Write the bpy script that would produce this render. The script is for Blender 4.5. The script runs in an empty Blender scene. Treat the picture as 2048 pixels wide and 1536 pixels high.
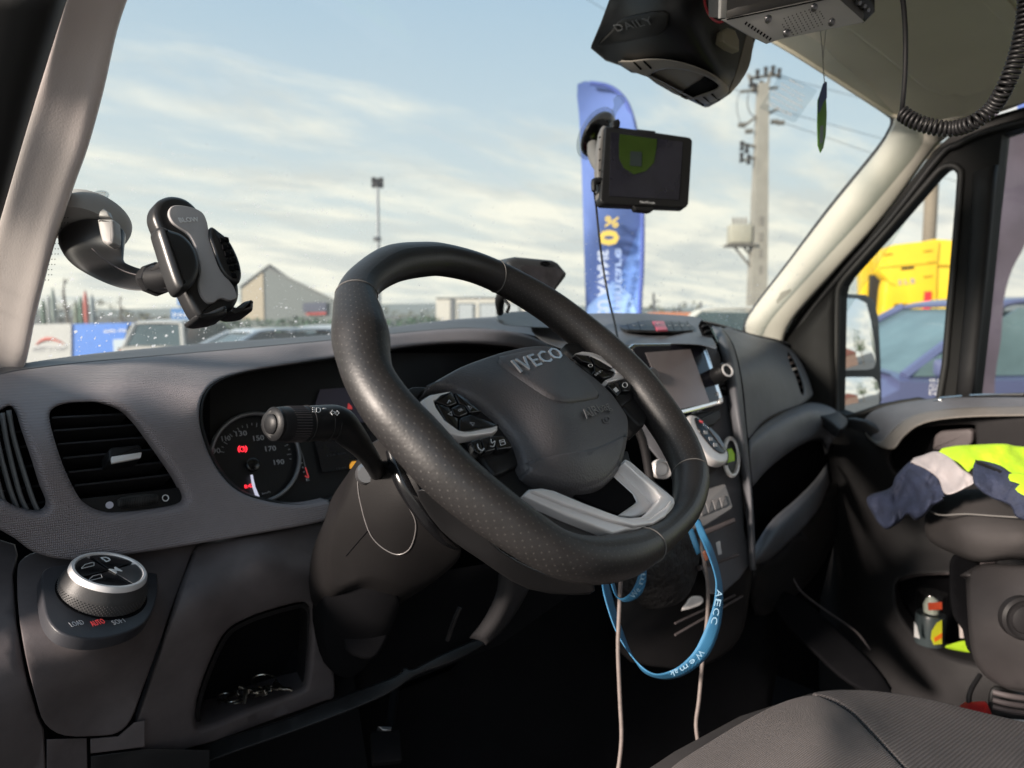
import bpy, bmesh, math, random
import numpy as np
from mathutils import Vector as V, Matrix as M
from mathutils.geometry import delaunay_2d_cdt
S = bpy.context.scene
random.seed(7)
# ------------------------------------------------------------ camera, sky, sun, exposure
FPX, CX, CY, HZ = 1450.0, 1024.0, 768.0, 630.0
C0 = V((0, 0, 1.65))
PIT = math.atan((CY - HZ) / FPX); YAW = math.radians(40)
F_ = V((math.sin(YAW) * math.cos(PIT), math.cos(YAW) * math.cos(PIT), -math.sin(PIT)))
R_ = V((math.cos(YAW), -math.sin(YAW), 0)); U_ = R_.cross(F_)
cam = bpy.data.cameras.new('camera'); co = bpy.data.objects.new('camera', cam)
S.collection.objects.link(co); S.camera = co
co.matrix_world = M(((R_.x, U_.x, -F_.x, C0.x), (R_.y, U_.y, -F_.y, C0.y), (R_.z, U_.z, -F_.z, C0.z), (0, 0, 0, 1)))
cam.sensor_width = 36; cam.lens = 36 * FPX / 2048; cam.clip_end = 3000; cam.clip_start = 0.02
cam.dof.use_dof = True; cam.dof.focus_distance = 0.66; cam.dof.aperture_fstop = 6.3
SUN_AZ, SUN_EL = -88.0, 18.0          # degrees from +Y (clockwise positive), elevation
w = bpy.data.worlds.new('World'); S.world = w; w.use_nodes = True
nt = w.node_tree; N = nt.nodes; L = nt.links; N.clear()
out = N.new('ShaderNodeOutputWorld'); bg = N.new('ShaderNodeBackground'); bg.inputs[1].default_value = 0.10
sky = N.new('ShaderNodeTexSky'); sky.sky_type = 'NISHITA'; sky.sun_disc = False
sky.sun_elevation = math.radians(SUN_EL); sky.sun_rotation = math.radians(SUN_AZ)
sky.air_density = 1.0; sky.dust_density = 2.2; sky.ozone_density = 1.4; sky.altitude = 0
geo = N.new('ShaderNodeTexCoord')
sep = N.new('ShaderNodeSeparateXYZ'); L.new(geo.outputs['Generated'], sep.inputs[0])
def mth(op, a, b=None, c=None, clamp=False):
    n = N.new('ShaderNodeMath'); n.operation = op; n.use_clamp = clamp
    for i, x in enumerate((a, b, c)):
        if x is None: continue
        if isinstance(x, (int, float)): n.inputs[i].default_value = x
        else: L.new(x, n.inputs[i])
    return n.outputs[0]
zc = mth('MAXIMUM', sep.outputs[2], 0.0); zz = mth('ADD', zc, 0.16)
cmb = N.new('ShaderNodeCombineXYZ'); L.new(mth('DIVIDE', sep.outputs[0], zz), cmb.inputs[0]); L.new(mth('DIVIDE', sep.outputs[1], zz), cmb.inputs[1])
rotm = N.new('ShaderNodeMapping'); L.new(cmb.outputs[0], rotm.inputs[0]); rotm.inputs['Rotation'].default_value = (0, 0, math.radians(38)); rotm.inputs['Scale'].default_value = (0.60, 1.25, 1); rotm.inputs['Location'].default_value = (3.1, 1.7, 0)
def noise(vec, sc, det, rough, dist=0.0):
    n = N.new('ShaderNodeTexNoise'); n.inputs['Scale'].default_value = sc; n.inputs['Detail'].default_value = det
    n.inputs['Roughness'].default_value = rough; n.inputs['Distortion'].default_value = dist; L.new(vec, n.inputs['Vector']); return n.outputs[0]
n1 = noise(rotm.outputs[0], 1.9, 10, 0.62, 0.25); n2 = noise(rotm.outputs[0], 0.45, 4, 0.5, 0.2)
hor = mth('SUBTRACT', 0.25, mth('MULTIPLY', zc, 0.62))
dens = mth('ADD', mth('ADD', mth('MULTIPLY', n1, 0.75), mth('MULTIPLY', n2, 0.45)), hor)
mr = N.new('ShaderNodeMapRange'); mr.inputs[1].default_value = 0.61; mr.inputs[2].default_value = 0.86; L.new(dens, mr.inputs[0]); mr.interpolation_type = 'SMOOTHSTEP'
cr = N.new('ShaderNodeValToRGB'); cr.color_ramp.elements[0].color = (5.3, 5.0, 4.35, 1); cr.color_ramp.elements[1].color = (3.6, 3.65, 3.5, 1)
cr.color_ramp.elements[0].position = 0.42; cr.color_ramp.elements[1].position = 0.60
L.new(noise(rotm.outputs[0], 2.3, 6, 0.6, 0.2), cr.inputs[0])
hz = N.new('ShaderNodeMix'); hz.data_type = 'RGBA'; L.new(mth('SUBTRACT', 1.0, mth('MULTIPLY', zc, 2.3), clamp=True), hz.inputs[0])
tint = N.new('ShaderNodeMix'); tint.data_type = 'RGBA'; tint.inputs[0].default_value = 0.75
L.new(sky.outputs[0], tint.inputs[6]); tint.inputs[7].default_value = (2.15, 3.1, 3.95, 1)
L.new(tint.outputs[2], hz.inputs[6]); hz.inputs[7].default_value = (4.0, 4.05, 3.8, 1)
mx = N.new('ShaderNodeMix'); mx.data_type = 'RGBA'; L.new(mr.outputs[0], mx.inputs[0]); L.new(hz.outputs[2], mx.inputs[6]); L.new(cr.outputs[0], mx.inputs[7])
L.new(mx.outputs[2], bg.inputs[0]); L.new(bg.outputs[0], out.inputs[0])
sl = bpy.data.lights.new('sun', 'SUN'); sl.energy = 3.6; sl.angle = math.radians(9); sl.color = (1.0, 0.87, 0.76)
so = bpy.data.objects.new('sun', sl); S.collection.objects.link(so)
a, e = math.radians(SUN_AZ), math.radians(SUN_EL)
so.rotation_euler = V((math.sin(a) * math.cos(e), math.cos(a) * math.cos(e), math.sin(e))).to_track_quat('Z', 'Y').to_euler()
so.location = (-3, -3, 6)
S.view_settings.view_transform = 'Standard'; S.view_settings.look = 'None'; S.view_settings.gamma = 1
S.view_settings.exposure = 1.3; S.view_settings.use_curve_mapping = False
S.render.engine = 'CYCLES'; S.cycles.use_denoising = True; S.cycles.max_bounces = 8; S.cycles.diffuse_bounces = 4
S.cycles.transparent_max_bounces = 24; S.cycles.sample_clamp_indirect = 6; S.cycles.caustics_reflective = False; S.cycles.caustics_refractive = False

# ------------------------------------------------------------ pixel / space helpers
def ray(px, py): return F_ + R_ * ((px - CX) / FPX) - U_ * ((py - CY) / FPX)
def W(px, py, d=None, X=None, Y=None, Z=None):
    r = ray(px, py)
    if d is None:
        if X is not None: d = X / r.x
        elif Y is not None: d = Y / r.y
        else: d = (Z - C0.z) / r.z
    return C0 + r * d
def dd(px, py, **k):
    p = W(px, py, **k); return (p - C0).dot(F_)
def y_(px, py, Y): return (px, py, dd(px, py, Y=Y))
def x_(px, py, X): return (px, py, dd(px, py, X=X))
class Plane:
    def __init__(s, o, n): s.o = V(o); s.n = V(n).normalized(); s.u = None
    def d(s, px, py):
        r = ray(px, py); return (s.o - C0).dot(s.n) / r.dot(s.n)
    def at(s, px, py): return C0 + ray(px, py) * s.d(px, py)
    def off(s, h): return Plane(s.o + s.n * h, s.n)
def plane3(a, b, c):
    """plane through three (px,py,d) points, normal towards the camera"""
    A, B, Cc = (W(p[0], p[1], p[2]) for p in (a, b, c)); n = (B - A).cross(Cc - A).normalized()
    if n.dot(A - C0) > 0: n = -n
    return Plane(A, n)
class TPS:
    def __init__(s, pts):
        P = np.array([p[:2] for p in pts], float) / 500.; v = np.array([p[2] for p in pts], float); n = len(P)
        r = np.linalg.norm(P[:, None] - P[None], axis=2); K = np.where(r > 0, r * r * np.log(r + 1e-12), 0) + np.eye(n) * 1e-3
        A = np.zeros((n + 3, n + 3)); A[:n, :n] = K; A[:n, n] = 1; A[:n, n + 1:] = P; A[n:, :n] = A[:n, n:].T
        s.P = P; s.w = np.linalg.solve(A, np.r_[v, 0, 0, 0])
    def __call__(s, px, py):
        q = np.array([px, py]) / 500.; r = np.linalg.norm(s.P - q, axis=1); k = np.where(r > 0, r * r * np.log(r + 1e-12), 0)
        return float(k @ s.w[:-3] + s.w[-3] + s.w[-2] * q[0] + s.w[-1] * q[1])
def field(d):
    if callable(d): return d
    if isinstance(d, Plane): return d.d
    if isinstance(d, (int, float)): return lambda x, y: d
    if len(d) == 3: return plane3(*d).d
    return TPS(d)
def crs(P, n=6, closed=False):
    """Catmull-Rom resample of tuples/Vectors"""
    P = [V(p) for p in P]; m = len(P); o = []
    if m < 3: return [P[0].lerp(P[1], i / n) for i in range(n + 1)]
    for i in range(m if closed else m - 1):
        if closed: a, b, c, e = P[(i - 1) % m], P[i], P[(i + 1) % m], P[(i + 2) % m]
        else: a, b, c, e = P[i - 1] if i else P[0] * 2 - P[1], P[i], P[i + 1], P[i + 2] if i + 2 < m else P[-1] * 2 - P[-2]
        for k in range(n):
            t = k / n
            o.append(0.5 * ((2 * b) + (c - a) * t + (2 * a - 5 * b + 4 * c - e) * t * t + (3 * b - a - 3 * c + e) * t ** 3))
    if not closed: o.append(P[-1])
    return o
def fil(P, r, n=5):
    """round the corners of a closed polygon"""
    P = [V(p) for p in P]; o = []; m = len(P)
    for i in range(m):
        a, b, c = P[i - 1], P[i], P[(i + 1) % m]; r1 = min(r, (a - b).length * .45, (c - b).length * .45)
        if r1 < 1e-7: o.append(b); continue
        p, q = b + (a - b).normalized() * r1, b + (c - b).normalized() * r1
        for k in range(n + 1):
            t = k / n; o.append(p * (1 - t) ** 2 + b * 2 * t * (1 - t) + q * t * t)
    return o
def area(P): return sum(P[i - 1][0] * P[i][1] - P[i][0] * P[i - 1][1] for i in range(len(P))) / 2
def inset(P, w):
    """offset closed 2D polygon inwards by w (negative: outwards)"""
    s = 1 if area(P) > 0 else -1; m = len(P); o = []
    for i in range(m):
        a, b, c = P[i - 1], P[i], P[(i + 1) % m]
        e1 = V((b[0] - a[0], b[1] - a[1])); e2 = V((c[0] - b[0], c[1] - b[1]))
        if e1.length > 1e-9: e1.normalize()
        if e2.length > 1e-9: e2.normalize()
        n1 = V((-e1.y, e1.x)); n2 = V((-e2.y, e2.x)); n = n1 + n2
        n = n / max(n.length, 1e-6); k = min(1 / max(n.dot(n1), .3), 1.6)
        o.append(V((b[0] + n.x * w * s * k, b[1] + n.y * w * s * k)))
    return o
def inside(P, x, y):
    r = False; j = len(P) - 1
    for i in range(len(P)):
        a, b = P[i], P[j]
        if (a[1] > y) != (b[1] > y) and x < (b[0] - a[0]) * (y - a[1]) / (b[1] - a[1]) + a[0]: r = not r
        j = i
    return r
# ------------------------------------------------------------ object helpers
COL = S.collection
def tag(o, label=None, cat=None, group=None, kind=None):
    if label: o['label'] = label
    if cat: o['category'] = cat
    if group: o['group'] = group
    if kind: o['kind'] = kind
    return o
def thing(name, loc, label=None, cat=None, group=None, kind=None, rot=0.0, parent=None):
    o = bpy.data.objects.new(name, None); COL.objects.link(o); o.location = loc; o.rotation_euler[2] = rot
    o.empty_display_size = .05
    return tag(o, label, cat, group, kind)
def worg(o):
    v = V((0, 0, 0))
    while o is not None: v = v + o.location; o = o.parent
    return v
def mk(name, vs, fs, mat, parent=None, smooth=True, local=False, uv=None, label=None, cat=None, group=None, kind=None, weld=0, ang=None, mats=None, mi=None, solid=0):
    me = bpy.data.meshes.new(name)
    vs = [V(v) for v in vs]
    if parent is None and not local:
        lo = V((sum(v.x for v in vs) / len(vs), sum(v.y for v in vs) / len(vs), min(v.z for v in vs)))
    elif local: lo = V((0, 0, 0))
    else: lo = worg(parent)
    me.from_pydata([v - lo for v in vs], [], fs)
    for m_ in (mats or [mat]): me.materials.append(m_)
    if mi: me.polygons.foreach_set('material_index', mi)
    if uv:
        ul = me.uv_layers.new(name='uv')
        for lp in me.loops: ul.data[lp.index].uv = uv[lp.vertex_index]
    if weld or True:
        bm = bmesh.new(); bm.from_mesh(me)
        if weld: bmesh.ops.remove_doubles(bm, verts=bm.verts, dist=weld)
        bmesh.ops.recalc_face_normals(bm, faces=bm.faces)
        bm.to_mesh(me); bm.free()
    if smooth:
        me.polygons.foreach_set('use_smooth', [True] * len(me.polygons))
        if ang is not None: me.set_sharp_from_angle(angle=math.radians(ang))
    o = bpy.data.objects.new(name, me); COL.objects.link(o)
    if parent is not None: o.parent = parent
    elif not local: o.location = lo
    if solid:
        sm = o.modifiers.new('solid', 'SOLIDIFY'); sm.thickness = solid; sm.offset = 0
    return tag(o, label, cat, group, kind)
def strip(A, B, base_a, base_b, closed=True):
    m = A; f = []
    for i in range(m if closed else m - 1):
        j = (i + 1) % m; f.append((base_a + i, base_a + j, base_b + j, base_b + i))
    return f
def panel(name, parent, mat, outline, d, roll=8, rd=.006, holes=(), hroll=6, hrd=.006, hwall=.02, skirt=.02, push=None, step=16, sm=5, closed_back=False, **k):
    """curved moulded sheet: px outline, depth field, rolled outer edge, openings with rolled edges and walls"""
    fd = field(d); push = V(push).normalized() if push else ray(sum(p[0] for p in outline) / len(outline), sum(p[1] for p in outline) / len(outline)).normalized()
    O = [V(p[:2]) for p in (crs([(*p[:2], 0) for p in outline], sm, True) if sm else [(*p[:2], 0) for p in outline])]
    H = [[V(p[:2]) for p in (crs([(*p[:2], 0) for p in h], sm, True))] for h in holes]
    vs = []; fs = []
    def P3(p, add=0.0): return W(p[0], p[1], fd(p[0], p[1])) + push * add
    ring0 = inset(O, roll) if roll else O
    hr0 = [inset(h, -hroll) for h in H]
    def rings(r0, w, r_d, sgn, wall, nn=5):
        prev = None; m = len(r0)
        for q in range(nn + 1):
            th = q / nn * math.pi / 2; rr = inset(r0, -sgn * w * math.sin(th)) if q and w else r0
            b = len(vs); vs.extend(P3(p, r_d * (1 - math.cos(th))) for p in rr)
            if prev is not None: fs.extend(strip(m, m, prev, b))
            prev = b
        if wall:
            b = len(vs); vs.extend(P3(p, r_d + wall) for p in rr); fs.extend(strip(m, m, prev, b)); prev = b
        return rr, prev
    if roll or skirt: rings(ring0, roll, rd if roll else 0, 1, skirt, 5 if roll else 1)
    for r0 in hr0: rings(r0, hroll, hrd, -1, hwall)
    xs = [p[0] for p in ring0]; ys = [p[1] for p in ring0]; pts = []; edges = []
    for poly in [ring0] + hr0:
        b = len(pts); pts.extend(V((p[0], p[1])) for p in poly); edges.extend((b + i, b + (i + 1) % len(poly)) for i in range(len(poly)))
    gy = min(ys) + step * .5; row = 0; near = pts[:]
    NA = np.array([(p.x, p.y) for p in near])
    while gy < max(ys):
        gx = min(xs) + step * (.5 if row % 2 else 1)
        while gx < max(xs):
            if inside(ring0, gx, gy) and not any(inside(h, gx, gy) for h in hr0) and np.min(np.sum((NA - (gx, gy)) ** 2, axis=1)) > (step * .35) ** 2:
                pts.append(V((gx, gy)))
            gx += step
        gy += step * .87; row += 1
    vo, eo, fo = delaunay_2d_cdt(pts, edges, [], 0, 1e-4, False)[:3]
    b = len(vs); vs.extend(P3(p) for p in vo)
    for t in fo:
        cx = sum(vo[i].x for i in t) / 3; cy = sum(vo[i].y for i in t) / 3
        if inside(ring0, cx, cy) and not any(inside(h, cx, cy) for h in hr0): fs.append(tuple(b + i for i in t))
    k.setdefault('weld', 4e-6)
    return mk(name, vs, fs, mat, parent, **k)
def basis(n, hint=None):
    n = V(n).normalized(); h = V(hint) if hint else (V((0, 0, 1)) if abs(n.z) < .9 else V((1, 0, 0)))
    u = h.cross(n).normalized(); return u, n.cross(u)
def prism3(name, parent, mat, P, n, h, bev=0.0, smooth_n=0, back=True, **k):
    """planar world-space outline P, extruded by h along n, front edge rounded by bev"""
    n = V(n).normalized(); u, v = basis(n); o = V(P[0])
    Q = [V(((V(p) - o).dot(u), (V(p) - o).dot(v))) for p in P]
    if smooth_n: Q = [V(q[:2]) for q in crs([(*q, 0) for q in Q], smooth_n, True)]
    vs = []; fs = []; m = len(Q); prev = None; seq = [(0, 0.0)]
    if bev: seq += [(bev * (1 - math.cos(t)), h - bev + bev * math.sin(t)) for t in [i / 3 * math.pi / 2 for i in range(4)]]
    else: seq += [(0, h)]
    for w_, z in seq:
        R = inset(Q, w_) if w_ else Q; b = len(vs); vs.extend(o + u * q[0] + v * q[1] + n * z for q in R)
        if prev is not None: fs.extend(strip(m, m, prev, b))
        prev = b
    fs.append(tuple(range(prev, prev + m)))
    if back: fs.append(tuple(reversed(range(m))))
    k.setdefault('ang', 35)
    return mk(name, vs, fs, mat, parent, **k)
def prism(name, parent, mat, px, pl, h, bev=0.0, sm=0, base=0.0, r=0, **k):
    """outline in photo pixels laid on a real plane, extruded from base by h along its normal"""
    q = pl.off(base + h)      # keep the visible face on the outline
    pts = fil([(*p[:2],) for p in px], r) if r else px
    P = [q.at(*p[:2]) - q.n * h for p in pts]
    return prism3(name, parent, mat, P, pl.n, h, bev, sm, **k)
def tube(name, parent, mat, P, r, n=12, closed=False, sub=4, caps=True, nrm=None, seg=None, squash=1.0, **k):
    R = r if isinstance(r, (list, tuple)) else [r] * len(P)
    Q = crs([(p[0], p[1], p[2]) for p in P], sub, closed) if sub > 1 else [V(p) for p in P]
    RR = [q.x for q in crs([(a, 0, 0) for a in R], sub, closed)] if sub > 1 else R
    if seg: i0, i1 = int(seg[0] * sub), int(seg[1] * sub); mlen = len(Q); idx = [i % mlen for i in range(i0, i1 + 1)]; Tq = Q; closed_t = closed; closed = False
    else: idx = list(range(len(Q))); closed_t = closed
    m = len(Q); T = []
    for i in range(m):
        a = Q[(i - 1) % m] if (i or closed_t) else Q[0]; b = Q[(i + 1) % m] if (i < m - 1 or closed_t) else Q[-1]
        T.append((b - a).normalized())
    vs = []; fs = []; uv = []; acc = 0; prev = None; u = None
    for j, i in enumerate(idx):
        t = T[i]
        if nrm: a1 = (V(nrm) - t * V(nrm).dot(t)).normalized()
        else:
            if u is None: u = basis(t)[0]
            u = (u - t * u.dot(t)).normalized(); a1 = u
        a2 = t.cross(a1)
        if j: acc += (Q[i] - Q[idx[j - 1]]).length
        for q in range(n + (1 if k.get('uvs') else 0)):
            th = 2 * math.pi * q / n; vs.append(Q[i] + (a1 * math.cos(th) * squash + a2 * math.sin(th)) * RR[i]); uv.append((acc, q / n * 2 * math.pi * .019))
    nn = n + (1 if k.get('uvs') else 0); rows = len(idx)
    for j in range(rows - (0 if closed else 1)):
        for q in range(n):
            q2 = q + 1 if k.get('uvs') else (q + 1) % n; j2 = (j + 1) % rows
            fs.append((j * nn + q, j * nn + q2, j2 * nn + q2, j2 * nn + q))
    usuv = k.pop('uvs', False)
    if caps and not closed: fs.append(tuple(range(n))[::-1]); fs.append(tuple((rows - 1) * nn + q for q in range(n)))
    return mk(name, vs, fs, mat, parent, uv=uv if usuv else None, ang=k.pop('ang', 50), **k)
def loft(name, parent, mat, rows, nu=5, nv=5, closed=False, **k):
    R = [crs(r, nu, closed) for r in rows]; m = len(R[0]); cols = [crs([r[i] for r in R], nv) for i in range(m)] if nv > 1 else [[r[i] for r in R] for i in range(m)]
    nr = len(cols[0]); vs = [cols[i][j] for j in range(nr) for i in range(m)]; fs = []
    for j in range(nr - 1):
        for i in range(m if closed else m - 1):
            i2 = (i + 1) % m; fs.append((j * m + i, j * m + i2, (j + 1) * m + i2, (j + 1) * m + i))
    if k.pop('cap', False) and closed:
        fs.append(tuple(range(m))[::-1]); fs.append(tuple((nr - 1) * m + i for i in range(m)))
    return mk(name, vs, fs, mat, parent, **k)
def lathe(name, parent, mat, o, ax, prof, n=32, ex=1.0, hint=None, **k):
    u, v = basis(ax, hint); ax = V(ax).normalized(); o = V(o); vs = []; fs = []
    for r, h in prof:
        vs.extend(o + ax * h + u * (r * math.cos(2 * math.pi * i / n)) + v * (r * ex * math.sin(2 * math.pi * i / n)) for i in range(n))
    for j in range(len(prof) - 1): fs.extend(strip(n, n, j * n, j * n + n))
    if k.pop('cap', True): fs.append(tuple(range(n))[::-1]); fs.append(tuple((len(prof) - 1) * n + i for i in range(n)))
    return mk(name, vs, fs, mat, parent, ang=k.pop('ang', 40), **k)
def rbox(name, parent, mat, c, size, bev=.004, axes=None, seg=2, **k):
    bm = bmesh.new(); bmesh.ops.create_cube(bm, size=1)
    X, Y, Z = axes or (V((1, 0, 0)), V((0, 1, 0)), V((0, 0, 1)))
    for v in bm.verts: v.co = V((v.co.x * size[0], v.co.y * size[1], v.co.z * size[2]))
    if bev: bmesh.ops.bevel(bm, geom=bm.edges[:], offset=bev, segments=seg, profile=.5, affect='EDGES')
    c = V(c); vs = [c + X * v.co.x + Y * v.co.y + Z * v.co.z for v in bm.verts]; bm.verts.index_update()
    fs = [tuple(v.index for v in f.verts) for f in bm.faces]; bm.free()
    return mk(name, vs, fs, mat, parent, ang=k.pop('ang', 40), **k)
def pbox(name, parent, mat, x0, x1, y0, y1, d, depth, bev=0, **k):
    """upright box facing the camera: front face on pixels at depth d, extends back by depth"""
    a, b = W(x0, y1, d), W(x1, y0, d); c = (a + b) / 2 + V((F_.x, F_.y, 0)).normalized() * depth / 2
    f = V((F_.x, F_.y, 0)).normalized()
    return rbox(name, parent, mat, c, (abs((b - a).dot(R_)), depth, abs((b - a).z)), bev, (R_, f, V((0, 0, 1))), **k)
def words(name, parent, mat, s, a, b, pl, hgt, raise_=.0006, thick=.0006, flip=False, fit=True, smooth=False, shear=0, **k):
    """lettering as raised geometry; a->b baseline in photo pixels on plane pl, hgt cap height in metres"""
    cu = bpy.data.curves.new('lettering', 'FONT'); cu.body = s; cu.size = 1; cu.extrude = 0; cu.resolution_u = 2; cu.offset = k.pop('bold', 0); cu.shear = shear
    cu.space_character = k.pop('space', 1)
    o = bpy.data.objects.new('lettering', cu); COL.objects.link(o); bpy.context.view_layer.update()
    me = bpy.data.meshes.new_from_object(o.evaluated_get(bpy.context.evaluated_depsgraph_get())); bpy.data.objects.remove(o)
    bm = bmesh.new(); bm.from_mesh(me)
    r = bmesh.ops.extrude_face_region(bm, geom=bm.faces[:]); tops = [g for g in r['geom'] if isinstance(g, bmesh.types.BMVert)]
    for v in tops: v.co.z = 1
    xs = [v.co.x for v in bm.verts]; x0, x1 = min(xs), max(xs)
    A, B = (a, b) if not isinstance(pl, Plane) else (pl.at(*a), pl.at(*b)); n = pl.n if isinstance(pl, Plane) else V(pl).normalized()
    ux = (B - A); wl = ux.length; ux.normalize(); uy = n.cross(ux) * (-1 if flip else 1)
    sx = wl / (x1 - x0) if fit else hgt / .69; sy = hgt / .69
    vs = [A + ux * ((v.co.x - x0) * sx) + uy * (v.co.y * sy) + n * (raise_ + v.co.z * thick) for v in bm.verts]
    bm.verts.index_update(); fs = [tuple(v.index for v in f.verts) for f in bm.faces]; bm.free()
    return mk(name, vs, fs, mat, parent, smooth=False, **k)
# ------------------------------------------------------------ materials
def mat(name, col, rough=.5, metal=0.0, bump=None, var=None, spec=.5, coat=0, alpha=None, emit=None, trans=0, sheen=0, hook=None):
    m = bpy.data.materials.new(name); m.use_nodes = True; t = m.node_tree; b = t.nodes['Principled BSDF']; n = t.nodes; l = t.links
    b.inputs['Base Color'].default_value = (*col, 1); b.inputs['Roughness'].default_value = rough; b.inputs['Metallic'].default_value = metal
    b.inputs['Specular IOR Level'].default_value = spec; b.inputs['Coat Weight'].default_value = coat; b.inputs['Transmission Weight'].default_value = trans
    if sheen: b.inputs['Sheen Weight'].default_value = sheen; b.inputs['Sheen Roughness'].default_value = .5
    if alpha is not None: b.inputs['Alpha'].default_value = alpha
    if emit: b.inputs['Emission Color'].default_value = (*emit[:3], 1); b.inputs['Emission Strength'].default_value = emit[3]
    tc = n.new('ShaderNodeTexCoord'); src = tc.outputs['Object']
    def NZ(sc, det=4, rg=.5, vec=None):
        x = n.new('ShaderNodeTexNoise'); x.inputs['Scale'].default_value = sc; x.inputs['Detail'].default_value = det; x.inputs['Roughness'].default_value = rg; l.new(vec or src, x.inputs['Vector']); return x.outputs[0]
    if var is None: var = (14, .12)
    vsc, vam = var
    if vam:
        x = NZ(vsc, 5, .6); r = n.new('ShaderNodeMapRange'); r.inputs[1].default_value = .3; r.inputs[2].default_value = .7; r.inputs[3].default_value = 1 - vam; r.inputs[4].default_value = 1 + vam; l.new(x, r.inputs[0])
        mu = n.new('ShaderNodeMix'); mu.data_type = 'RGBA'; mu.blend_type = 'MULTIPLY'; mu.inputs[0].default_value = 1; mu.inputs[6].default_value = (*col, 1)
        cb = n.new('ShaderNodeCombineColor'); [l.new(r.outputs[0], cb.inputs[i]) for i in range(3)]; l.new(cb.outputs[0], mu.inputs[7]); l.new(mu.outputs[2], b.inputs['Base Color'])
        r2 = n.new('ShaderNodeMapRange'); r2.inputs[3].default_value = max(rough - .03, .02); r2.inputs[4].default_value = min(rough + .03, 1); l.new(NZ(vsc * 3, 4), r2.inputs[0]); l.new(r2.outputs[0], b.inputs['Roughness'])
    if bump:
        kind, sc, st = bump[:3]; dist = bump[3] if len(bump) > 3 else .0004
        if kind == 'noise': h = NZ(sc, 4, .6)
        elif kind == 'grain':
            x = n.new('ShaderNodeTexVoronoi'); x.feature = 'SMOOTH_F1'; x.inputs['Scale'].default_value = sc; l.new(src, x.inputs['Vector']); h = x.outputs[0]
        elif kind in ('hexy', 'weave'):
            sp = n.new('ShaderNodeSeparateXYZ'); l.new(src, sp.inputs[0]); cbn = n.new('ShaderNodeCombineXYZ')
            def mm(op, a, c):
                q = n.new('ShaderNodeMath'); q.operation = op
                for i, v in enumerate((a, c)):
                    if isinstance(v, (int, float)): q.inputs[i].default_value = v
                    else: l.new(v, q.inputs[i])
                return q.outputs[0]
            X, Y, Z = sp.outputs
            hx, vy = (mm('ADD', X, mm('MULTIPLY', Y, .55)), Z) if kind == 'hexy' else (X, mm('ADD', Y, mm('MULTIPLY', Z, .3)))
            l.new(mm('SINE', mm('MULTIPLY', mm('ADD', hx, mm('MULTIPLY', vy, .58)), sc), 0), cbn.inputs[0])
            s1 = mm('SINE', mm('MULTIPLY', mm('ADD', hx, mm('MULTIPLY', vy, .58)), sc), 0); s2 = mm('SINE', mm('MULTIPLY', mm('SUBTRACT', hx, mm('MULTIPLY', vy, .58)), sc), 0)
            h = mm('MULTIPLY', s1, s2)
            if kind == 'weave' and vam:
                wv = n.new('ShaderNodeMapRange'); wv.inputs[1].default_value = -.7; wv.inputs[2].default_value = .7; wv.inputs[3].default_value = .55; wv.inputs[4].default_value = 1.5; l.new(h, wv.inputs[0]); wm = n.new('ShaderNodeMix'); wm.data_type = 'RGBA'; wm.blend_type = 'MULTIPLY'; wm.inputs[0].default_value = 1; l.new(mu.outputs[2], wm.inputs[6]); wc_ = n.new('ShaderNodeCombineColor'); [l.new(wv.outputs[0], wc_.inputs[i]) for i in range(3)]; l.new(wc_.outputs[0], wm.inputs[7]); l.new(wm.outputs[2], b.inputs['Base Color'])
        bp = n.new('ShaderNodeBump'); bp.inputs['Strength'].default_value = st; bp.inputs['Distance'].default_value = dist; l.new(h, bp.inputs['Height']); l.new(bp.outputs[0], b.inputs['Normal'])
    if hook: hook(t, b, tc, NZ)
    return m
PL = lambda nm, c, r=.5, **k: mat(nm, c, r, spec=k.pop('spec', .32), bump=k.pop('bump', ('grain', 900, .25, .0003)), **k)
m_fascia = mat('textured grey dash plastic', (.250, .222, .232), .50, bump=('hexy', 2300, .85, .0006), spec=.35, var=(9, .10))
m_top = PL('dash top plastic', (.10, .10, .108), .52)
m_low = PL('lower dash plastic', (.100, .086, .088), .5, spec=.22, var=(25, .16))
m_lowd = PL('dark lower plastic', (.018, .017, .018), .5, spec=.18)
m_black = PL('black plastic', (.012, .012, .013), .45)
m_blackg = mat('gloss black plastic', (.008, .008, .009), .18, var=(30, .1))
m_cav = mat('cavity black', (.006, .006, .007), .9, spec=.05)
m_pass = PL('passenger dash plastic', (.125, .127, .14), .48)
m_hub = mat('airbag cover plastic', (.072, .069, .074), .47, bump=('grain', 620, .55, .0006), var=(20, .12))
m_chrome = mat('chrome', (.75, .75, .75), .12, 1, var=(60, .05))
m_satin = mat('satin silver plastic', (.82, .79, .78), .42, .30, bump=('noise', 900, .05, .0002), var=(18, .06))
m_dsatin = mat('dark satin metal', (.22, .22, .23), .3, .8)
m_white = mat('white print', (.75, .75, .75), .6, var=(1, 0))
m_grey = mat('grey print', (.50, .50, .52), .6, var=(1, 0))
m_red = mat('red lamp symbol', (.5, .01, .02), .5, emit=(1, .03, .05, .9), var=(1, 0))
m_redp = mat('red print', (.55, .05, .06), .5, emit=(1, .1, .1, .12), var=(1, 0))
m_amber = mat('amber lamp symbol', (.5, .2, .02), .5, emit=(1, .45, .05, .25), var=(1, 0))
m_pillar = mat('pillar trim lightened', (.82, .73, .70), .7, spec=.3, bump=('grain', 700, .25, .0003), var=(5, .05))  # lightened copy of the beige trim, standing in for missing fill light
m_beige = mat('pillar trim beige', (.50, .48, .42), .62, bump=('grain', 700, .2, .0003), var=(5, .05))
m_liner = mat('roof lining', (.70, .65, .53), .8, bump=('noise', 500, .3, .0005), var=(4, .06))
m_rubber = mat('rubber seal', (.010, .010, .010), .6, bump=('noise', 200, .2, .0005))
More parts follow.
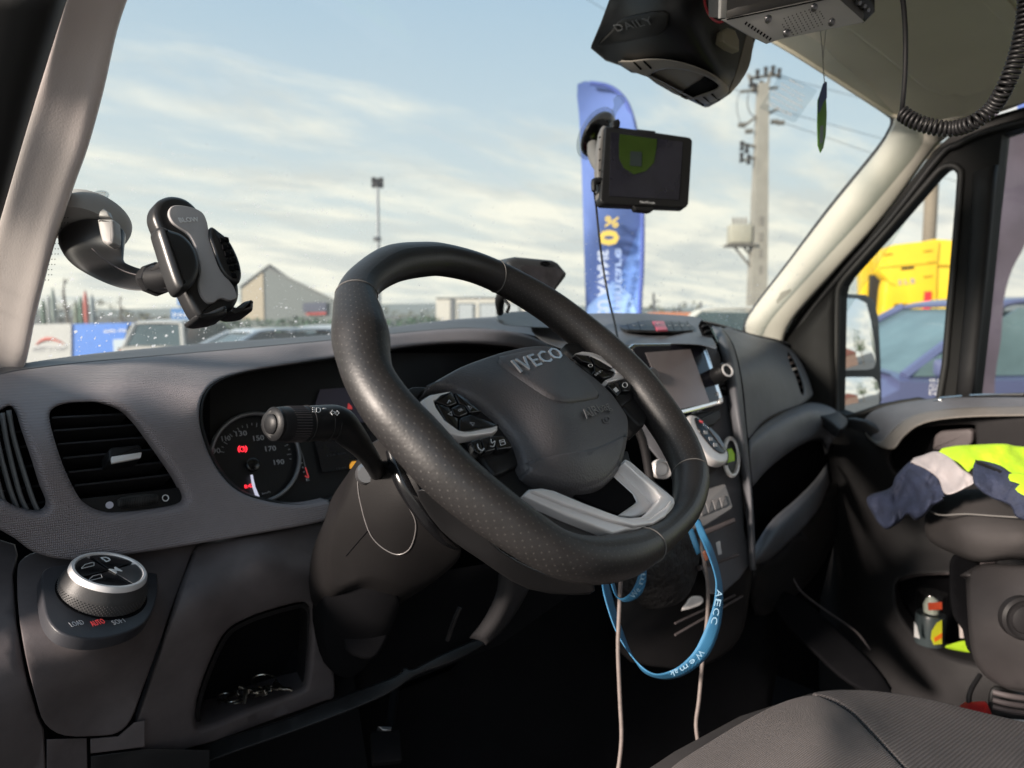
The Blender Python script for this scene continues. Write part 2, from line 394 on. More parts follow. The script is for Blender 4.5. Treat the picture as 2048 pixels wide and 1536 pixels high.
def perf(t, b, tc, NZ):
    n, l = t.nodes, t.links; sp = n.new('ShaderNodeSeparateXYZ'); l.new(tc.outputs['UV'], sp.inputs[0])
    def mm(op, *a):
        q = n.new('ShaderNodeMath'); q.operation = op
        for i, v in enumerate(a):
            if isinstance(v, (int, float)): q.inputs[i].default_value = v
            else: l.new(v, q.inputs[i])
        return q.outputs[0]
    P = .0074; dots = None
    for off in (0, .5):
        u = mm('SUBTRACT', mm('FRACT', mm('ADD', mm('DIVIDE', sp.outputs[0], P), off)), .5); v = mm('SUBTRACT', mm('FRACT', mm('ADD', mm('DIVIDE', sp.outputs[1], P), off)), .5)
        r = mm('SQRT', mm('ADD', mm('MULTIPLY', u, u), mm('MULTIPLY', v, v))); k = mm('LESS_THAN', r, .058); dots = k if dots is None else mm('MAXIMUM', dots, k)
    old = b.inputs['Base Color'].links[0].from_socket; mx = n.new('ShaderNodeMix'); mx.data_type = 'RGBA'; l.new(dots, mx.inputs[0]); l.new(old, mx.inputs[6]); mx.inputs[7].default_value = (.085, .08, .075, 1); l.new(mx.outputs[2], b.inputs['Base Color'])
m_leather = mat('smooth black leather', (.016, .0152, .016), .44, bump=('grain', 480, .25, .0005), var=(25, .25), spec=.6)
m_perf = mat('perforated black leather', (.016, .0148, .0150), .46, bump=('grain', 420, .22, .0005), var=(20, .3), spec=.6, hook=perf)
m_thread = mat('grey thread', (.13, .125, .12), .8)
m_fab = mat('seat fabric', (.125, .108, .104), .85, bump=('weave', 2500, .8, .0010), var=(12, .12), sheen=.15)
m_fab2 = mat('coarse seat fabric', (.100, .088, .088), .85, bump=('weave', 1450, 1.0, .0022), var=(12, .14), sheen=.15)
m_fab3 = mat('dark seat fabric', (.050, .046, .046), .9, spec=.2, bump=('noise', 900, .5, .0008))
m_carpet = mat('floor covering', (.010, .010, .013), .9, bump=('noise', 300, .5, .002))
m_blue = mat('blue lanyard webbing', (.032, .16, .31), .6, bump=('weave', 4000, .3, .0004), var=(30, .1))
m_cable = mat('grey pink cable sleeve', (.16, .13, .12), .6, var=(200, .15))
m_scrn = mat('screen reflection tone', (.19, .165, .165), .16, spec=.8, var=(3, .15))  # pinkish grey tone stands for a reflection on the dark display
m_scrb = mat('black screen glass', (.012, .012, .018), .10, spec=.6, var=(3, .1))
def gpsgreen(t, b, tc, NZ): pass
m_hv = mat('hi-vis yellow fabric', (.42, .66, .02), .7, emit=None, bump=('noise', 90, .4, .002), var=(30, .08))
m_refl = mat('reflective grey tape', (.36, .33, .335), .55, bump=('noise', 300, .2, .0005), var=(30, .08))
m_navy = mat('navy work fabric', (.018, .025, .055), .8, bump=('noise', 160, .8, .003), var=(30, .3))
m_alu = mat('brushed aluminium case', (.50, .49, .47), .5, .2, bump=('noise', 700, .15, .0003), var=(10, .05))
m_gun = mat('gunmetal painted case', (.10, .095, .09), .45, .3)
m_holder = mat('holder grey plastic', (.36, .35, .34), .5, var=(20, .06))
m_holdb = mat('holder black plastic', (.016, .016, .017), .34, bump=('grain', 900, .15, .0002))
def glassy(name, tint, refl=.06, specks=None, rough=0.0):
    m = bpy.data.materials.new(name); m.use_nodes = True; t = m.node_tree; n, l = t.nodes, t.links; n.clear(); o = n.new('ShaderNodeOutputMaterial')
    tr = n.new('ShaderNodeBsdfTransparent'); tr.inputs[0].default_value = (*tint, 1); gl = n.new('ShaderNodeBsdfGlossy'); gl.inputs['Roughness'].default_value = rough
    mx = n.new('ShaderNodeMixShader'); fr = n.new('ShaderNodeLayerWeight'); fr.inputs[0].default_value = .5
    pw = n.new('ShaderNodeMath'); pw.operation = 'POWER'; pw.inputs[1].default_value = 4; l.new(fr.outputs['Facing'], pw.inputs[0])
    mu = n.new('ShaderNodeMath'); mu.operation = 'MULTIPLY_ADD'; mu.inputs[1].default_value = .5; mu.inputs[2].default_value = refl * .5; mu.use_clamp = True; l.new(pw.outputs[0], mu.inputs[0])
    l.new(mu.outputs[0], mx.inputs[0]); l.new(tr.outputs[0], mx.inputs[1]); l.new(gl.outputs[0], mx.inputs[2]); last = mx.outputs[0]
    if specks:
        tc = n.new('ShaderNodeTexCoord'); mp = n.new('ShaderNodeMapping'); l.new(tc.outputs['Object'], mp.inputs[0])
        def vor(sc, thr, seed):
            v = n.new('ShaderNodeTexVoronoi'); v.inputs['Scale'].default_value = sc; nz = n.new('ShaderNodeTexNoise'); nz.inputs['Scale'].default_value = sc * .9; l.new(mp.outputs[0], nz.inputs[0])
            ad = n.new('ShaderNodeVectorMath'); ad.operation = 'MULTIPLY_ADD'; l.new(nz.outputs[1], ad.inputs[0]); ad.inputs[1].default_value = (1.2 / sc,) * 3; l.new(mp.outputs[0], ad.inputs[2]); l.new(ad.outputs[0], v.inputs['Vector'])
            # only some cells carry a drop, of its own size
            sp = n.new('ShaderNodeSeparateColor'); l.new(v.outputs['Color'], sp.inputs[0]); r = n.new('ShaderNodeMapRange'); r.inputs[1].default_value = 1 - seed; r.inputs[2].default_value = 1; r.inputs[3].default_value = 0; r.inputs[4].default_value = thr; l.new(sp.outputs[0], r.inputs[0])
            q = n.new('ShaderNodeMath'); q.operation = 'LESS_THAN'; l.new(v.outputs['Distance'], q.inputs[0]); l.new(r.outputs[0], q.inputs[1]); return q.outputs[0]
        a1 = vor(130, .30, .45); a2 = vor(330, .24, .3); ma = n.new('ShaderNodeMath'); ma.operation = 'MAXIMUM'; l.new(a1, ma.inputs[0]); l.new(a2, ma.inputs[1])
        sx = n.new('ShaderNodeSeparateXYZ'); l.new(tc.outputs['Object'], sx.inputs[0])
        zr = n.new('ShaderNodeMapRange'); zr.inputs[1].default_value = specks[0]; zr.inputs[2].default_value = specks[1]; zr.inputs[3].default_value = .8; zr.inputs[4].default_value = .02; l.new(sx.outputs[2], zr.inputs[0])
        mk_ = n.new('ShaderNodeMath'); mk_.operation = 'MULTIPLY'; l.new(ma.outputs[0], mk_.inputs[0]); l.new(zr.outputs[0], mk_.inputs[1])
        # thin dust film, strengthened to stand in for the pale distance haze
        nz = n.new('ShaderNodeTexNoise'); nz.inputs['Scale'].default_value = 5; nz.inputs['Detail'].default_value = 6; l.new(mp.outputs[0], nz.inputs[0]); f2 = n.new('ShaderNodeMapRange'); f2.inputs[1].default_value = .45; f2.inputs[2].default_value = .8; f2.inputs[3].default_value = .08; f2.inputs[4].default_value = .13; l.new(nz.outputs[0], f2.inputs[0])
        mk2 = n.new('ShaderNodeMath'); mk2.operation = 'ADD'; l.new(mk_.outputs[0], mk2.inputs[0]); l.new(f2.outputs[0], mk2.inputs[1])
        df = n.new('ShaderNodeBsdfTranslucent'); df.inputs[0].default_value = (.85, .87, .88, 1); d2 = n.new('ShaderNodeBsdfDiffuse'); d2.inputs[0].default_value = (.85, .87, .88, 1); ds = n.new('ShaderNodeMixShader'); l.new(df.outputs[0], ds.inputs[1]); l.new(d2.outputs[0], ds.inputs[2])
        m2 = n.new('ShaderNodeMixShader'); l.new(mk2.outputs[0], m2.inputs[0]); l.new(last, m2.inputs[1]); l.new(ds.outputs[0], m2.inputs[2]); last = m2.outputs[0]
    l.new(last, o.inputs[0]); return m
m_glass = glassy('windscreen glass', (.79, .83, .81), .04, specks=(.12, .36))
m_sglass = glassy('side window glass', (.80, .83, .82), .05)
m_tint = glassy('tinted side glass', (.70, .73, .73), .05)
m_clear = glassy('clear plastic', (.80, .82, .83), .12, rough=.15)
m_mirror = mat('mirror glass', (.9, .92, .93), .02, 1, var=(1, 0))
WAX = lambda n, c, r=.25, **k: mat(n, c, r, coat=.6, **k)
# ------------------------------------------------------------ dashboard, left half
dash = thing('dashboard', W(700, 900, Y=.85), 'wide black and grey van dashboard with air vents, dials, touch screen and open shelves', 'dashboard')
fas_f = TPS([y_(-60, 800, .86), y_(0, 750, .92), y_(200, 722, .95), y_(430, 702, .96), y_(660, 680, .98), y_(820, 662, 1.0), y_(1000, 660, 1.0), y_(1130, 710, 1.0),
             y_(60, 860, .80), y_(60, 1000, .79), y_(230, 790, .83), y_(230, 900, .80), y_(230, 1050, .79), y_(420, 780, .84), y_(430, 900, .81), y_(420, 1060, .79),
             y_(560, 730, .90), y_(700, 700, .95), y_(500, 1000, .79), y_(650, 1020, .78), y_(60, 1110, .80), y_(0, 1060, .80), y_(-60, 1000, .80)])
V1 = [(106, 835), (113, 820), (137, 811), (170, 808), (205, 809), (246, 823), (273, 847), (297, 878), (321, 912), (349, 953), (366, 984), (369, 1000), (355, 1009), (308, 1017), (239, 1024), (212, 1022), (186, 1012), (164, 992), (137, 939), (116, 878)]
V2 = [(-30, 830), (0, 826), (20, 817), (33, 826), (45, 860), (65, 918), (82, 973), (95, 1008), (86, 1021), (60, 1020), (30, 1010), (10, 998), (-30, 985)]
OUT = [(-80, 775), (-30, 758), (0, 749), (60, 738), (200, 722), (430, 702), (660, 681), (820, 664), (930, 656), (1010, 660), (1070, 674), (1125, 704), (1128, 722), (1075, 706), (1010, 692), (930, 686), (830, 692), (720, 708), (600, 726), (500, 742), (440, 760), (410, 788), (401, 830), (410, 880), (438, 940), (480, 983), (540, 1004), (600, 1010), (645, 1004), (668, 1000), (668, 1030), (645, 1045), (500, 1072), (300, 1105), (160, 1122), (80, 1110), (30, 1078), (-80, 990)]
panel('fascia', dash, m_fascia, OUT, fas_f, roll=9, rd=.007, holes=[inset(V1, -4), inset(V2, -4)], hroll=15, hrd=.012, hwall=.015, skirt=.02, push=(0, 1, -.1), step=18, sm=4)
# windscreen-side strip and dash top
fe = [(-80, 790, .93), (0, 752, .93), (60, 740, .945), (200, 724, .965), (430, 704, .975), (660, 683, .99), (820, 666, 1.01), (930, 658, 1.02), (1010, 663, 1.02), (1080, 676, 1.02), (1135, 705, 1.02)]
be = [(-80, 764, .98), (0, 740, .985), (60, 728, 1.0), (200, 708, 1.07), (430, 687, 1.12), (660, 671, 1.16), (810, 652, 1.17), (900, 641, 1.17), (1000, 634, 1.17), (1080, 630, 1.15), (1170, 628, 1.12)]
rows = [[W(x, y, Y=q) for x, y, q in fe], [W(x, y - (b[1] - y) * -.0 - 3, Y=q + .02) for (x, y, q), b in zip(fe, be)], [W(x, y, Y=q) for x, y, q in be], [W(x, y, Y=q) + V((0, .06, -.03)) for x, y, q in be]]
rows.insert(0, [W(x, y + 6, Y=q + .01) for x, y, q in fe])
loft('dash_top', dash, m_top, rows, 5, 3, solid=.003)
tube('trim_edge', dash, m_top, [W(x, y - 1, Y=q) for x, y, q in fe[:-2]], .0016, 6, sub=4)
# cluster hood: dark walls going back to the dial face
CE = [(1128, 722), (1075, 706), (1010, 692), (930, 686), (830, 692), (720, 708), (600, 726), (500, 742), (440, 760), (410, 788), (401, 830), (410, 880), (438, 940), (480, 983), (540, 1004), (600, 1010), (645, 1004), (680, 992)]
clu = plane3((420, 830, dd(420, 830, Y=.93)), (760, 800, dd(760, 800, Y=.95)), (600, 1000, dd(600, 1000, Y=.885)))
Cr = [W(x, y, fas_f(x, y) + .006) for x, y in CE]
cen = V((700, 860)); Cb = []
for x, y in CE:
    q = V((x, y)) + (cen - V((x, y))) * .02; Cb.append(clu.at(q.x, q.y) + V((0, .004, 0)))
loft('cluster_hood', dash, PL('hood lining plastic', (.014, .014, .015), .6), [Cr, [a.lerp(b, .5) for a, b in zip(Cr, Cb)], Cb], 4, 3, solid=.002)
cf = prism('instrument_cluster', dash, m_black, [(400, 760), (600, 728), (760, 706), (1080, 706), (1080, 1000), (440, 1020)], clu, .004, base=-.006)
def onp(pl, P): return [pl.at(*p) for p in P]
def ell(cx, cy, rx, ry, n=40, a0=0, a1=360): return [(cx + rx * math.cos(math.radians(a0 + (a1 - a0) * i / n)), cy + ry * math.sin(math.radians(a0 + (a1 - a0) * i / n))) for i in range(n + (0 if abs(a1 - a0) == 360 else 1))]
prism('dial_face', cf, mat('dial face', (.010, .010, .012), .35, var=(60, .1)), ell(510, 916, 92, 91), clu, .002, base=0)
tube('dial_ring', cf, mat('grey dial ring', (.23, .23, .24), .3, .5), onp(clu.off(.008), ell(510, 916, 89, 89)), .0026, 10, closed=True, sub=1)
for k in range(-32, 13):
    a = math.radians(150 + 7.5 * k + 120 - 0); ca, sa = math.cos(a), math.sin(a)
for k, an in enumerate(range(-168, 8, 8)):
    ca, sa = math.cos(math.radians(an)), math.sin(math.radians(an)); r0 = 68 if k % 2 else 64
    A, B = clu.off(.0028).at(511 + r0 * ca, 918 + r0 * sa), clu.off(.0028).at(511 + 72 * ca, 918 + 72 * sa)
    tube('tick', cf, m_grey, [A, B], .0004, 4, sub=1)
for s, x, y, wd in (('110', 443, 884, 17), ('130', 471, 874, 22), ('150', 506, 883, 21), ('170', 530, 904, 21), ('190', 547, 931, 20), ('90', 424, 909, 16)):
    words('numeral', cf, m_grey, s, (x, y), (x + wd, y - 2), clu, .0066, .0025)
words('unit_print', cf, m_grey, 'km/h', (523, 990), (539, 986), clu, .0022, .0025)
tube('needle', cf, mat('pale needle', (.75, .75, .85), .5, emit=(.8, .8, 1, .25), var=(1, 0)), onp(clu.off(.007), [(503, 950), (508, 975), (518, 1000)]), [.0016, .0019, .0024], 8, sub=2)
lathe('needle_hub', cf, m_blackg, clu.at(502, 932), clu.n, [(.0085, .002), (.0085, .008), (.007, .009)], 24)
tube('warning_symbol', cf, m_red, onp(clu.off(.003), ell(485, 898, 5, 5, 14)), .0005, 5, closed=True, sub=1)
for s in (-1, 1): tube('warning_symbol', cf, m_red, onp(clu.off(.003), ell(485, 898, 8.5, 8, 8, 50 if s > 0 else 130, -50 if s > 0 else 230)), .0006, 5, sub=1)
words('warning_symbol', cf, m_red, '!', (484, 901), (486, 901), clu, .0035, .0026)
words('warning_symbol', cf, m_red, '8:42', (488, 978), (505, 975), clu, .0045, .0026)
tube('fuel_scale', cf, mat('grey scale line', (.2, .2, .21), .4), onp(clu.off(.003), [(592, 886), (603, 905), (611, 935)]), .0007, 6)
tube('fuel_scale', cf, m_redp, onp(clu.off(.003), [(611, 935), (615, 948), (617, 955), (610, 952)]), .0007, 6)
words('fuel_mark', cf, m_grey, 'E', (611, 963), (617, 962), clu, .0035, .0025)
for q in range(3): lathe('fuel_light', cf, m_grey, clu.at(602 + q * 2, 927 + q * 9), clu.n, [(.0009, .002), (.0009, .0032)], 10)
prism('display_panel', cf, mat('dark display', (.016, .015, .018), .25, var=(10, .3)), [(630, 880), (760, 860), (760, 930), (645, 945)], clu, .002, base=.001)
prism('display_panel', cf, mat('lilac display reflection', (.085, .075, .10), .25, var=(5, .12)), [(640, 779), (760, 770), (780, 850), (700, 842), (620, 842)], clu, .002, base=.001)  # lilac tone paints the light reflected in the cluster glass
prism('belt_symbol', cf, m_redp, [(695, 818), (697, 806), (703, 812), (705, 818)], clu, .001, base=.0035)
words('display_text', cf, mat('dim display text', (.05, .05, .055), .5), '126 km   E', (652, 915), (706, 906), clu, .003, .0035)
words('display_text', cf, mat('dim display text', (.07, .07, .07), .5), '15:44', (671, 941), (690, 938), clu, .003, .0035)
prism('vehicle_symbol', cf, m_amber, [(700, 937), (700, 929), (704, 923), (712, 922), (715, 928), (715, 935)], clu, .001, base=.0035)
0 and prism('cluster_lip', dash, m_top, [(600, 1004), (640, 985), (676, 968), (690, 972), (684, 1010), (660, 1018)], plane3((600, 1004, .87), (690, 972, .88), (660, 1018, .85)), .02, .004, sm=3)
# ---- round-cornered air vent with slats
vp = plane3((120, 830, dd(120, 830, Y=.835)), (300, 830, dd(300, 830, Y=.845)), (250, 1020, dd(250, 1020, Y=.81)))
vent = prism('air_vent', dash, m_cav, [(60, 780), (420, 780), (420, 1060), (60, 1060)], vp.off(-.05), .002)
m_slat = PL('slat plastic', (.030, .030, .033), .38)
for (xa, ya), (xb, yb) in (((104, 837), (256, 829)), ((108, 863), (286, 850)), ((117, 890), (300, 875)), ((127, 918), (318, 899)), ((138, 946), (332, 925)), ((150, 973), (346, 950))):
    a, b = vp.off(-.004).at(xa, ya), vp.off(-.004).at(xb, yb); t = (b - a).normalized(); up = vp.n.cross(t).normalized()
    if up.z < 0: up = -up
    nn = vp.n
    P = [a, b, b - nn * .030 - up * .007, a - nn * .030 - up * .007]
    prism3('slat', vent, m_slat, P, (P[1] - P[0]).cross(P[2] - P[0]), .0022, .0007)
for xx, yb in ((150, 950), (200, 985), (260, 985)):
    tube('vane', vent, m_cav, [vp.off(-.036).at(xx, 815), vp.off(-.036).at(xx + 28, yb)], .0012, 6, sub=1)
prism('vent_plate', vent, m_black, [(150, 999), (364, 974), (384, 1012), (300, 1030), (170, 1030)], vp, .006, .001, base=-.004)
tb = plane3((215, 900, vp.d(215, 900) - .012), (290, 895, vp.d(290, 895) - .012), (250, 925, vp.d(250, 925) - .016))
prism('tab', vent, m_black, [(217, 900), (224, 893), (280, 888), (285, 895), (284, 914), (218, 921)], tb, .022, .003, base=-.020, r=4)
prism('tab_trim', vent, m_satin, [(223, 913), (284, 904), (282, 915), (224, 926)], tb, .003, .0006, base=.001, r=2)
ww = plane3((232, 1005, vp.d(232, 1005) - .004), (320, 995, vp.d(320, 995) - .004), (275, 1012, vp.d(275, 1012) - .004))
a, b = ww.at(236, 1006), ww.at(315, 997); ax = (b - a)
dw = lathe('thumb_wheel', vent, PL('ribbed wheel rubber', (.05, .048, .046), .6), a, ax, [(.0035, 0), (.0052, ax.length * .08), (.0062, ax.length * .3), (.0065, ax.length * .5), (.0062, ax.length * .7), (.0052, ax.length * .92), (.0035, ax.length)], 36)
for i in range(23):
    p = a.lerp(b, (i + .7) / 23.6); tube('rib', vent, m_black, [p + V((0, -.0066 * math.cos(t), .0066 * math.sin(t))) for t in (-.9, -.3, .3, .9)], .00045, 4, sub=2)
lathe('closed_mark', vent, mat('pale lilac dot', (.62, .60, .68), .5, var=(1, 0)), vp.at(217, 1011), vp.n, [(.0035, .002), (.0035, .0036)], 24)
tube('open_mark', vent, m_white, onp(vp.off(.0026), ell(331, 996, 6, 6, 24)), .0006, 6, closed=True, sub=1)
vq = plane3((0, 850, dd(0, 850, Y=.83)), (80, 870, dd(80, 870, Y=.83)), (60, 1010, dd(60, 1010, Y=.81)))
vent2 = prism('air_vent', dash, m_cav, [(-80, 800), (120, 800), (120, 1050), (-80, 1050)], vq.off(-.045), .002)
m_vane = PL('vane plastic', (.10, .10, .10), .35)
for P in ([(9, 825), (20, 890), (44, 985), (60, 1022)], [(22, 820), (34, 880), (66, 985), (82, 1024)], [(-6, 840), (4, 900), (26, 980), (40, 1016)], [(-22, 850), (-12, 910), (8, 990), (20, 1014)]):
    Q = [vq.off(-.004).at(*p) for p in P]; loft('vane', vent2, m_vane, [Q, [p - vq.n * .002 - V((.003, 0, 0)) for p in Q], [p - vq.n * .02 for p in Q]], 4, 1, solid=.0012)
for y in (864, 895, 936, 978, 1012): tube('slat', vent2, m_black, [vq.off(-.016).at(-40, y + 12), vq.off(-.016).at(95, y - 9)], .0012, 6, sub=1)

# ---- lower left: knob panel
lowf = TPS([y_(-40, 1100, .84), y_(-40, 1500, .72), y_(150, 1090, .84), y_(200, 1200, .755), y_(40, 1150, .80), y_(200, 1290, .72), y_(60, 1300, .73), y_(60, 1500, .74), y_(200, 1400, .76), y_(330, 1130, .80), y_(330, 1300, .76), y_(300, 1500, .76), y_(100, 1600, .76), y_(330, 1600, .77)])
panel('side_trim', dash, m_low, [(-60, 1060), (30, 1088), (36, 1108), (26, 1150), (34, 1250), (52, 1350), (75, 1430), (88, 1460), (95, 1600), (-60, 1600)], lambda x, y: lowf(x, y) + .004, roll=4, rd=.004, sm=0, skirt=.02, step=24)
KP = [(34, 1140), (44, 1118), (70, 1104), (120, 1102), (250, 1098), (388, 1086), (383, 1110), (350, 1200), (318, 1290), (285, 1380), (262, 1440), (235, 1466), (200, 1472), (130, 1472), (90, 1448), (72, 1400), (50, 1310), (36, 1220)]
panel('knob_panel', dash, m_low, KP, lowf, roll=3, rd=.004, sm=3, skirt=.02, step=18)
panel('lower_trim', dash, m_low, [(93, 1478), (174, 1476), (176, 1600), (93, 1600)], lambda x, y: lowf(x, y) + .004, roll=2, rd=.003, sm=0, step=30)
panel('lower_trim', dash, m_low, [(180, 1477), (236, 1472), (268, 1444), (290, 1440), (290, 1494), (181, 1507)], lambda x, y: lowf(x, y) + .004, roll=2, rd=.003, sm=0, step=30)
panel('lower_trim', dash, m_black, [(181, 1512), (300, 1496), (420, 1500), (420, 1600), (181, 1600)], lambda x, y: lowf(x, y) + .006, roll=2, rd=.003, sm=0, step=30)
kp = plane3((90, 1190, dd(90, 1190, Y=.755)), (310, 1180, dd(310, 1180, Y=.775)), (200, 1280, dd(200, 1280, Y=.700)))
BZ = [(83, 1160), (88, 1140), (110, 1131), (160, 1128), (280, 1123), (305, 1126), (314, 1142), (316, 1180), (308, 1215), (290, 1244), (255, 1264), (205, 1276), (160, 1276), (120, 1264), (95, 1236), (86, 1200)]
kb = prism('knob_bezel', dash, PL('matt bezel plastic', (.040, .040, .046), .4), BZ, kp, .012, .002, sm=3, base=-.006)
kx = kp.n.copy(); kx = (kx + U_ * .25).normalized()
kc = kp.at(200, 1196)
r_ = 80 / FPX * kp.d(200, 1196); kh = .028
ex_ = V((0, 0, 1))
lathe('knob_well', kb, m_cav, kc, kp.n, [(r_ * 1.06, .0), (r_ * 1.06, .0068)], 48)
kn = lathe('rotary_knob', dash, PL('knob side plastic', (.05, .049, .05), .45), kc + kx * .004, kx, [(r_, 0), (r_ * .99, kh * .45), (r_ * .97, kh * .5), (r_ * .93, kh * .66), (r_ * .90, kh * .78)], 64)
for row in range(6):
    vs = []; fs = []
    u, v = basis(kx)
    for i in range(72):
        t = (i + .5 * (row % 2)) / 72 * 2 * math.pi; d = u * math.cos(t) + v * math.sin(t); c = kc + kx * (.0055 + row * .0017) + d * r_ * 1.0; tt = kx.cross(d); b = len(vs)
        vs += [c + tt * .0007, c + kx * .0006, c - tt * .0007, c - kx * .0006, c + d * .0008]; fs += [(b, b + 1, b + 4), (b + 1, b + 2, b + 4), (b + 2, b + 3, b + 4), (b + 3, b, b + 4)]
    mk('knurl', kn, fs and vs, m_low, smooth=False) if False else mk('knurl', vs, fs, PL('knurl plastic', (.075, .072, .07), .45), kn, smooth=False)
lathe('silver_ring', kn, m_satin, kc + kx * (.004 + kh * .76), kx, [(r_ * .90, 0), (r_ * .885, .0035), (r_ * .84, .0055), (r_ * .78, .0055), (r_ * .74, .003), (r_ * .74, 0)], 64, cap=False)
ktop = kc + kx * (.004 + kh * .76 + .0015); kt = Plane(ktop + kx * .002, kx)
u1 = (kt.at(240, 1133) - kt.at(168, 1155)).normalized(); v1 = kx.cross(u1)
if v1.dot(U_) < 0: v1 = -v1
for qa, col in ((0, m_dsatin), (90, m_blackg), (180, m_blackg), (270, m_blackg)):
    R0 = r_ * .73; g = .0006
    arc = [(math.cos(math.radians(t)) * R0, math.sin(math.radians(t)) * R0) for t in range(qa + 2, qa + 89, 6)]
    mid = math.radians(qa + 45); ox, oy = math.cos(mid) * g * 1.4, math.sin(mid) * g * 1.4
    P = [ktop + u1 * (x + ox) + v1 * (y + oy) for x, y in [(0, 0)] + arc]
    prism3('mode_button', kn, mat('button plastic', (.05, .05, .052), .3) if qa == 270 else m_blackg, P, kx, .003, .0005)
kt2 = Plane(ktop + kx * .0034, kx)
words('button_letter', kn, m_white, 'D', (212, 1124), (225, 1121), kt2, .0085, 0, .0003, bold=.02)
words('button_letter', kn, m_white, 'M', (231, 1147), (245, 1142), kt2, .0085, 0, .0003, bold=.02)
tube('button_symbol', kn, m_white, onp(kt2, [(163, 1136), (170, 1129), (184, 1125), (188, 1125), (188, 1131), (163, 1137)]), .00035, 5, closed=True, sub=1)
tube('button_symbol', kn, m_grey, onp(kt2, [(178, 1159), (186, 1152), (202, 1148), (204, 1155), (180, 1161)]), .00035, 5, closed=True, sub=1)
kq = kp.off(.0063)
words('mode_print', kb, m_grey, 'LOAD', (144, 1254), (170, 1248), kq, .006, 0, .0003)
words('mode_print', kb, m_redp, 'AUTO', (186, 1253), (212, 1246), kq, .0066, 0, .0003)
words('mode_print', kb, m_grey, 'SOFT', (229, 1250), (254, 1243), kq, .006, 0, .0003)
# ---- lower right of the knob: padded knee panel with an open pocket
kf = TPS([y_(400, 1095, .81), y_(640, 1050, .82), y_(520, 1120, .76), y_(400, 1200, .75), y_(640, 1120, .78), y_(330, 1350, .77), y_(480, 1240, .775), y_(640, 1250, .80), y_(650, 1380, .82), y_(400, 1470, .80), y_(300, 1500, .78), y_(560, 1450, .83)])
PK = [(452, 1268), (495, 1240), (545, 1222), (600, 1208), (616, 1212), (624, 1230), (622, 1300), (614, 1366), (598, 1384), (513, 1416), (412, 1456), (392, 1450), (396, 1400), (420, 1330)]
panel('knee_panel', dash, m_low, [(392, 1092), (520, 1070), (640, 1048), (660, 1070), (662, 1160), (658, 1260), (672, 1385), (640, 1408), (520, 1452), (410, 1492), (300, 1510), (268, 1470), (290, 1390), (330, 1272), (385, 1120)], kf, roll=6, rd=.01, holes=[PK], hroll=9, hrd=.012, hwall=.07, sm=4, step=20, push=(.25, 1, -.1))
pk = plane3((450, 1270, .92), (620, 1230, .94), (500, 1450, .86))
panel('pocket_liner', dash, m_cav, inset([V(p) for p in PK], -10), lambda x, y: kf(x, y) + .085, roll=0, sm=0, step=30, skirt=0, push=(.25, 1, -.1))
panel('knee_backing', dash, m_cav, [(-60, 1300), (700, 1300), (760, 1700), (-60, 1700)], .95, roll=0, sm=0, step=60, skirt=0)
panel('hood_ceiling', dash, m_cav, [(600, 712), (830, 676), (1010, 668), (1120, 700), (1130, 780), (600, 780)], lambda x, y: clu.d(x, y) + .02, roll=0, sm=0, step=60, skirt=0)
panel('pocket_rim', dash, m_lowd, PK, lambda x, y: kf(x, y) + .022, roll=0, holes=[inset(PK, 9)], hroll=3, hrd=.003, hwall=.06, sm=4, skirt=0, step=10, push=(.25, 1, -.1))
# lower bulk below: ledge, footwell
panel('lower_ledge', dash, m_black, [(300, 1500), (400, 1488), (560, 1441), (690, 1390), (790, 1352), (810, 1334), (826, 1338), (880, 1310), (964, 1274), (972, 1288), (905, 1325), (832, 1352), (770, 1392), (640, 1445), (470, 1505), (300, 1560)], [(300, 1500, .80), (560, 1450, .84), (830, 1335, .90), (970, 1280, .95), (560, 1520, .80)], roll=4, rd=.008, skirt=.005, sm=3, step=24)
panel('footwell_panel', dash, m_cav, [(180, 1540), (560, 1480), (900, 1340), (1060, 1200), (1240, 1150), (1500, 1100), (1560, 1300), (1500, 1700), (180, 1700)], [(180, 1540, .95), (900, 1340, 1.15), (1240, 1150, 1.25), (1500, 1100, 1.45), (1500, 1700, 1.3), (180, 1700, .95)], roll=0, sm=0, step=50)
# ------------------------------------------------------------ steering column
colm = thing('steering_column', W(780, 1050, .75), 'black steering column cowl with an indicator stalk, behind the steering wheel', 'steering column')
cf_ = [(735, 900, .70), (680, 1000, .72), (650, 1150, .76), (660, 1300, .82), (800, 1000, .675), (800, 1100, .70), (780, 1250, .79), (960, 1090, .70), (1000, 1200, .82), (880, 1300, .88), (900, 1040, .675), (1100, 1150, .80), (740, 1050, .70)]
panel('column_cowl', colm, PL('cowl plastic', (.011, .0102, .0105), .5, spec=.18), [(760, 870), (712, 925), (690, 985), (664, 1050), (655, 1130), (672, 1180), (740, 1160), (830, 1180), (900, 1140), (930, 1100), (900, 1060), (850, 980), (810, 900)], cf_, roll=10, rd=.02, sm=4, skirt=.08, step=18, push=(.2, 1, -.6))
panel('column_lower', colm, m_cav, [(662, 1150), (735, 1152), (772, 1164), (803, 1200), (790, 1250), (765, 1290), (735, 1335), (700, 1358), (664, 1340), (650, 1260)], [(p[0], p[1], p[2] + .02) for p in cf_], roll=6, rd=.012, sm=3, skirt=.05, step=22, push=(.2, 1, -.2))
loft('support_band', colm, PL('bracket plastic', (.028, .027, .029), .5), [[W(1000, 1110, .84), W(995, 1180, .86), W(970, 1235, .88), W(940, 1275, .90)], [W(1040, 1120, .83), W(1022, 1185, .85), W(995, 1240, .87), W(962, 1280, .89)], [W(1078, 1130, .86), W(1045, 1200, .88), (W(1008, 1255, .89)), W(972, 1290, .90)]], 4, 4, solid=.003)
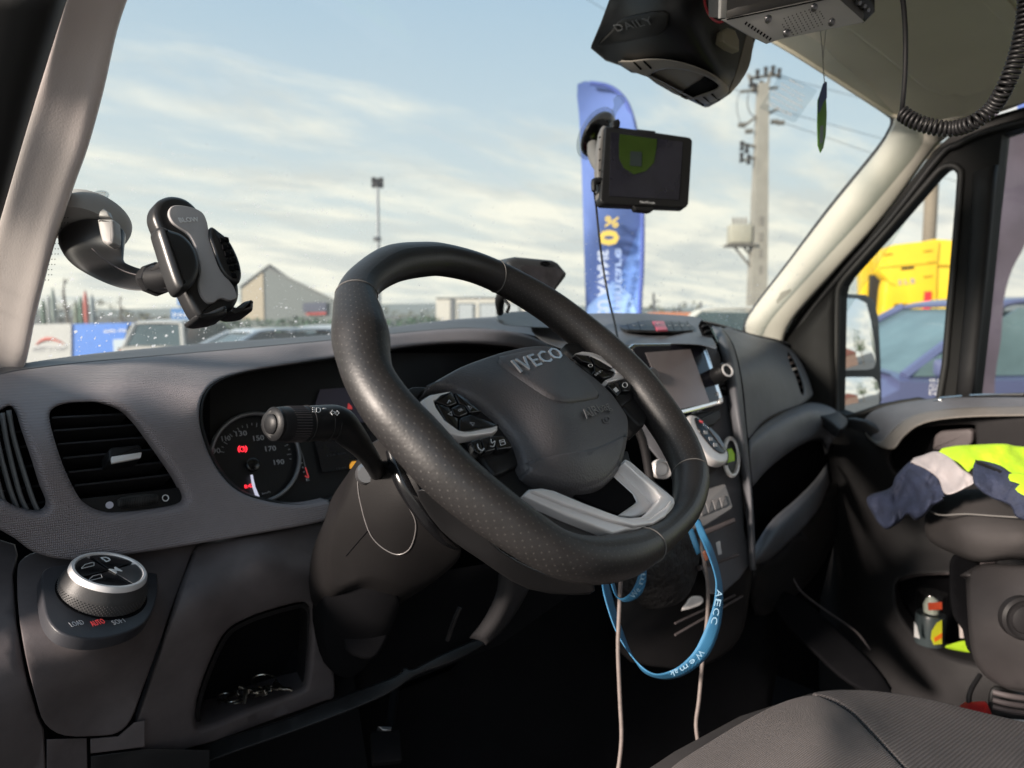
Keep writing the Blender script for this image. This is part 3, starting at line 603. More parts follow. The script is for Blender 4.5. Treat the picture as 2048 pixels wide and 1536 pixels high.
tube('support_edge', colm, m_lowd, [W(920, 1215, .88), W(908, 1243, .88), W(895, 1280, .89)], .003, 6)
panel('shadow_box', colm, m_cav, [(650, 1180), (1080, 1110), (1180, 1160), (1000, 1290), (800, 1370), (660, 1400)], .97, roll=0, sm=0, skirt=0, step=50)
panel('cowl_block', colm, m_cav, [(722, 1160), (745, 1158), (800, 1190), (802, 1205), (770, 1290), (740, 1320), (690, 1300), (686, 1230)], .825, roll=8, rd=.01, sm=3, skirt=.03, step=16)
lathe('lock_pin', colm, m_satin, W(754, 1217, .80), -F_, [(.003, -.01), (.003, 0), (.0015, .002)], 16)
lathe('ignition_boss', colm, m_dsatin, W(733, 948, .70), (-.5, -.8, .1), [(.011, -.02), (.011, 0), (.008, .004)], 24)
CL = TPS(cf_)
def oncol(P, e=.002): return [W(x, y, CL(x, y) - e) for x, y in P]
tube('cowl_seam', colm, mat('seam edge', (.16, .15, .15), .4), oncol([(726, 931), (716, 958), (719, 997), (736, 1059), (759, 1091), (793, 1109), (818, 1099), (830, 1069), (830, 1040), (815, 1010), (803, 990), (788, 958), (778, 918)], .0005), .0006, 6, sub=4)
tube('cowl_joint', colm, m_cav, oncol([(736, 1061), (715, 1085), (692, 1112)], .0004), .0005, 6)
tube('cowl_rail', colm, m_blackg, oncol([(783, 900), (800, 945), (818, 982), (850, 1030), (886, 1072), (910, 1092)], -.004), [.006, .009, .009, .0085, .007, .004], 14)
panel('column_collar', colm, m_black, [(830, 980), (900, 1000), (1000, 1100), (1100, 1150), (1180, 1160), (1180, 1190), (1060, 1180), (960, 1120), (880, 1060)], [(830, 980, .62), (1000, 1100, .64), (1180, 1170, .70), (900, 1060, .66)], roll=6, rd=.01, sm=3, skirt=.04)
# stalk
st = tube('indicator_stalk', colm, m_black, [W(545, 848, .555), W(556, 848, .56), W(600, 848, .575), W(640, 846, .59), W(676, 846, .602), W(700, 868, .615), W(728, 900, .64), W(745, 925, .66), W(756, 945, .70)],
          [.0105, .0133, .0141, .0146, .0142, .0125, .0095, .0085, .0085], 36, sub=5)
axs = (W(545, 848, .555) - W(600, 848, .575)).normalized()
lathe('stalk_cap', st, m_black, W(547, 848, .557), axs, [(.0128, -.003), (.0132, 0), (.0115, .0018), (.0085, .0022), (.0085, .0008), (.0078, .0004), (.0078, .003), (.006, .0045), (.002, .005)], 40)
for x, d, r in ((612, .5785, .01445), (648, .5925, .0147), (661, .597, .0146)):
    c = W(x, 847, d); u, v = basis(axs); tube('stalk_groove', st, m_lowd, [c + (u * math.cos(t) + v * math.sin(t)) * r for t in [i / 32 * 2 * math.pi for i in range(32)]], .0004, 5, closed=True, sub=1)
u, v = basis(axs)
for i in range(40):
    t = i / 40 * 2 * math.pi; d_ = u * math.cos(t) + v * math.sin(t)
    tube('grip_rib', st, m_low, [W(573, 848, .566) + d_ * .0139, W(603, 848, .576) + d_ * .0143], .00035, 4, sub=1)
ps = plane3((620, 818, .565), (690, 820, .595), (650, 838, .565))
tube('lamp_symbol', st, m_white, onp(ps, [(637, 815), (641, 817), (641, 822), (637, 825), (633, 824), (633, 816)]), .0003, 5, closed=True, sub=1)
for q in (815, 819, 823): tube('lamp_symbol', st, m_white, onp(ps, [(625, q), (630, q + 1)]), .0003, 5, sub=1)
tube('line_symbol', st, m_white, onp(ps, [(646, 817), (652, 817)]), .0004, 5, sub=1)
tube('arrow_symbol', st, m_white, onp(ps, [(661, 825), (665, 820), (665, 823), (669, 823), (669, 827), (665, 827), (665, 830)]), .0003, 5, closed=True, sub=1)
tube('arrow_symbol', st, m_white, onp(ps, [(678, 826), (674, 821), (674, 824), (671, 824), (671, 828), (674, 828), (674, 831)]), .0003, 5, closed=True, sub=1)

# ------------------------------------------------------------ steering wheel
wc = V((.423, .464, -.073)) + C0; wn = V((math.sin(math.radians(13.9)) * math.sin(math.radians(45.3)), -math.cos(math.radians(13.9)) * math.sin(math.radians(45.3)), math.cos(math.radians(45.3))))
WP = Plane(wc, wn)
whl = thing('steering_wheel', wc, 'flat bottomed black leather steering wheel with silver lower spoke and thumb buttons', 'steering wheel')
RM = [(845, 519, 35), (785, 528, 38), (735, 558, 37), (713, 592, 41), (717, 640, 52), (722, 678, 58), (727, 714, 54), (740, 758, 51), (778, 818, 54), (832, 878, 57), (892, 943, 57), (962, 1003, 55), (1050, 1067, 51), (1115, 1105, 48), (1176, 1120, 48), (1240, 1114, 46), (1284, 1097, 39), (1330, 1066, 31), (1368, 1022, 31), (1381, 972, 36), (1376, 928, 37), (1350, 872, 38), (1314, 818, 38), (1273, 765, 38), (1214, 708, 39), (1165, 664, 36), (1096, 611, 34), (1014, 563, 31.5), (950, 535, 31.5), (887, 520, 33)]
RP = [WP.at(x, y) for x, y, r in RM]; RR = [r / FPX * WP.d(x, y) for x, y, r in RM]
sg = ((0, 3.0, 'rim_section', m_leather), (3.0, 16.2, 'rim_grip', m_perf), (16.2, 19.6, 'rim_section', m_leather), (19.6, 27.3, 'rim_grip', m_perf), (27.3, 30, 'rim_section', m_leather))
n_r = len(RP)
for a, b, nm, mt in ((27.3, 33.0, 'rim_section', m_leather),) + sg[1:4]:
    tube(nm, whl, mt, RP, RR, 40, closed=True, sub=10, seg=(a, b), nrm=wn, uvs=True, caps=False)
Qs = crs(RP, 10, True); QR = [q.x for q in crs([(r, 0, 0) for r in RR], 10, True)]
for s_ in (3.0, 16.2, 19.6, 27.3):
    i = int(s_ * 10); t = (Qs[i + 1] - Qs[i - 1]).normalized(); a2 = t.cross(wn); r = QR[i] + .0002
    tube('rim_seam', whl, m_thread, [Qs[i] + (wn * math.cos(q) + a2 * math.sin(q)) * r + t * .004 * math.sin(q * 1 + .5) for q in [k / 28 * 2 * math.pi for k in range(28)]], .00055, 5, closed=True, sub=1)
# stitching inside edge of the bottom section
# hub
hp = WP.off(.004)
HO = [(847, 776), (868, 760), (890, 747), (925, 728), (961, 714), (1000, 701), (1031, 693), (1066, 687), (1100, 688), (1126, 699), (1157, 724), (1180, 742), (1202, 759), (1228, 784), (1244, 806), (1258, 828), (1262, 850), (1260, 875), (1252, 914), (1242, 938), (1228, 955), (1207, 972), (1185, 979), (1154, 980), (1108, 968), (1066, 951), (1050, 932), (1042, 905), (1031, 879), (1014, 856), (996, 834), (961, 802), (918, 780), (895, 773), (872, 773), (855, 780)]
hfield = [(x, y, hp.d(x, y) + .006) for x, y in HO[::2]] + [(x, y, hp.d(x, y) - e) for x, y, e in ((1060, 760, .020), (1140, 800, .026), (1080, 840, .024), (1180, 860, .022), (1100, 900, .020), (1000, 770, .012), (1180, 925, .016), (1120, 720, .010), (950, 750, .006))]
hub = panel('airbag_cover', whl, m_hub, HO, hfield, roll=9, rd=.008, sm=4, skirt=.012, step=12, push=-wn)
HT = TPS(hfield)
SH = [(988, 713), (1010, 735), (1050, 762), (1092, 790), (1116, 801), (1140, 806), (1170, 803), (1200, 797), (1204, 788), (1190, 765), (1165, 735), (1140, 712), (1108, 697), (1066, 694), (1020, 703)]
panel('logo_shield', hub, m_hub, SH, lambda x, y: HT(x, y) - .0062, roll=8, rd=.010, sm=4, skirt=.004, step=12, push=-wn)
panel('hub_ridge', hub, m_hub, [(1045, 925), (1110, 905), (1190, 890), (1255, 862), (1257, 880), (1240, 930), (1205, 965), (1154, 974), (1100, 960), (1062, 945)], lambda x, y: HT(x, y) - .003, roll=10, rd=.007, sm=4, skirt=.004, step=12, push=-wn)
def hubpl(a, b, c, e): return plane3((*a, HT(*a) - e), (*b, HT(*b) - e), (*c, HT(*c) - e))
pv = hubpl((1045, 742), (1130, 716), (1090, 700), .0072)
words('maker_lettering', hub, mat('bright badge metal', (.60, .60, .62), .22, .8), 'IVECO', (1040, 746), (1131, 714), pv, .0145, 0, .0014, shear=.28, bold=.012, space=1.12)
pb = hubpl((1175, 836), (1222, 815), (1200, 850), .0004)
words('airbag_lettering', hub, mat('embossed hub plastic', (.11, .108, .112), .35), 'AIRbag', (1173, 838), (1222, 817), pb.off(.0015), .009, 0, .0008)
tube('airbag_symbol', hub, m_hub, onp(pb.off(.0003), ell(1214, 838, 4, 4, 12)), .0005, 5, closed=True, sub=1)
tube('airbag_symbol', hub, m_hub, onp(pb.off(.0003), [(1204, 838), (1208, 846), (1218, 844)]), .0005, 5)
# lower body under the hub, spokes bed
panel('spoke_bed', whl, m_black, [(815, 780), (850, 772), (960, 790), (1060, 900), (1180, 960), (1250, 900), (1270, 930), (1350, 1000), (1300, 1070), (1220, 1085), (1110, 1060), (1010, 990), (900, 900), (830, 820)], lambda x, y: WP.d(x, y) + .018, roll=4, rd=.004, sm=4, skirt=.02, step=22, push=-wn)
panel('spoke_bed', whl, m_black, [(1130, 690), (1180, 690), (1230, 720), (1290, 790), (1290, 850), (1262, 830), (1200, 760)], lambda x, y: WP.d(x, y) + .014, roll=4, rd=.004, sm=4, skirt=.02, step=22, push=-wn)
prism('spoke_trim', whl, m_satin, [(1048, 990), (1059, 977), (1084, 974), (1108, 979), (1165, 1003), (1215, 1022), (1240, 1031), (1262, 1034), (1284, 1032), (1298, 1022), (1318, 1000), (1322, 992), (1310, 978), (1250, 924), (1252, 917), (1262, 922), (1309, 963), (1335, 983), (1350, 996), (1352, 1006), (1346, 1020), (1333, 1036), (1312, 1051), (1292, 1057), (1256, 1059), (1228, 1067), (1136, 1030)], WP.off(-.004), .012, .0025, base=0)
prism('spoke_trim', whl, m_satin, [(1252, 919), (1322, 990), (1300, 1026), (1268, 1034), (1236, 1030), (1262, 1012), (1275, 1003), (1268, 988), (1220, 945)], WP.off(-.004), .006, .002, base=-.006)
prism('spoke_ridge', whl, m_satin, [(1062, 980), (1086, 976), (1165, 1005), (1240, 1033), (1298, 1037), (1334, 1012), (1343, 1000), (1348, 1008), (1333, 1032), (1308, 1047), (1270, 1052), (1222, 1040), (1130, 1008)], WP.off(-.004), .0028, .0018, base=.0122)
prism('spoke_void', whl, m_cav, [(1150, 990), (1225, 950), (1266, 988), (1273, 1003), (1240, 1027), (1200, 1016)], WP.off(-.008), .003, .001)
panel('spoke_leather', whl, m_leather, [(1045, 992), (1060, 1000), (1136, 1034), (1222, 1068), (1200, 1078), (1150, 1068), (1095, 1045), (1055, 1020)], lambda x, y: WP.d(x, y) - .000, roll=3, rd=.003, sm=3, skirt=.015, step=14, push=-wn)
tube('rim_stitch', whl, m_thread, [WP.off(.0035).at(*p) for p in ((1052, 996), (1136, 1033), (1220, 1070))], .0005, 5)
# left thumb pod
lp = WP.off(-.002)
LO = [(842, 800), (856, 789), (900, 782), (930, 783), (975, 812), (1015, 860), (1042, 905), (1046, 925), (1030, 935), (1000, 950), (985, 945), (955, 905), (930, 880), (885, 860), (858, 835)]
pod = panel('button_pod', whl, m_black, LO, lambda x, y: lp.d(x, y) + .006, roll=6, rd=.006, sm=4, skirt=.02, step=14, push=-wn)
SF = [(845, 799), (860, 789), (902, 782), (893, 790), (868, 800), (873, 815), (890, 840), (918, 860), (940, 862), (985, 852), (996, 850), (996, 860), (985, 866), (930, 873), (905, 868), (885, 857), (862, 832)]
prism('pod_trim', pod, m_satin, SF, lp, .008, .0016, base=-.004)
bt = lp.off(.0012)
BT = {'button': ([(871, 801), (880, 789), (904, 782), (915, 806), (899, 812), (874, 803)], [(873, 806), (899, 814), (907, 832), (917, 836), (916, 860), (893, 843)], [(920, 836), (941, 828), (1000, 850), (985, 856), (930, 865), (919, 861)], [(903, 815), (918, 808), (929, 812), (937, 826), (921, 833), (909, 829)], [(909, 784), (925, 790), (965, 822), (942, 825), (932, 811), (919, 806)])}
for P in BT['button']: prism('button', pod, m_blackg, P, bt, .005, .0012, base=-.002, r=3)
for P in ([(942, 882), (960, 876), (968, 903), (960, 908), (950, 900)], [(963, 876), (981, 871), (992, 899), (972, 904)], [(984, 871), (1005, 870), (1021, 885), (1026, 895), (996, 899)]): prism('button', pod, m_blackg, P, bt, .006, .0012, base=-.003, r=3)
bq = bt.off(.0034)
for P, cl in (([(895, 806), (898, 800), (902, 804)], 0), ([(903, 823), (896, 828), (904, 831)], 1), ([(940, 845), (949, 846), (946, 851)], 1), ([(936, 812), (944, 815), (941, 819)], 1)):
    tube('button_symbol', pod, m_grey, onp(bq, P), .0003, 5, closed=bool(cl), sub=1)
words('button_symbol', pod, m_grey, 'OK', (919, 824), (927, 820), bq, .0022, 0, .0002)
tube('button_symbol', pod, m_white, onp(bq, [(955, 888), (957, 896), (964, 901), (968, 897)]), .0004, 5)
tube('button_symbol', pod, m_white, onp(bq, [(982, 878), (984, 886), (990, 882), (987, 893), (981, 892)]), .0003, 5)
tube('button_symbol', pod, m_white, onp(bq, [(999, 881), (1008, 879), (1011, 888), (1002, 891)]), .0003, 5, closed=True, sub=1)
tube('button_symbol', pod, m_white, onp(bq, [(1002, 884), (1008, 883)]), .0003, 5, sub=1)
# right thumb pod
RO = [(1146, 706), (1160, 702), (1190, 708), (1220, 725), (1250, 745), (1266, 775), (1268, 795), (1256, 806), (1240, 810), (1205, 765)]
pod2 = panel('button_pod', whl, m_black, RO, lambda x, y: lp.d(x, y) + .004, roll=5, rd=.006, sm=4, skirt=.02, step=14, push=-wn)
prism('pod_trim', pod2, m_satin, [(1150, 707), (1165, 702), (1185, 704), (1205, 712), (1248, 737), (1254, 750), (1251, 756), (1218, 764), (1212, 759), (1225, 753), (1232, 744), (1226, 735), (1200, 720), (1178, 710)], lp, .008, .0016, base=-.004)
for P in ([(1150, 709), (1178, 711), (1186, 728), (1166, 722)], [(1181, 712), (1200, 721), (1226, 737), (1212, 742), (1190, 727)], [(1188, 730), (1211, 744), (1230, 744), (1223, 753), (1208, 756), (1190, 742)]): prism('button', pod2, m_blackg, P, bt, .005, .001, base=-.002, r=2)
for P in ([(1216, 770), (1234, 761), (1244, 782), (1236, 792)], [(1237, 760), (1252, 756), (1262, 772), (1262, 782), (1247, 782)]): prism('button', pod2, m_blackg, P, bt, .006, .001, base=-.003, r=2)
tube('button_symbol', pod2, m_white, onp(bq, ell(1181, 731, 4, 3, 12)), .0003, 5, closed=True, sub=1)
words('button_symbol', pod2, m_white, 'SET-', (1191, 752), (1206, 742), bq, .002, 0, .0002)
tube('button_symbol', pod2, m_white, onp(bq, ell(1250, 770, 5, 5, 14)), .0004, 5, closed=True, sub=1)
prism('button_symbol', pod2, m_white, [(1226, 778), (1232, 774), (1238, 781), (1232, 785)], bq, .0003)
# ------------------------------------------------------------ dashboard, centre and passenger side
top_f = TPS([(1100, 640, 1.30), (1170, 630, 1.42), (1300, 628, 1.50), (1401, 638, 1.50), (1430, 655, 1.38), (1130, 700, 1.06), (1240, 690, 1.10), (1340, 684, 1.12), (1410, 680, 1.14), (1240, 655, 1.22), (1390, 660, 1.26)])
panel('centre_top', dash, m_pass, [(1060, 655), (1080, 636), (1130, 630), (1200, 626), (1300, 627), (1390, 633), (1408, 642), (1420, 662), (1428, 680), (1440, 700), (1400, 690), (1330, 688), (1258, 692), (1240, 700), (1200, 720), (1130, 700), (1080, 680)], top_f, roll=5, rd=.01, sm=3, skirt=.02, step=18)
tp = plane3((1245, 660, top_f(1245, 660) - .002), (1390, 664, top_f(1390, 664) - .002), (1320, 645, top_f(1320, 645) - .002))
sw = prism('switch_strip', dash, m_black, [(1232, 642), (1300, 640), (1375, 645), (1386, 652), (1388, 660), (1350, 662), (1250, 659), (1240, 654)], tp, .004, .001, base=-.001, r=5)
prism('hazard_switch', sw, mat('red hazard switch', (.55, .05, .09), .4), [(1305, 642), (1328, 642), (1336, 659), (1314, 660)], tp, .003, .001, base=.003)
for x in (1252, 1275, 1342, 1358, 1374): tube('switch_gap', sw, m_cav, [tp.off(.0032).at(x, 642), tp.off(.0032).at(x + 7, 661)], .0004, 4, sub=1)
for x, s in ((1268, 'i'), (1284, 'i'), (1316, '!'), (1338, 'n'), (1351, 'a'), (1364, 'p'), (1377, 'i')): words('switch_symbol', sw, m_grey, s, (x, 655), (x + 5, 655), tp, .006, .0032 if s != '!' else .0062, bold=.03)
# screen unit
sp = plane3((1275, 700, 1.075), (1410, 700, 1.15), (1330, 820, 1.06))
panel('stack_front', dash, m_pass, [(1205, 715), (1245, 690), (1330, 680), (1415, 680), (1436, 700), (1448, 740), (1464, 830), (1478, 900), (1486, 980), (1490, 1060), (1500, 1130), (1420, 1190), (1380, 1010), (1300, 900), (1230, 800)], [(1230, 700, 1.10), (1415, 690, 1.17), (1460, 830, 1.15), (1340, 850, 1.08), (1480, 1000, 1.13), (1400, 1050, 1.08), (1500, 1130, 1.14), (1250, 800, 1.08), (1420, 1180, 1.05)], roll=5, rd=.01, sm=3, skirt=.05, step=22)
SB = [(1258, 694), (1268, 686), (1398, 684), (1412, 689), (1424, 720), (1449, 800), (1446, 808), (1372, 828), (1330, 836), (1312, 828), (1285, 770)]
sb = prism('screen_bezel', dash, m_chrome, SB, sp.off(.004), .014, .004, base=-.006)
prism('screen_glass', sb, m_scrb, [(1266, 698), (1274, 692), (1396, 690), (1406, 696), (1440, 800), (1372, 818), (1334, 826), (1322, 820), (1292, 768)], sp.off(.004), .004, .001, base=.006)
prism('screen_display', sb, m_scrn, [(1291, 705), (1381, 698), (1420, 806), (1340, 822)], sp.off(.004), .001, base=.0102)
kno = sp.off(.014)
kn_ = lathe('tuning_knob', sb, m_black, kno.at(1432, 752), (kno.n - R_ * .1).normalized(), [(.0135, 0), (.013, .022), (.0115, .024)], 32)
lathe('knob_ring', kn_, m_satin, kno.at(1432, 752) + kno.n * .0235, (kno.n - R_ * .1).normalized(), [(.011, 0), (.0105, .002), (.008, .002), (.0075, .0005)], 32)
lathe('volume_knob', sb, m_dsatin, kno.at(1300, 752), (kno.n - R_ * .1).normalized(), [(.010, -.01), (.010, .008), (.008, .010)], 28)
for x, y in ((1428, 790), (1436, 802)): prism('side_button', sb, m_satin, [(x, y - 6), (x + 9, y - 7), (x + 11, y + 2), (x + 3, y + 4)], sp.off(.004), .004, .001, base=.006)
words('radio_lettering', sb, m_grey, 'DAILY', (1380, 829), (1401, 823), sp.off(.004), .005, .004, bold=.02)
# dark lower step under screen
prism('stack_step', dash, m_black, [(1325, 842), (1372, 834), (1440, 815), (1444, 835), (1430, 850), (1340, 872)], sp.off(-.004), .01, .003, r=4)
# centre air vents: dark slot with slats between the screen and the passenger pad
vc = plane3((1412, 655, 1.22), (1440, 690, 1.22), (1450, 790, 1.16))
va = prism('air_vent', dash, m_cav, [(1404, 640), (1420, 655), (1438, 690), (1452, 740), (1456, 790), (1446, 790), (1432, 740), (1416, 690), (1400, 650)], vc, .004)
for k in range(13):
    t = k / 12; x, y = 1410 + 40 * t ** .8, 652 + 132 * t; prism('slat', va, m_lowd, [(x - 3, y - 3), (x + 9, y - 5), (x + 9, y - 2), (x - 3, y + 1)], vc, .006, base=.003)
# sweeping trim between stack and passenger pad
loft('stack_side_trim', dash, m_pass, [
    [W(1424, 652, 1.30), W(1438, 690, 1.20), W(1452, 750, 1.16), W(1462, 830, 1.13), W(1476, 910, 1.12), W(1488, 980, 1.12), W(1496, 1060, 1.12), W(1500, 1140, 1.13)],
    [W(1436, 656, 1.28), W(1455, 695, 1.18), W(1468, 755, 1.14), W(1478, 830, 1.11), W(1490, 910, 1.10), W(1500, 980, 1.10), W(1504, 1060, 1.11), W(1508, 1140, 1.12)],
    [W(1440, 654, 1.33), W(1464, 690, 1.24), W(1480, 755, 1.19), W(1488, 830, 1.16), W(1496, 910, 1.14), W(1502, 980, 1.14), W(1507, 1060, 1.14), W(1510, 1140, 1.15)],
    [W(1440, 655, 1.40), W(1464, 690, 1.32), W(1482, 755, 1.26), W(1489, 830, 1.22), W(1496, 910, 1.2), W(1502, 980, 1.2), W(1507, 1060, 1.2), W(1510, 1140, 1.2)]], 4, 4, solid=.003)
tube('trim_seam', dash, m_cav, [W(1440, 655, 1.325), W(1465, 690, 1.235), W(1481, 755, 1.185), W(1489, 830, 1.155), W(1497, 910, 1.135), W(1503, 980, 1.135)], .002, 6)
# passenger fascia
pf = TPS([(1430, 650, 1.45), (1480, 662, 1.62), (1560, 684, 1.80), (1600, 715, 1.80), (1626, 780, 1.74), (1470, 720, 1.26), (1490, 800, 1.22), (1500, 880, 1.20), (1560, 760, 1.50), (1560, 830, 1.42), (1530, 700, 1.52), (1622, 805, 1.70)])
PV = [(1576, 704), (1586, 716), (1600, 748), (1608, 776), (1608, 790), (1602, 786), (1592, 754), (1578, 722)]
panel('passenger_fascia', dash, m_pass, [(1438, 652), (1478, 662), (1520, 674), (1552, 682), (1574, 692), (1592, 708), (1610, 738), (1624, 776), (1625, 792), (1600, 812), (1560, 826), (1528, 844), (1506, 868), (1496, 880), (1491, 850), (1483, 770), (1464, 696)], pf, roll=5, rd=.02, holes=[PV], hroll=4, hrd=.01, hwall=.03, sm=4, skirt=.05, step=18)
pvp = plane3((1576, 704, 1.83), (1608, 790, 1.76), (1600, 704, 1.84))
v3 = prism('air_vent', dash, m_cav, [(1565, 695), (1600, 695), (1625, 795), (1590, 800)], pvp, .003)
for k in range(7): prism('slat', v3, m_satin if k == 2 else m_low, [(1578 + 4.2 * k, 712 + 12 * k), (1590 + 4 * k, 710 + 12 * k), (1591 + 4 * k, 713 + 12 * k), (1579 + 4.2 * k, 716 + 12 * k)], pvp, .008, base=.003)
# sheet behind the pad to the windscreen
loft('scuttle', dash, m_top, [[W(1100, 634, 1.5), W(1250, 630, 1.65), W(1400, 641, 1.68), W(1500, 668, 1.72), W(1600, 700, 1.86), W(1640, 780, 1.84)], [W(1100, 640, 1.75), W(1250, 640, 1.85), W(1400, 652, 1.9), W(1500, 670, 1.95), W(1600, 690, 2.0), W(1650, 780, 1.9)]], 4, 3, solid=.003)
# arching shelf edge
sh = [[(1497, 882, 1.20), (1512, 862, 1.26), (1540, 840, 1.36), (1580, 820, 1.50), (1622, 806, 1.66), (1660, 815, 1.72), (1685, 840, 1.70)],
      [(1497, 905, 1.17), (1520, 880, 1.23), (1552, 855, 1.33), (1590, 836, 1.45), (1625, 828, 1.58), (1655, 836, 1.64), (1676, 862, 1.64)],
      [(1498, 950, 1.17), (1524, 920, 1.22), (1560, 890, 1.31), (1596, 872, 1.43), (1626, 862, 1.56), (1648, 866, 1.62), (1660, 890, 1.64)],
      [(1502, 972, 1.19), (1530, 938, 1.25), (1566, 905, 1.35), (1600, 884, 1.46), (1628, 874, 1.60), (1645, 880, 1.66), (1655, 905, 1.68)],
      [(1502, 975, 1.30), (1530, 942, 1.36), (1566, 912, 1.46), (1600, 890, 1.58), (1628, 880, 1.72), (1643, 886, 1.78), (1650, 910, 1.78)]]
loft('shelf_edge', dash, m_pass, [[W(*p) for p in r] for r in sh], 5, 4, solid=.003)
panel('shelf_cavity', dash, m_cav, [(1490, 860), (1560, 850), (1680, 850), (1700, 900), (1690, 1000), (1640, 1200), (1500, 1200)], [(1490, 860, 1.5), (1680, 850, 1.82), (1700, 1000, 1.82), (1500, 1200, 1.45), (1640, 1200, 1.75)], roll=0, sm=0, skirt=0, step=50)
loft('glovebox_lip', dash, m_pass, [[W(1655, 925, 1.70), W(1630, 960, 1.60), (W(1590, 1000, 1.48)), W(1545, 1040, 1.36), W(1512, 1090, 1.26), W(1503, 1118, 1.22)], [W(1655, 945, 1.66), W(1636, 985, 1.57), W(1600, 1025, 1.45), W(1560, 1062, 1.33), W(1530, 1100, 1.24), W(1506, 1124, 1.20)], [W(1658, 965, 1.70), W(1640, 1010, 1.62), W(1610, 1050, 1.50), W(1570, 1090, 1.38), W(1535, 1120, 1.30), W(1508, 1130, 1.24)]], 4, 4, solid=.003)
panel('glovebox_front', dash, m_lowd, [(1508, 1126), (1570, 1088), (1640, 1008), (1662, 965), (1690, 1000), (1650, 1120), (1580, 1200), (1510, 1230)], [(1508, 1126, 1.26), (1640, 1008, 1.64), (1690, 1000, 1.8), (1580, 1200, 1.5), (1510, 1230, 1.35)], roll=0, skirt=.02, sm=3, step=30)
prism('end_cup', dash, m_lowd, [(1600, 818), (1625, 806), (1660, 812), (1690, 832), (1697, 845), (1680, 858), (1650, 835)], plane3((1600, 815, 1.74), (1690, 835, 1.80), (1650, 838, 1.70)), .02, .005, sm=3)
tube('cup_rim', dash, m_pass, onp(plane3((1600, 815, 1.735), (1690, 835, 1.795), (1650, 838, 1.695)), [(1606, 814), (1625, 808), (1658, 814), (1684, 830), (1670, 834), (1640, 824)]), .004, 8, closed=True)
# gear selector pod
gp = plane3((1385, 840, 1.055), (1450, 930, 1.035), (1420, 840, 1.09))
gs = thing('gear_selector', W(1415, 880, 1.08), 'silver teardrop gear selector pod on the centre stack right of the steering wheel', 'gear selector')
G0 = [(1378, 834), (1384, 828), (1396, 832), (1412, 846), (1432, 868), (1450, 892), (1458, 908), (1457, 922), (1446, 926), (1430, 922), (1412, 908), (1394, 882), (1380, 856)]
prism('pod_body', gs, m_black, inset([V(p) for p in G0], -1), gp, .05, .004, base=-.05, sm=4)
prism('pod_rim', gs, m_satin, G0, gp, .012, .005, base=0, sm=4)
prism('pod_face', gs, m_blackg, [(1391, 836), (1399, 838), (1413, 850), (1434, 874), (1449, 896), (1452, 904), (1444, 906), (1430, 898), (1412, 878), (1398, 858)], gp, .002, .0006, base=.012, sm=4)
ge = gp.off(.0145)
for x, y in ((1411, 864), (1421, 877), (1430, 889)): prism('selector_letter', gs, m_grey, [(x - 3, y - 3), (x + 4, y - 2), (x + 5, y + 4), (x - 2, y + 4)], ge, .0006)
prism('selector_letter', gs, m_redp, [(1399, 840), (1406, 842), (1406, 846), (1401, 844)], ge, .0006)
prism('silver_strip', gs, m_dsatin, [(1420, 854), (1438, 872), (1450, 892), (1445, 894), (1433, 877), (1418, 858)], ge, .0006)
# start button
sr = plane3((1450, 880, 1.10), (1475, 930, 1.10), (1462, 950, 1.08))
sbn = thing('start_button', W(1462, 920, 1.11), 'round start button in a silver ring with a lime green tag, behind the gear selector', 'start button')
tube('silver_ring', sbn, m_satin, onp(sr, [(1462 + 14 * math.cos(t) * 1.0 + 2 * math.sin(t), 914 + 37 * math.sin(t)) for t in [i / 16 * 2 * math.pi for i in range(16)]]), .0035, 10, closed=True)
prism('button_body', sbn, m_black, [(1462 + 12 * math.cos(t), 914 + 33 * math.sin(t)) for t in [i / 16 * 2 * math.pi for i in range(16)]], sr.off(-.004), .006, .001)
prism('green_tag', sbn, mat('lime tag', (.45, .75, .03), .5), [(1456, 898), (1464, 896), (1470, 908), (1470, 922), (1457, 928), (1454, 912)], sr, .003, .001, base=.001)
prism('tag_bar', sbn, m_black, [(1454, 926), (1472, 921), (1472, 925), (1455, 930)], sr, .003, base=.003)
# chrome cup / column item at 1325,935
lathe('round_socket', dash, m_satin, W(1326, 938, 1.02), (-.6, -.75, .2), [(.014, -.02), (.014, 0), (.010, .002), (.009, -.01)], 28)
tube('stack_edge', dash, m_lowd, [W(1258, 830, 1.0), W(1285, 880, 1.0), W(1300, 960, 1.0), W(1306, 1010, 1.0)], .006, 8)
# lower switch panel
lq = plane3((1400, 1010, 1.07), (1455, 970, 1.10), (1410, 1048, 1.06))
lw = prism('switch_panel', dash, mat('light grey switch panel', (.17, .17, .175), .45), [(1330, 1004), (1452, 966), (1468, 1016), (1412, 1052), (1345, 1075)], lq, .012, .003, r=6)
for k in range(4):
    x, y = 1398 + 13.5 * k, 1012 - 5.6 * k; prism('switch', lw, mat('grey switch cap', (.13, .13, .135), .4), [(x, y), (x + 12.5, y - 5), (x + 18, y + 14), (x + 6, y + 20)], lq, .004, .001, base=.011, r=1)
for P in ([(1405, 1060), (1470, 1035), (1474, 1044), (1412, 1070)], [(1400, 1130), (1478, 1106), (1480, 1112), (1404, 1140)]): prism('slot_edge', dash, m_low, P, lq.off(.0), .01, .003)
prism('print_strip', dash, m_grey, [(1432, 1085), (1440, 1082), (1444, 1108), (1437, 1110)], lq.off(.003), .001)
for (x0, y0, x1, y1) in ((1350, 1247, 1470, 1190), (1350, 1270, 1485, 1192)): tube('stack_groove', dash, m_low, [W(x0, y0, 1.06), W(x1, y1, 1.13)], .0018, 6, sub=1)
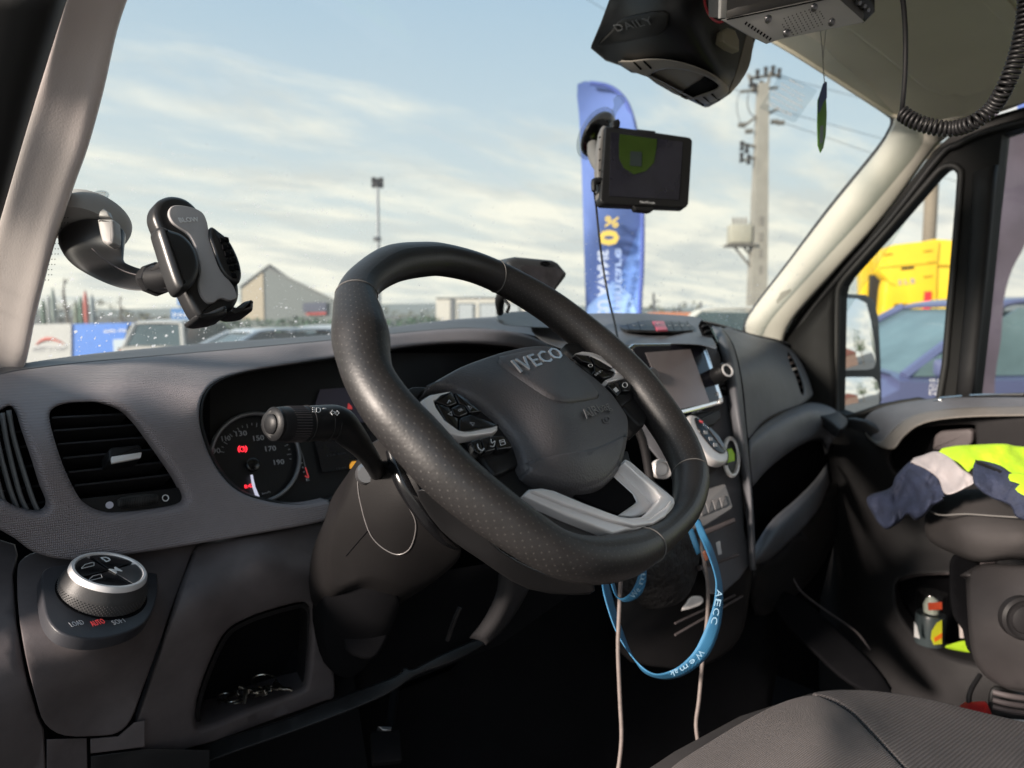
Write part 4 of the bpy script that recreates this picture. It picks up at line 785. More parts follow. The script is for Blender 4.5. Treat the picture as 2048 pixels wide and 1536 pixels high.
panel('stack_lower', dash, m_lowd, [(1300, 1000), (1400, 1010), (1486, 1010), (1505, 1120), (1500, 1200), (1480, 1280), (1420, 1330), (1340, 1340), (1230, 1300), (1240, 1100)], [(1300, 1000, 1.10), (1486, 1010, 1.16), (1505, 1120, 1.16), (1480, 1280, 1.2), (1340, 1340, 1.14), (1240, 1100, 1.12), (1360, 1150, 1.09)], roll=8, rd=.03, sm=3, skirt=.05, step=26)
panel('ashtray_flap', dash, m_satin, [(1362, 1222), (1372, 1204), (1382, 1192), (1402, 1192), (1407, 1202), (1398, 1212)], 1.06, roll=2, rd=.004, sm=2, skirt=.01, step=10)
panel('gaiter', dash, mat('soft black gaiter', (.018, .017, .018), .7, bump=('noise', 30, 1, .02)), [(1250, 1110), (1330, 1060), (1390, 1070), (1400, 1130), (1370, 1200), (1300, 1220), (1240, 1180)], [(1250, 1110, 1.0), (1330, 1060, .98), (1400, 1130, 1.03), (1320, 1140, .95), (1300, 1220, 1.03)], roll=10, rd=.03, sm=4, skirt=.05, step=18)
# ------------------------------------------------------------ cab shell: windscreen, pillars, roof, doors, floor
def ws(s, v):
    """windscreen point, s -1 (left) .. 1 (right), v 0 (base) .. 1 (top)"""
    X = .90 + .98 * s * (1 - .10 * v); q = 1 - s * s
    return C0 + V((X, (.98 + .26 * q) * (1 - v) + (.60 + .13 * q) * v, -.14 * (1 - v) + (.40 + .13 * q) * v))
mk('windscreen', [ws(i / 12 - 1, j / 12) for j in range(13) for i in range(25)], [(j * 25 + i, j * 25 + i + 1, j * 25 + i + 26, j * 25 + i + 25) for j in range(12) for i in range(24)], m_glass, label='large curved windscreen speckled with dried rain drops, above the dashboard', cat='windscreen')
hd = [(ws(-1 + i / 10, 1) + V((0, 0, .004)), C0 + V((.90 + .98 * (-1 + i / 10) * .9, .45, .585)), C0 + V((.90 + .98 * (-1 + i / 10) * .9, .2, .60))) for i in range(11)]
loft('roof_header', None, m_liner, [[p[0] for p in hd], [p[1] for p in hd], [p[2] for p in hd]], 2, 3, solid=.004, label='front roof header trim above the driver side of the windscreen', cat='roof header')
# left pillar
lp_e = [(262, -30, .565), (232, 60, .585), (205, 180, .61), (175, 290, .64), (150, 360, .66), (128, 425, .68), (105, 495, .70), (85, 570, .73), (68, 640, .76), (56, 700, .79), (47, 738, .81), (30, 800, .83)]
lp_w = [(138, -30), (118, 40), (92, 120), (62, 210), (38, 290), (18, 360), (0, 425), (-22, 495), (-45, 570), (-62, 640), (-75, 700), (-84, 738), (-95, 800)]
rows = []
for (x, y, d), (x2, y2) in zip(lp_e, lp_w):
    r = []
    for t, e in ((0, .035), (.012, .004), (.07, -.004), (.35, -.013), (.65, -.023), (.92, -.032), (1, -.030), (1.02, -.01)): r.append(W(x + (x2 - x) * t, y + (y2 - y) * t, d + e))
    rows.append(r)
pil = loft('left_pillar_trim', None, m_pillar, rows, 4, 4, solid=.002, label='lightened plastic trim of the left windscreen pillar, rising from the dashboard end', cat='pillar')
loft('left_door_seal', None, m_rubber, [[W(x, y, d - .055) for x, y, d in r] for r in ([(140, -30, .57), (128, -30, .545), (60, -30, .53), (-120, -30, .52)], [(65, 210, .62), (55, 210, .595), (10, 210, .58), (-130, 210, .57)], [(2, 425, .68), (-8, 425, .65), (-40, 425, .64), (-160, 425, .63)], [(-60, 640, .75), (-75, 640, .72), (-100, 640, .71), (-200, 640, .70)])], 4, 5, solid=.002, label='black rubber seal along the left edge of the open driver door frame', cat='door seal')
bd = []; bf = []
for r in range(14):
    for c in range(3):
        t = r / 13; x, y = 128 - 42 * t + c * 6 - (r % 2) * 3, 425 + 135 * t; p = W(x + 2, y, .705 + .04 * t); b = len(bd)
        bd += [p + R_ * .0007, p + U_ * .0007, p - R_ * .0007, p - U_ * .0007]; bf.append((b, b + 1, b + 2, b + 3))
mk('frit_dots', bd, bf, m_lowd, smooth=False, label='band of small black dots printed on the windscreen beside the left pillar', cat='frit band', kind='stuff')
# right pillar (beige) and header
rp = [((1492, 668, 1.90), (1560, 700, 1.84)), ((1500, 631, 1.86), (1583, 640, 1.80)), ((1580, 525, 1.79), (1672, 538, 1.72)), ((1661, 419, 1.71), (1771, 428, 1.65)), ((1754, 305, 1.62), (1868, 297, 1.57)), ((1781, 262, 1.585), (1915, 262, 1.53)), ((1790, 236, 1.55), (1960, 238, 1.49)), ((1778, 205, 1.53), (2048, 205, 1.42)), ((1765, 180, 1.52), (2100, 170, 1.38))]
rows = []
for (a, b) in rp:
    r = []
    for t, e in ((0, .05), (0, .012), (.06, 0), (.3, -.012), (.65, -.012), (.93, 0), (1, .015), (1, .05)): r.append(W(a[0] + (b[0] - a[0]) * t, a[1] + (b[1] - a[1]) * t, a[2] + (b[2] - a[2]) * t + e))
    rows.append(r)
rpl = loft('right_pillar_trim', None, m_beige, rows, 4, 5, solid=.002, label='cream plastic trim of the right windscreen pillar, above the passenger door mirror', cat='pillar')
pc = plane3((1793, 312, 1.60), (1803, 322, 1.595), (1788, 330, 1.61)); tube('clip_cap', rpl, m_beige, onp(pc, ell(1793, 323, 8, 9, 20)), .0012, 6, closed=True, sub=1)
pc = plane3((1560, 575, 1.785), (1600, 570, 1.765), (1575, 625, 1.80)); prism('embossed_mark', rpl, mat('embossed trim', (.40, .38, .33), .6), [(1562, 584), (1580, 578), (1590, 594), (1580, 618), (1560, 622), (1552, 602)], pc, .001, .0004)
tube('windscreen_gasket', None, m_rubber, [W(1488, 672, 1.93), W(1500, 630, 1.90), W(1580, 523, 1.83), W(1660, 416, 1.75), W(1753, 302, 1.66), W(1779, 263, 1.625), W(1786, 240, 1.60), W(1770, 222, 1.575), W(1660, 150, 1.50), W(1560, 87, 1.44), W(1480, 40, 1.40), W(1380, -30, 1.35)], .006, 8, label='thin black rubber gasket around the right edge of the windscreen', cat='gasket')
# roof lining
hr = [[(1700, -200, .95), (1900, -200, .95), (2300, -200, .95)], [(1400, -60, 1.28), (1800, -80, 1.12), (2300, -60, 1.05)], [(1520, 40, 1.36), (1850, 30, 1.25), (2300, 0, 1.15)], [(1530, 62, 1.40), (1880, 100, 1.32), (2250, 90, 1.25)]]
liner = TPS([(1380, -60, 1.32), (1520, 60, 1.40), (1600, 120, 1.44), (1700, 180, 1.48), (1780, 225, 1.50), (1860, 225, 1.46), (2048, 190, 1.38), (1700, -60, 1.08), (2048, -60, .98), (1850, 60, 1.22), (1700, 60, 1.24), (2100, 100, 1.2), (2200, 0, .98)])
lin = panel('roof_lining', None, m_liner, [(1300, -120), (2300, -200), (2300, 150), (2048, 205), (1920, 232), (1850, 246), (1800, 240), (1770, 222), (1660, 150), (1560, 88), (1420, 10)], liner, roll=0, skirt=0, sm=0, step=45, label='beige grey moulded roof lining above the passenger side', cat='roof lining')
for off, r, mt in ((0, .0045, m_liner), (9, .0035, m_lowd), (17, .0045, m_liner)):
    tube('lining_edge', lin, mt, [W(x + off * .4, y - off, liner(x, y) - .004) for x, y in ((1420, 14), (1560, 90), (1660, 152), (1765, 220), (1800, 236))], r, 8)
panel('sun_visor', lin, m_liner, [(1590, 30), (1700, 60), (1790, 130), (1850, 178), (1896, 196), (1910, 188), (1925, 196), (2048, 170), (2200, 120), (2200, -120), (1500, -120)], lambda x, y: liner(x, y) - .014, roll=4, rd=.006, sm=0, skirt=.004, step=50)
panel('lining_fold', lin, m_liner, [(1935, -40), (1970, 10), (2020, 60), (2060, 110), (2090, 100), (2050, 40), (2000, -20), (1980, -50)], lambda x, y: liner(x, y) - .022, roll=6, rd=.006, sm=3, skirt=.004, step=30)
# plain continuation of the cab behind and above the camera's view
Bx0, Bx1 = .02, 1.84
rbox('roof_panel', None, m_liner, C0 + V((.95, -.35, .62)), (1.95, 1.8, .02), 0, label='plain roof panel over the seats', cat='roof')
rbox('rear_bulkhead', None, m_pillar, C0 + V((.95, -1.1, -.35)), (1.95, .03, 1.9), 0, label='plain grey bulkhead behind the seats', cat='bulkhead')
rbox('cab_floor', None, m_carpet, C0 + V((.97, .35, -1.02)), (1.9, 2.9, .04), 0, kind='structure')
rbox('front_bulkhead', None, m_cav, C0 + V((.95, 1.30, -.62)), (1.9, .03, .84), 0, label='black bulkhead at the front of the footwell', cat='bulkhead')
rbox('left_sun_blocker', None, m_lowd, C0 + V((-.03, 1.06, -.52)), (.02, .62, 1.0), 0, label='unseen side panel added left of the dashboard to keep sun off the footwell', cat='side wall')  # out of view, added to block low sun from the lower dash
rbox('right_sill_wall', None, m_cav, C0 + V((1.82, .10, -.74)), (.02, 2.4, .9), 0, label='dark lower side wall below the passenger door', cat='side wall')
# ---- passenger door
XD = 1.74
door = thing('passenger_door', W(1850, 1000, X=XD), 'closed black and grey front passenger door with quarter window and tinted side window', 'door')
DP = Plane(C0 + V((XD, 0, 0)), (-1, 0, 0))
frame = [(1492, 1000), (1490, 900), (1556, 690), (1606, 604), (1680, 520), (1771, 430), (1868, 300), (1905, 268), (1960, 240), (2048, 214), (2300, 160), (2300, 860), (1700, 870), (1660, 1000)]
QG = [(1671, 822), (1673, 700), (1675, 592), (1680, 572), (1691, 554), (1780, 454), (1870, 349), (1882, 338), (1895, 332), (1910, 333), (1919, 341), (1922, 356), (1912, 480), (1898, 640), (1880, 796), (1838, 801), (1762, 814), (1703, 834)]
SG = [(2004, 268), (2060, 250), (2290, 210), (2290, 770), (2048, 788), (1948, 792), (1965, 640), (1985, 440)]
dk = mat('black door frame plastic', (.010, .010, .010), .6, spec=.15, bump=('grain', 700, .3, .0004))
def plate(name, parent, mt, outline, holes, pl, th, **k):
    O = [V(p) for p in outline]; H = [[V(p) for p in h] for h in holes]; pts = []; ed = []
    for P in [O] + H:
        b = len(pts); pts += P; ed += [(b + i, b + (i + 1) % len(P)) for i in range(len(P))]
    vo, eo, fo = delaunay_2d_cdt(pts, ed, [], 0, 1e-4, False)[:3]; vs = [pl.at(p.x, p.y) for p in vo]; nv = len(vs); fs = []
    for t in fo:
        cx = sum(vo[i].x for i in t) / 3; cy = sum(vo[i].y for i in t) / 3
        if inside(O, cx, cy) and not any(inside(h, cx, cy) for h in H): fs.append(tuple(t)); fs.append(tuple(nv + i for i in reversed(t)))
    vs += [v - pl.n * th for v in vs]
    for P in [O] + H:
        b = len(vs); vs += [pl.at(p.x, p.y) for p in P] + [pl.at(p.x, p.y) - pl.n * th for p in P]; fs += strip(len(P), len(P), b, b + len(P))
    return mk(name, vs, fs, mt, parent, smooth=False, **k)
plate('window_frame', door, dk, frame, [QG, SG], DP, .05)
# softer rolled inner frame lips
tube('window_seal', door, m_rubber, onp(DP, QG), .008, 8, closed=True, sub=2)
loft('divider_post', door, PL('post plastic', (.022, .022, .023), .6, spec=.2), [[W(1948, 345, X=XD - .004), W(1958, 340, X=XD - .02), W(1985, 330, X=XD - .02), W(1996, 330, X=XD - .002)], [W(1934, 560, X=XD - .004), W(1944, 560, X=XD - .02), W(1966, 560, X=XD - .02), W(1974, 560, X=XD - .002)], [W(1912, 796, X=XD - .004), W(1922, 796, X=XD - .02), W(1940, 796, X=XD - .02), W(1948, 796, X=XD - .002)]], 3, 4, solid=.002)
tube('frame_bead', door, m_black, [W(x, y, X=XD - .004) for x, y in ((1570, 700), (1620, 625), (1690, 540), (1780, 440), (1880, 312), (1915, 290), (1960, 268), (2048, 244), (2200, 215))], .008, 10)
mk('quarter_glass', onp(DP.off(-.02), QG), [tuple(range(len(QG)))], m_sglass, door, smooth=False)
mk('side_glass', onp(DP.off(-.02), SG), [tuple(range(len(SG)))], m_tint, door, smooth=False)
for i, y in enumerate((764, 774, 782, 790)): words('glass_print', door, m_grey, ('43R 00', 'AS3 IR', 'LAMI', 'E4')[i], (1858, y), (1882 - i * 3, y + 1), DP.off(-.018), .008, 0, .0004)
# corner triangle trim
loft('corner_trim', door, dk, [[W(1562, 690, X=XD - .01), W(1570, 800, X=XD - .03), W(1600, 880, X=XD - .03)], [W(1610, 640, X=XD - .02), W(1620, 780, X=XD - .03), W(1640, 860, X=XD - .03)], [W(1668, 575, X=XD - .006), W(1669, 720, X=XD - .01), W(1672, 850, X=XD - .02)]], 4, 4, solid=.002)
# belt cap and inner panel
capf = TPS([x_(1729, 840, 1.70), x_(1800, 800, 1.74), x_(2048, 792, 1.74), x_(2048, 835, 1.62), x_(1880, 830, 1.62), x_(1780, 860, 1.62), x_(1740, 880, 1.64), x_(2200, 790, 1.74), x_(2200, 840, 1.62)])
bc = panel('belt_cap', door, m_pass, [(1728, 840), (1745, 822), (1780, 810), (1840, 800), (1900, 795), (1980, 794), (2060, 793), (2250, 790), (2250, 815), (2048, 816), (1960, 818), (1880, 824), (1820, 836), (1784, 862), (1762, 888), (1745, 878), (1732, 860)], capf, roll=4, rd=.01, sm=3, step=20)
panel('trim_band', door, mat('warm grey door trim', (.16, .145, .13), .5, bump=('grain', 700, .2, .0003)), [(1729, 850), (1736, 870), (1752, 882), (1766, 880), (1788, 858), (1822, 832), (1870, 820), (1950, 814), (2048, 812), (2250, 808), (2250, 828), (2048, 832), (1950, 834), (1880, 840), (1836, 852), (1806, 876), (1790, 897), (1770, 898), (1744, 886), (1728, 866)], lambda x, y: capf(x, y) - .012, roll=5, rd=.012, sm=3, step=14)
tube('belt_edge', door, m_chrome, [W(x, y, X=1.72) for x, y in ((1880, 796), (1950, 790), (2048, 788))], .002, 6)
prism('lock_pull', door, m_black, [(1846, 806), (1884, 796), (1888, 801), (1850, 811)], DP.off(.03), .01, .002)
prism('lock_pull_tip', door, m_chrome, [(1866, 801), (1882, 797), (1884, 802), (1870, 806)], DP.off(.042), .006, .002)
inf = TPS([x_(1660, 880, 1.70), x_(1760, 890, 1.64), x_(1880, 850, 1.64), x_(2048, 840, 1.64), x_(1700, 1100, 1.70), x_(1900, 1080, 1.70), x_(2048, 1100, 1.70), x_(1750, 1200, 1.62), x_(1900, 1300, 1.55), x_(2048, 1320, 1.55), x_(1700, 1500, 1.6), x_(2200, 850, 1.64), x_(2200, 1300, 1.55), x_(1640, 1200, 1.72), x_(1640, 1500, 1.6)])
PR = [(1780, 905), (1800, 875), (1850, 856), (1940, 850), (1950, 862), (1950, 900), (1925, 928), (1840, 960), (1800, 950), (1782, 930)]
PO = [(1800, 1160), (1870, 1150), (1990, 1155), (2040, 1200), (2040, 1290), (1990, 1330), (1900, 1315), (1840, 1280), (1806, 1240), (1792, 1200)]
panel('inner_panel', door, PL('door panel plastic', (.024, .023, .024), .5, spec=.2), [(1660, 850), (1730, 842), (1790, 876), (1880, 836), (2048, 828), (2250, 826), (2250, 1500), (1700, 1600), (1640, 1560), (1640, 1200), (1648, 950)], inf, roll=4, rd=.01, holes=[PR, PO], hroll=8, hrd=.012, hwall=.06, sm=3, step=30, push=(1, .3, 0))
panel('panel_recess', door, m_cav, [(1760, 840), (1980, 830), (1980, 980), (1760, 980)], lambda x, y: inf(x, y) + .05, roll=0, sm=0, skirt=0, step=40)
prism('pull_handle', door, m_low, [(1864, 900), (1868, 872), (1880, 862), (1938, 858), (1946, 864), (1944, 885), (1925, 905)], DP.off(.06), .02, .005, r=5)
panel('pocket_back', door, m_cav, [(1780, 1120), (2060, 1120), (2060, 1340), (1780, 1340)], lambda x, y: inf(x, y) + .07, roll=0, sm=0, skirt=0, step=40)
loft('pocket_top', door, m_low, [[W(1790, 1165, X=1.66), W(1850, 1150, X=1.66), W(1990, 1150, X=1.66)], [W(1780, 1150, X=1.68), W(1850, 1125, X=1.68), W(1990, 1120, X=1.68)]], 4, 3, solid=.003)
tube('panel_fold', door, m_low, [W(1575, 1130, 1.5), W(1600, 1180, 1.5), W(1650, 1220, 1.5), W(1710, 1262, 1.45), W(1740, 1300, 1.42)], .0025, 6)
panel('sill_trim', door, m_cav, [(1530, 1180), (1590, 1190), (1680, 1260), (1760, 1340), (1790, 1400), (1700, 1370), (1620, 1300), (1560, 1240)], [(1530, 1180, 1.45), (1680, 1260, 1.40), (1790, 1400, 1.30), (1620, 1300, 1.36)], roll=8, rd=.02, sm=4, step=24)
# door mirror outside
mr_ = thing('door_mirror', W(1715, 720, X=2.0), 'black door mirror with a large upper glass and small wide angle glass below', 'mirror')
mp = Plane(C0 + V((1.98, .98, -.08)), (-.93, -.42, .02)); 
mp = plane3((1680, 600, 2.14), (1755, 640, 2.26), (1700, 800, 2.14))
prism('mirror_housing', mr_, PL('mirror housing plastic', (.030, .032, .034), .5), [(1640, 586), (1672, 585), (1735, 588), (1752, 600), (1760, 640), (1764, 720), (1766, 800), (1758, 828), (1700, 838), (1640, 830)], mp.off(-.004), .10, .012, base=-.10)
prism('upper_glass', mr_, m_mirror, [(1645, 596), (1672, 595), (1715, 597), (1733, 606), (1742, 640), (1749, 690), (1752, 725), (1748, 736), (1735, 740), (1645, 742)], mp, .003, .001, base=.0)
prism('lower_glass', mr_, m_mirror, [(1645, 757), (1700, 754), (1745, 754), (1754, 762), (1760, 785), (1757, 818), (1700, 832), (1645, 826)], mp, .003, .001, base=.0)
# ------------------------------------------------------------ things fixed to the glass
ph = thing('phone_holder', W(330, 560, .66), 'empty black and grey phone holder on a curved suction arm stuck to the windscreen', 'phone holder')
pp = plane3((340, 430, .60), (440, 450, .635), (420, 600, .60))
PO_ = [(309, 425), (313, 406), (325, 394), (345, 389), (370, 394), (390, 408), (402, 425), (420, 460), (462, 520), (478, 560), (480, 595), (462, 622), (430, 636), (405, 634), (395, 626), (380, 600), (352, 540), (330, 480), (314, 445)]
body = prism('cradle_back', ph, m_holdb, PO_, pp, .014, .005, base=-.010, sm=4)
prism('cushion_pad', ph, mat('soft grey pad', (.40, .385, .385), .7, bump=('noise', 600, .2, .0003)), [(338, 428), (341, 415), (352, 410), (375, 412), (395, 418), (408, 428), (415, 445), (418, 462), (424, 490), (440, 530), (455, 555), (468, 573), (474, 590), (472, 597), (460, 600), (447, 596), (437, 598), (430, 604), (420, 605), (410, 598), (402, 585), (398, 565), (402, 540), (396, 505), (380, 470), (360, 455), (345, 443)], pp, .003, .001, base=.004, sm=3)
words('lettering', ph, m_white, 'BLOW', (360, 445), (399, 443), pp.off(.0072), .0042, 0, .0003, bold=.02)
prism('side_jaw', ph, m_holdb, [(320, 450), (345, 456), (368, 465), (388, 485), (400, 510), (403, 535), (396, 558), (382, 574), (368, 578), (358, 570), (346, 540), (330, 490)], pp, .016, .006, base=.002, sm=4)
jr = prism('side_jaw', ph, m_holdb, [(424, 452), (440, 462), (460, 480), (478, 515), (485, 545), (482, 562), (474, 564), (455, 552), (440, 530), (428, 495), (420, 470)], pp, .012, .003, base=-.002, sm=4)
for i in range(6):
    for j in range(2):
        x, y = 440 + i * 5 + j * 10, 475 + i * 14 - j * 2
        if x < 474: prism('grip_pad', jr, m_cav, [(x, y), (x + 7, y + 2), (x + 9, y + 10), (x + 2, y + 9)], pp, .002, base=.010)
prism('foot', ph, m_holdb, [(392, 628), (420, 622), (442, 612), (452, 608), (456, 612), (458, 628), (440, 634), (412, 638), (398, 636)], pp, .020, .004, base=-.002, r=4)
prism('foot', ph, m_holdb, [(460, 620), (476, 614), (492, 600), (505, 597), (510, 600), (509, 620), (492, 624), (474, 625)], pp, .020, .004, base=-.004, r=4)
# suction base and arm
cup_ax = (U_ * -.82 - F_ * .57).normalized(); TT = [i / 16 * 2 * math.pi for i in range(16)]
lathe('suction_collar', ph, m_holder, W(184, 440, .735), cup_ax, [(.0365, -.004), (.037, 0), (.0365, .005), (.035, .012), (.0335, .018)], 48)
loft('suction_arm', ph, m_holdb, [[W(cx + rx * math.cos(t), cy + ry * math.sin(t), dm + ds * math.sin(t)) for t in TT] for cx, cy, rx, ry, dm, ds in ((184, 476, 68, 38, .722, .016), (184, 486, 66, 40, .716, .010), (190, 505, 58, 38, .705, .0), (206, 526, 42, 32, .693, -.010), (232, 545, 27, 27, .682, -.012), (262, 556, 17, 24, .672, -.011), (298, 562, 9, 20, .662, -.009))], 3, 5, closed=True, cap=True)
tube('arm_line', ph, m_low, [W(184, 497, .675), W(210, 520, .665), W(250, 543, .657), W(290, 553, .65)], .0006, 6)
al = plane3((195, 440, .695), (225, 440, .695), (215, 490, .69))
prism('release_lever', ph, m_holder, [(193, 437), (222, 437), (227, 440), (229, 470), (227, 486), (215, 489), (203, 483), (198, 465)], al, .012, .003, base=-.002, r=4)
prism('release_lever', ph, m_holder, [(196, 432), (198, 422), (206, 416), (215, 422), (219, 433)], al.off(.004), .006, .002)
tube('pull_tab', ph, m_clear, [W(202 + 15 * math.cos(t), 390 + 8 * math.sin(t), .76) for t in [i / 14 * 2 * math.pi for i in range(14)]], .0009, 6, closed=True)
prism('tab_disc', ph, m_clear, [(202 + 14 * math.cos(i / 12 * 6.283), 390 + 7.5 * math.sin(i / 12 * 6.283)) for i in range(12)], plane3((190, 390, .762), (215, 390, .762), (202, 398, .762)), .001)
for q in (386, 390, 394): tube('tab_rib', ph, m_holder, [W(194, q, .758), W(211, q - .5, .758)], .0004, 4, sub=1)
tube('ball_joint', ph, m_black, [W(290, 556, .66), W(305, 558, .655), W(330, 556, .645), W(352, 550, .63)], [.0095, .0125, .012, .008], 16)
cj = W(318, 558, .652); lathe('lock_nut', ph, m_black, W(306, 560, .66), (W(335, 552, .636) - W(306, 560, .66)), [(.010, 0), (.0148, .002), (.0155, .008), (.0148, .012), (.011, .014)], 8, ang=20)
for P in ([(296, 540), (318, 520), (330, 515), (332, 530), (310, 548)], [(318, 575), (338, 582), (358, 570), (352, 560), (330, 562)]): prism('nut_wing', ph, m_black, P, plane3((296, 540, .648), (332, 530, .64), (350, 570, .642)), .008, .002)
# satnav
gp_ = thing('satnav', W(1290, 335, 1.2), 'black satnav with a dark screen stuck high on the windscreen by a suction cup', 'satnav')
gq = plane3((1205, 330, 1.14), (1385, 345, 1.20), (1290, 410, 1.155))
gb = prism('satnav_body', gp_, m_black, [(1211, 252), (1243, 254), (1380, 274), (1386, 280), (1378, 408), (1372, 415), (1206, 408), (1201, 400)], gq, .016, .003, base=-.016, r=4)
prism('grey_back', gp_, mat('satnav grey side', (.14, .13, .125), .5), [(1208, 250), (1216, 252), (1206, 404), (1198, 396), (1195, 340), (1197, 300), (1203, 262)], gq.off(-.006), .012, .003, base=-.012)
def green(t, b, tc, NZ): pass
prism('satnav_screen', gp_, mat('dark satnav screen', (.020, .020, .028), .12, spec=.7, var=(12, .3)), [(1222, 264), (1366, 284), (1358, 400), (1219, 392)], gq, .0008, base=.0001)
prism('green_reflection_patch', gp_, mat('green reflection tint', (.030, .052, .012), .15, spec=.7, var=(20, .15)), [(1240, 268), (1314, 278), (1312, 300), (1308, 325), (1292, 342), (1268, 349), (1248, 336), (1239, 318), (1238, 290)], gq, .0004, base=.001)  # green patch paints a reflection onto the dark screen
prism('grey_icon', gp_, mat('grey icon', (.03, .04, .04), .2), [(1261, 302), (1284, 304), (1283, 333), (1260, 331)], gq, .0004, base=.0016, r=3)
words('lettering', gp_, m_grey, 'NaviTruck', (1280, 406), (1310, 408), gq, .0036, .0002, .0003)
prism('mount_foot', gp_, m_black, [(1266, 410), (1308, 412), (1307, 421), (1300, 423), (1272, 420)], gq.off(-.002), .010, .002, base=-.008, r=2)
prism('top_button', gp_, m_black, [(1276, 258), (1312, 262), (1310, 268), (1274, 264)], gq.off(-.003), .006, .001, base=-.004)
for y in (274, 298, 320, 340): lathe('side_port', gp_, m_cav, gq.off(.001).at(1200, y), gq.n, [(.0012, -.002), (.0012, .0006)], 8)
cupc = W(1197, 270, 1.27); cax = ((R_ * .75 - U_ * .66) * .88 - F_ * .47).normalized()
lathe('suction_cup', gp_, m_blackg, cupc, cax, [(.041, -.003), (.041, .002), (.034, .007), (.016, .011), (.012, .020)], 36)
lathe('clear_rim', gp_, m_clear, cupc - cax * .007, cax, [(.0475, 0), (.0475, .003), (.042, .004)], 36)
prism('clear_tab', gp_, m_clear, [(1222, 222), (1228, 212), (1226, 198), (1234, 189), (1246, 190), (1251, 202), (1244, 208), (1234, 222), (1230, 232)], plane3((1220, 230, 1.27), (1250, 200, 1.28), (1230, 190, 1.30)), .002, .0006)
tube('mount_arm', gp_, mat('mount grey', (.15, .14, .13), .5), [W(1186, 290, 1.24), W(1190, 312, 1.22), W(1200, 335, 1.19), W(1212, 350, 1.18)], [.010, .012, .010, .008], 12)
prism('cup_lever', gp_, m_black, [(1226, 240), (1238, 236), (1242, 244), (1240, 256), (1226, 254)], gq.off(.0), .012, .003, base=-.01)
tube('power_plug', gp_, m_black, [gq.off(-.006).at(1212, 362), gq.off(-.006).at(1192, 362), gq.off(-.006).at(1188, 366), gq.off(-.006).at(1188, 382)], [.0055, .0055, .005, .004], 10)
tube('satnav_cable', None, m_black, [gq.off(-.006).at(1188, 380), W(1192, 410, 1.17), W(1198, 470, 1.18), W(1207, 540, 1.19), W(1218, 600, 1.18), W(1228, 640, 1.14), W(1236, 680, 1.09), W(1240, 700, 1.06)], .0018, 8, label='thin black power lead hanging from the satnav down to the dashboard', cat='cable')
# dash camera seen over the rim
dc = thing('dash_camera', W(1070, 560, 1.12), 'small dark dash camera on the windscreen seen just behind the top of the steering wheel', 'dash camera')
dq = plane3((1020, 530, 1.06), (1135, 545, 1.10), (1070, 580, 1.08))
prism('camera_body', dc, PL('camera body plastic', (.045, .047, .052), .4), [(1013, 524), (1020, 516), (1034, 513), (1108, 520), (1118, 525), (1136, 546), (1134, 554), (1112, 583), (1104, 586), (1060, 572), (1020, 556)], dq, .035, .008, base=-.03)
prism('camera_screen', dc, mat('camera screen', (.035, .034, .040), .12, spec=.7, var=(30, .5)), [(1040, 534), (1052, 530), (1118, 537), (1128, 545), (1108, 578), (1060, 564)], dq, .001, base=.005)
tube('camera_button', dc, m_cav, onp(dq.off(.006), ell(1090, 527, 8, 3, 10)), .0016, 6, closed=True)
tube('camera_arm', dc, m_black, [W(1030, 560, 1.13), W(1012, 580, 1.12), W(1000, 600, 1.14), W(1000, 625, 1.18)], [.012, .010, .008, .006], 10)
tube('camera_lead', dc, m_black, [W(1010, 600, 1.12), W(1018, 612, 1.11), W(1014, 624, 1.12)], .0025, 8)
panel('dash_pod', dash, m_black, [(990, 638), (1000, 629), (1020, 624), (1070, 622), (1120, 626), (1150, 640), (1140, 655), (1070, 655), (1010, 650)], [(990, 640, 1.16), (1070, 624, 1.30), (1150, 640, 1.25), (1070, 655, 1.08)], roll=4, rd=.01, sm=4, step=12)
# sticker
sticker = plane3((1560, 160, 1.44), (1640, 190, 1.45), (1590, 240, 1.44))
stk = prism('window_sticker', None, glassy('sticker film', (.90, .92, .93), .06, rough=.2), [(1562, 146), (1636, 180), (1590, 246), (1518, 216)], sticker, .0004, r=4, label='clear rectangular sticker with faint printed lines near the top right of the windscreen', cat='sticker')
for i, (s, x, y, x2, y2) in enumerate((('SPER NOW', 1577, 158, 1606, 174), ('DEVIR 2 POLITY', 1561, 166, 1608, 192), ('ARTVICE TREI', 1559, 174, 1603, 200), ('ECOMARBUIMENTRE', 1543, 180, 1604, 214), ('IMPLYSTA CLISTICE', 1541, 192, 1592, 220))): words('sticker_print', stk, m_grey, s, (x, y + 4), (x2, y2 + 4), sticker, .0048, .001, .0002)
words('sticker_print', stk, m_grey, 'V-SEZ-BW-KOMY', (1530, 208), (1582, 236), sticker, .009, .001, .0002)
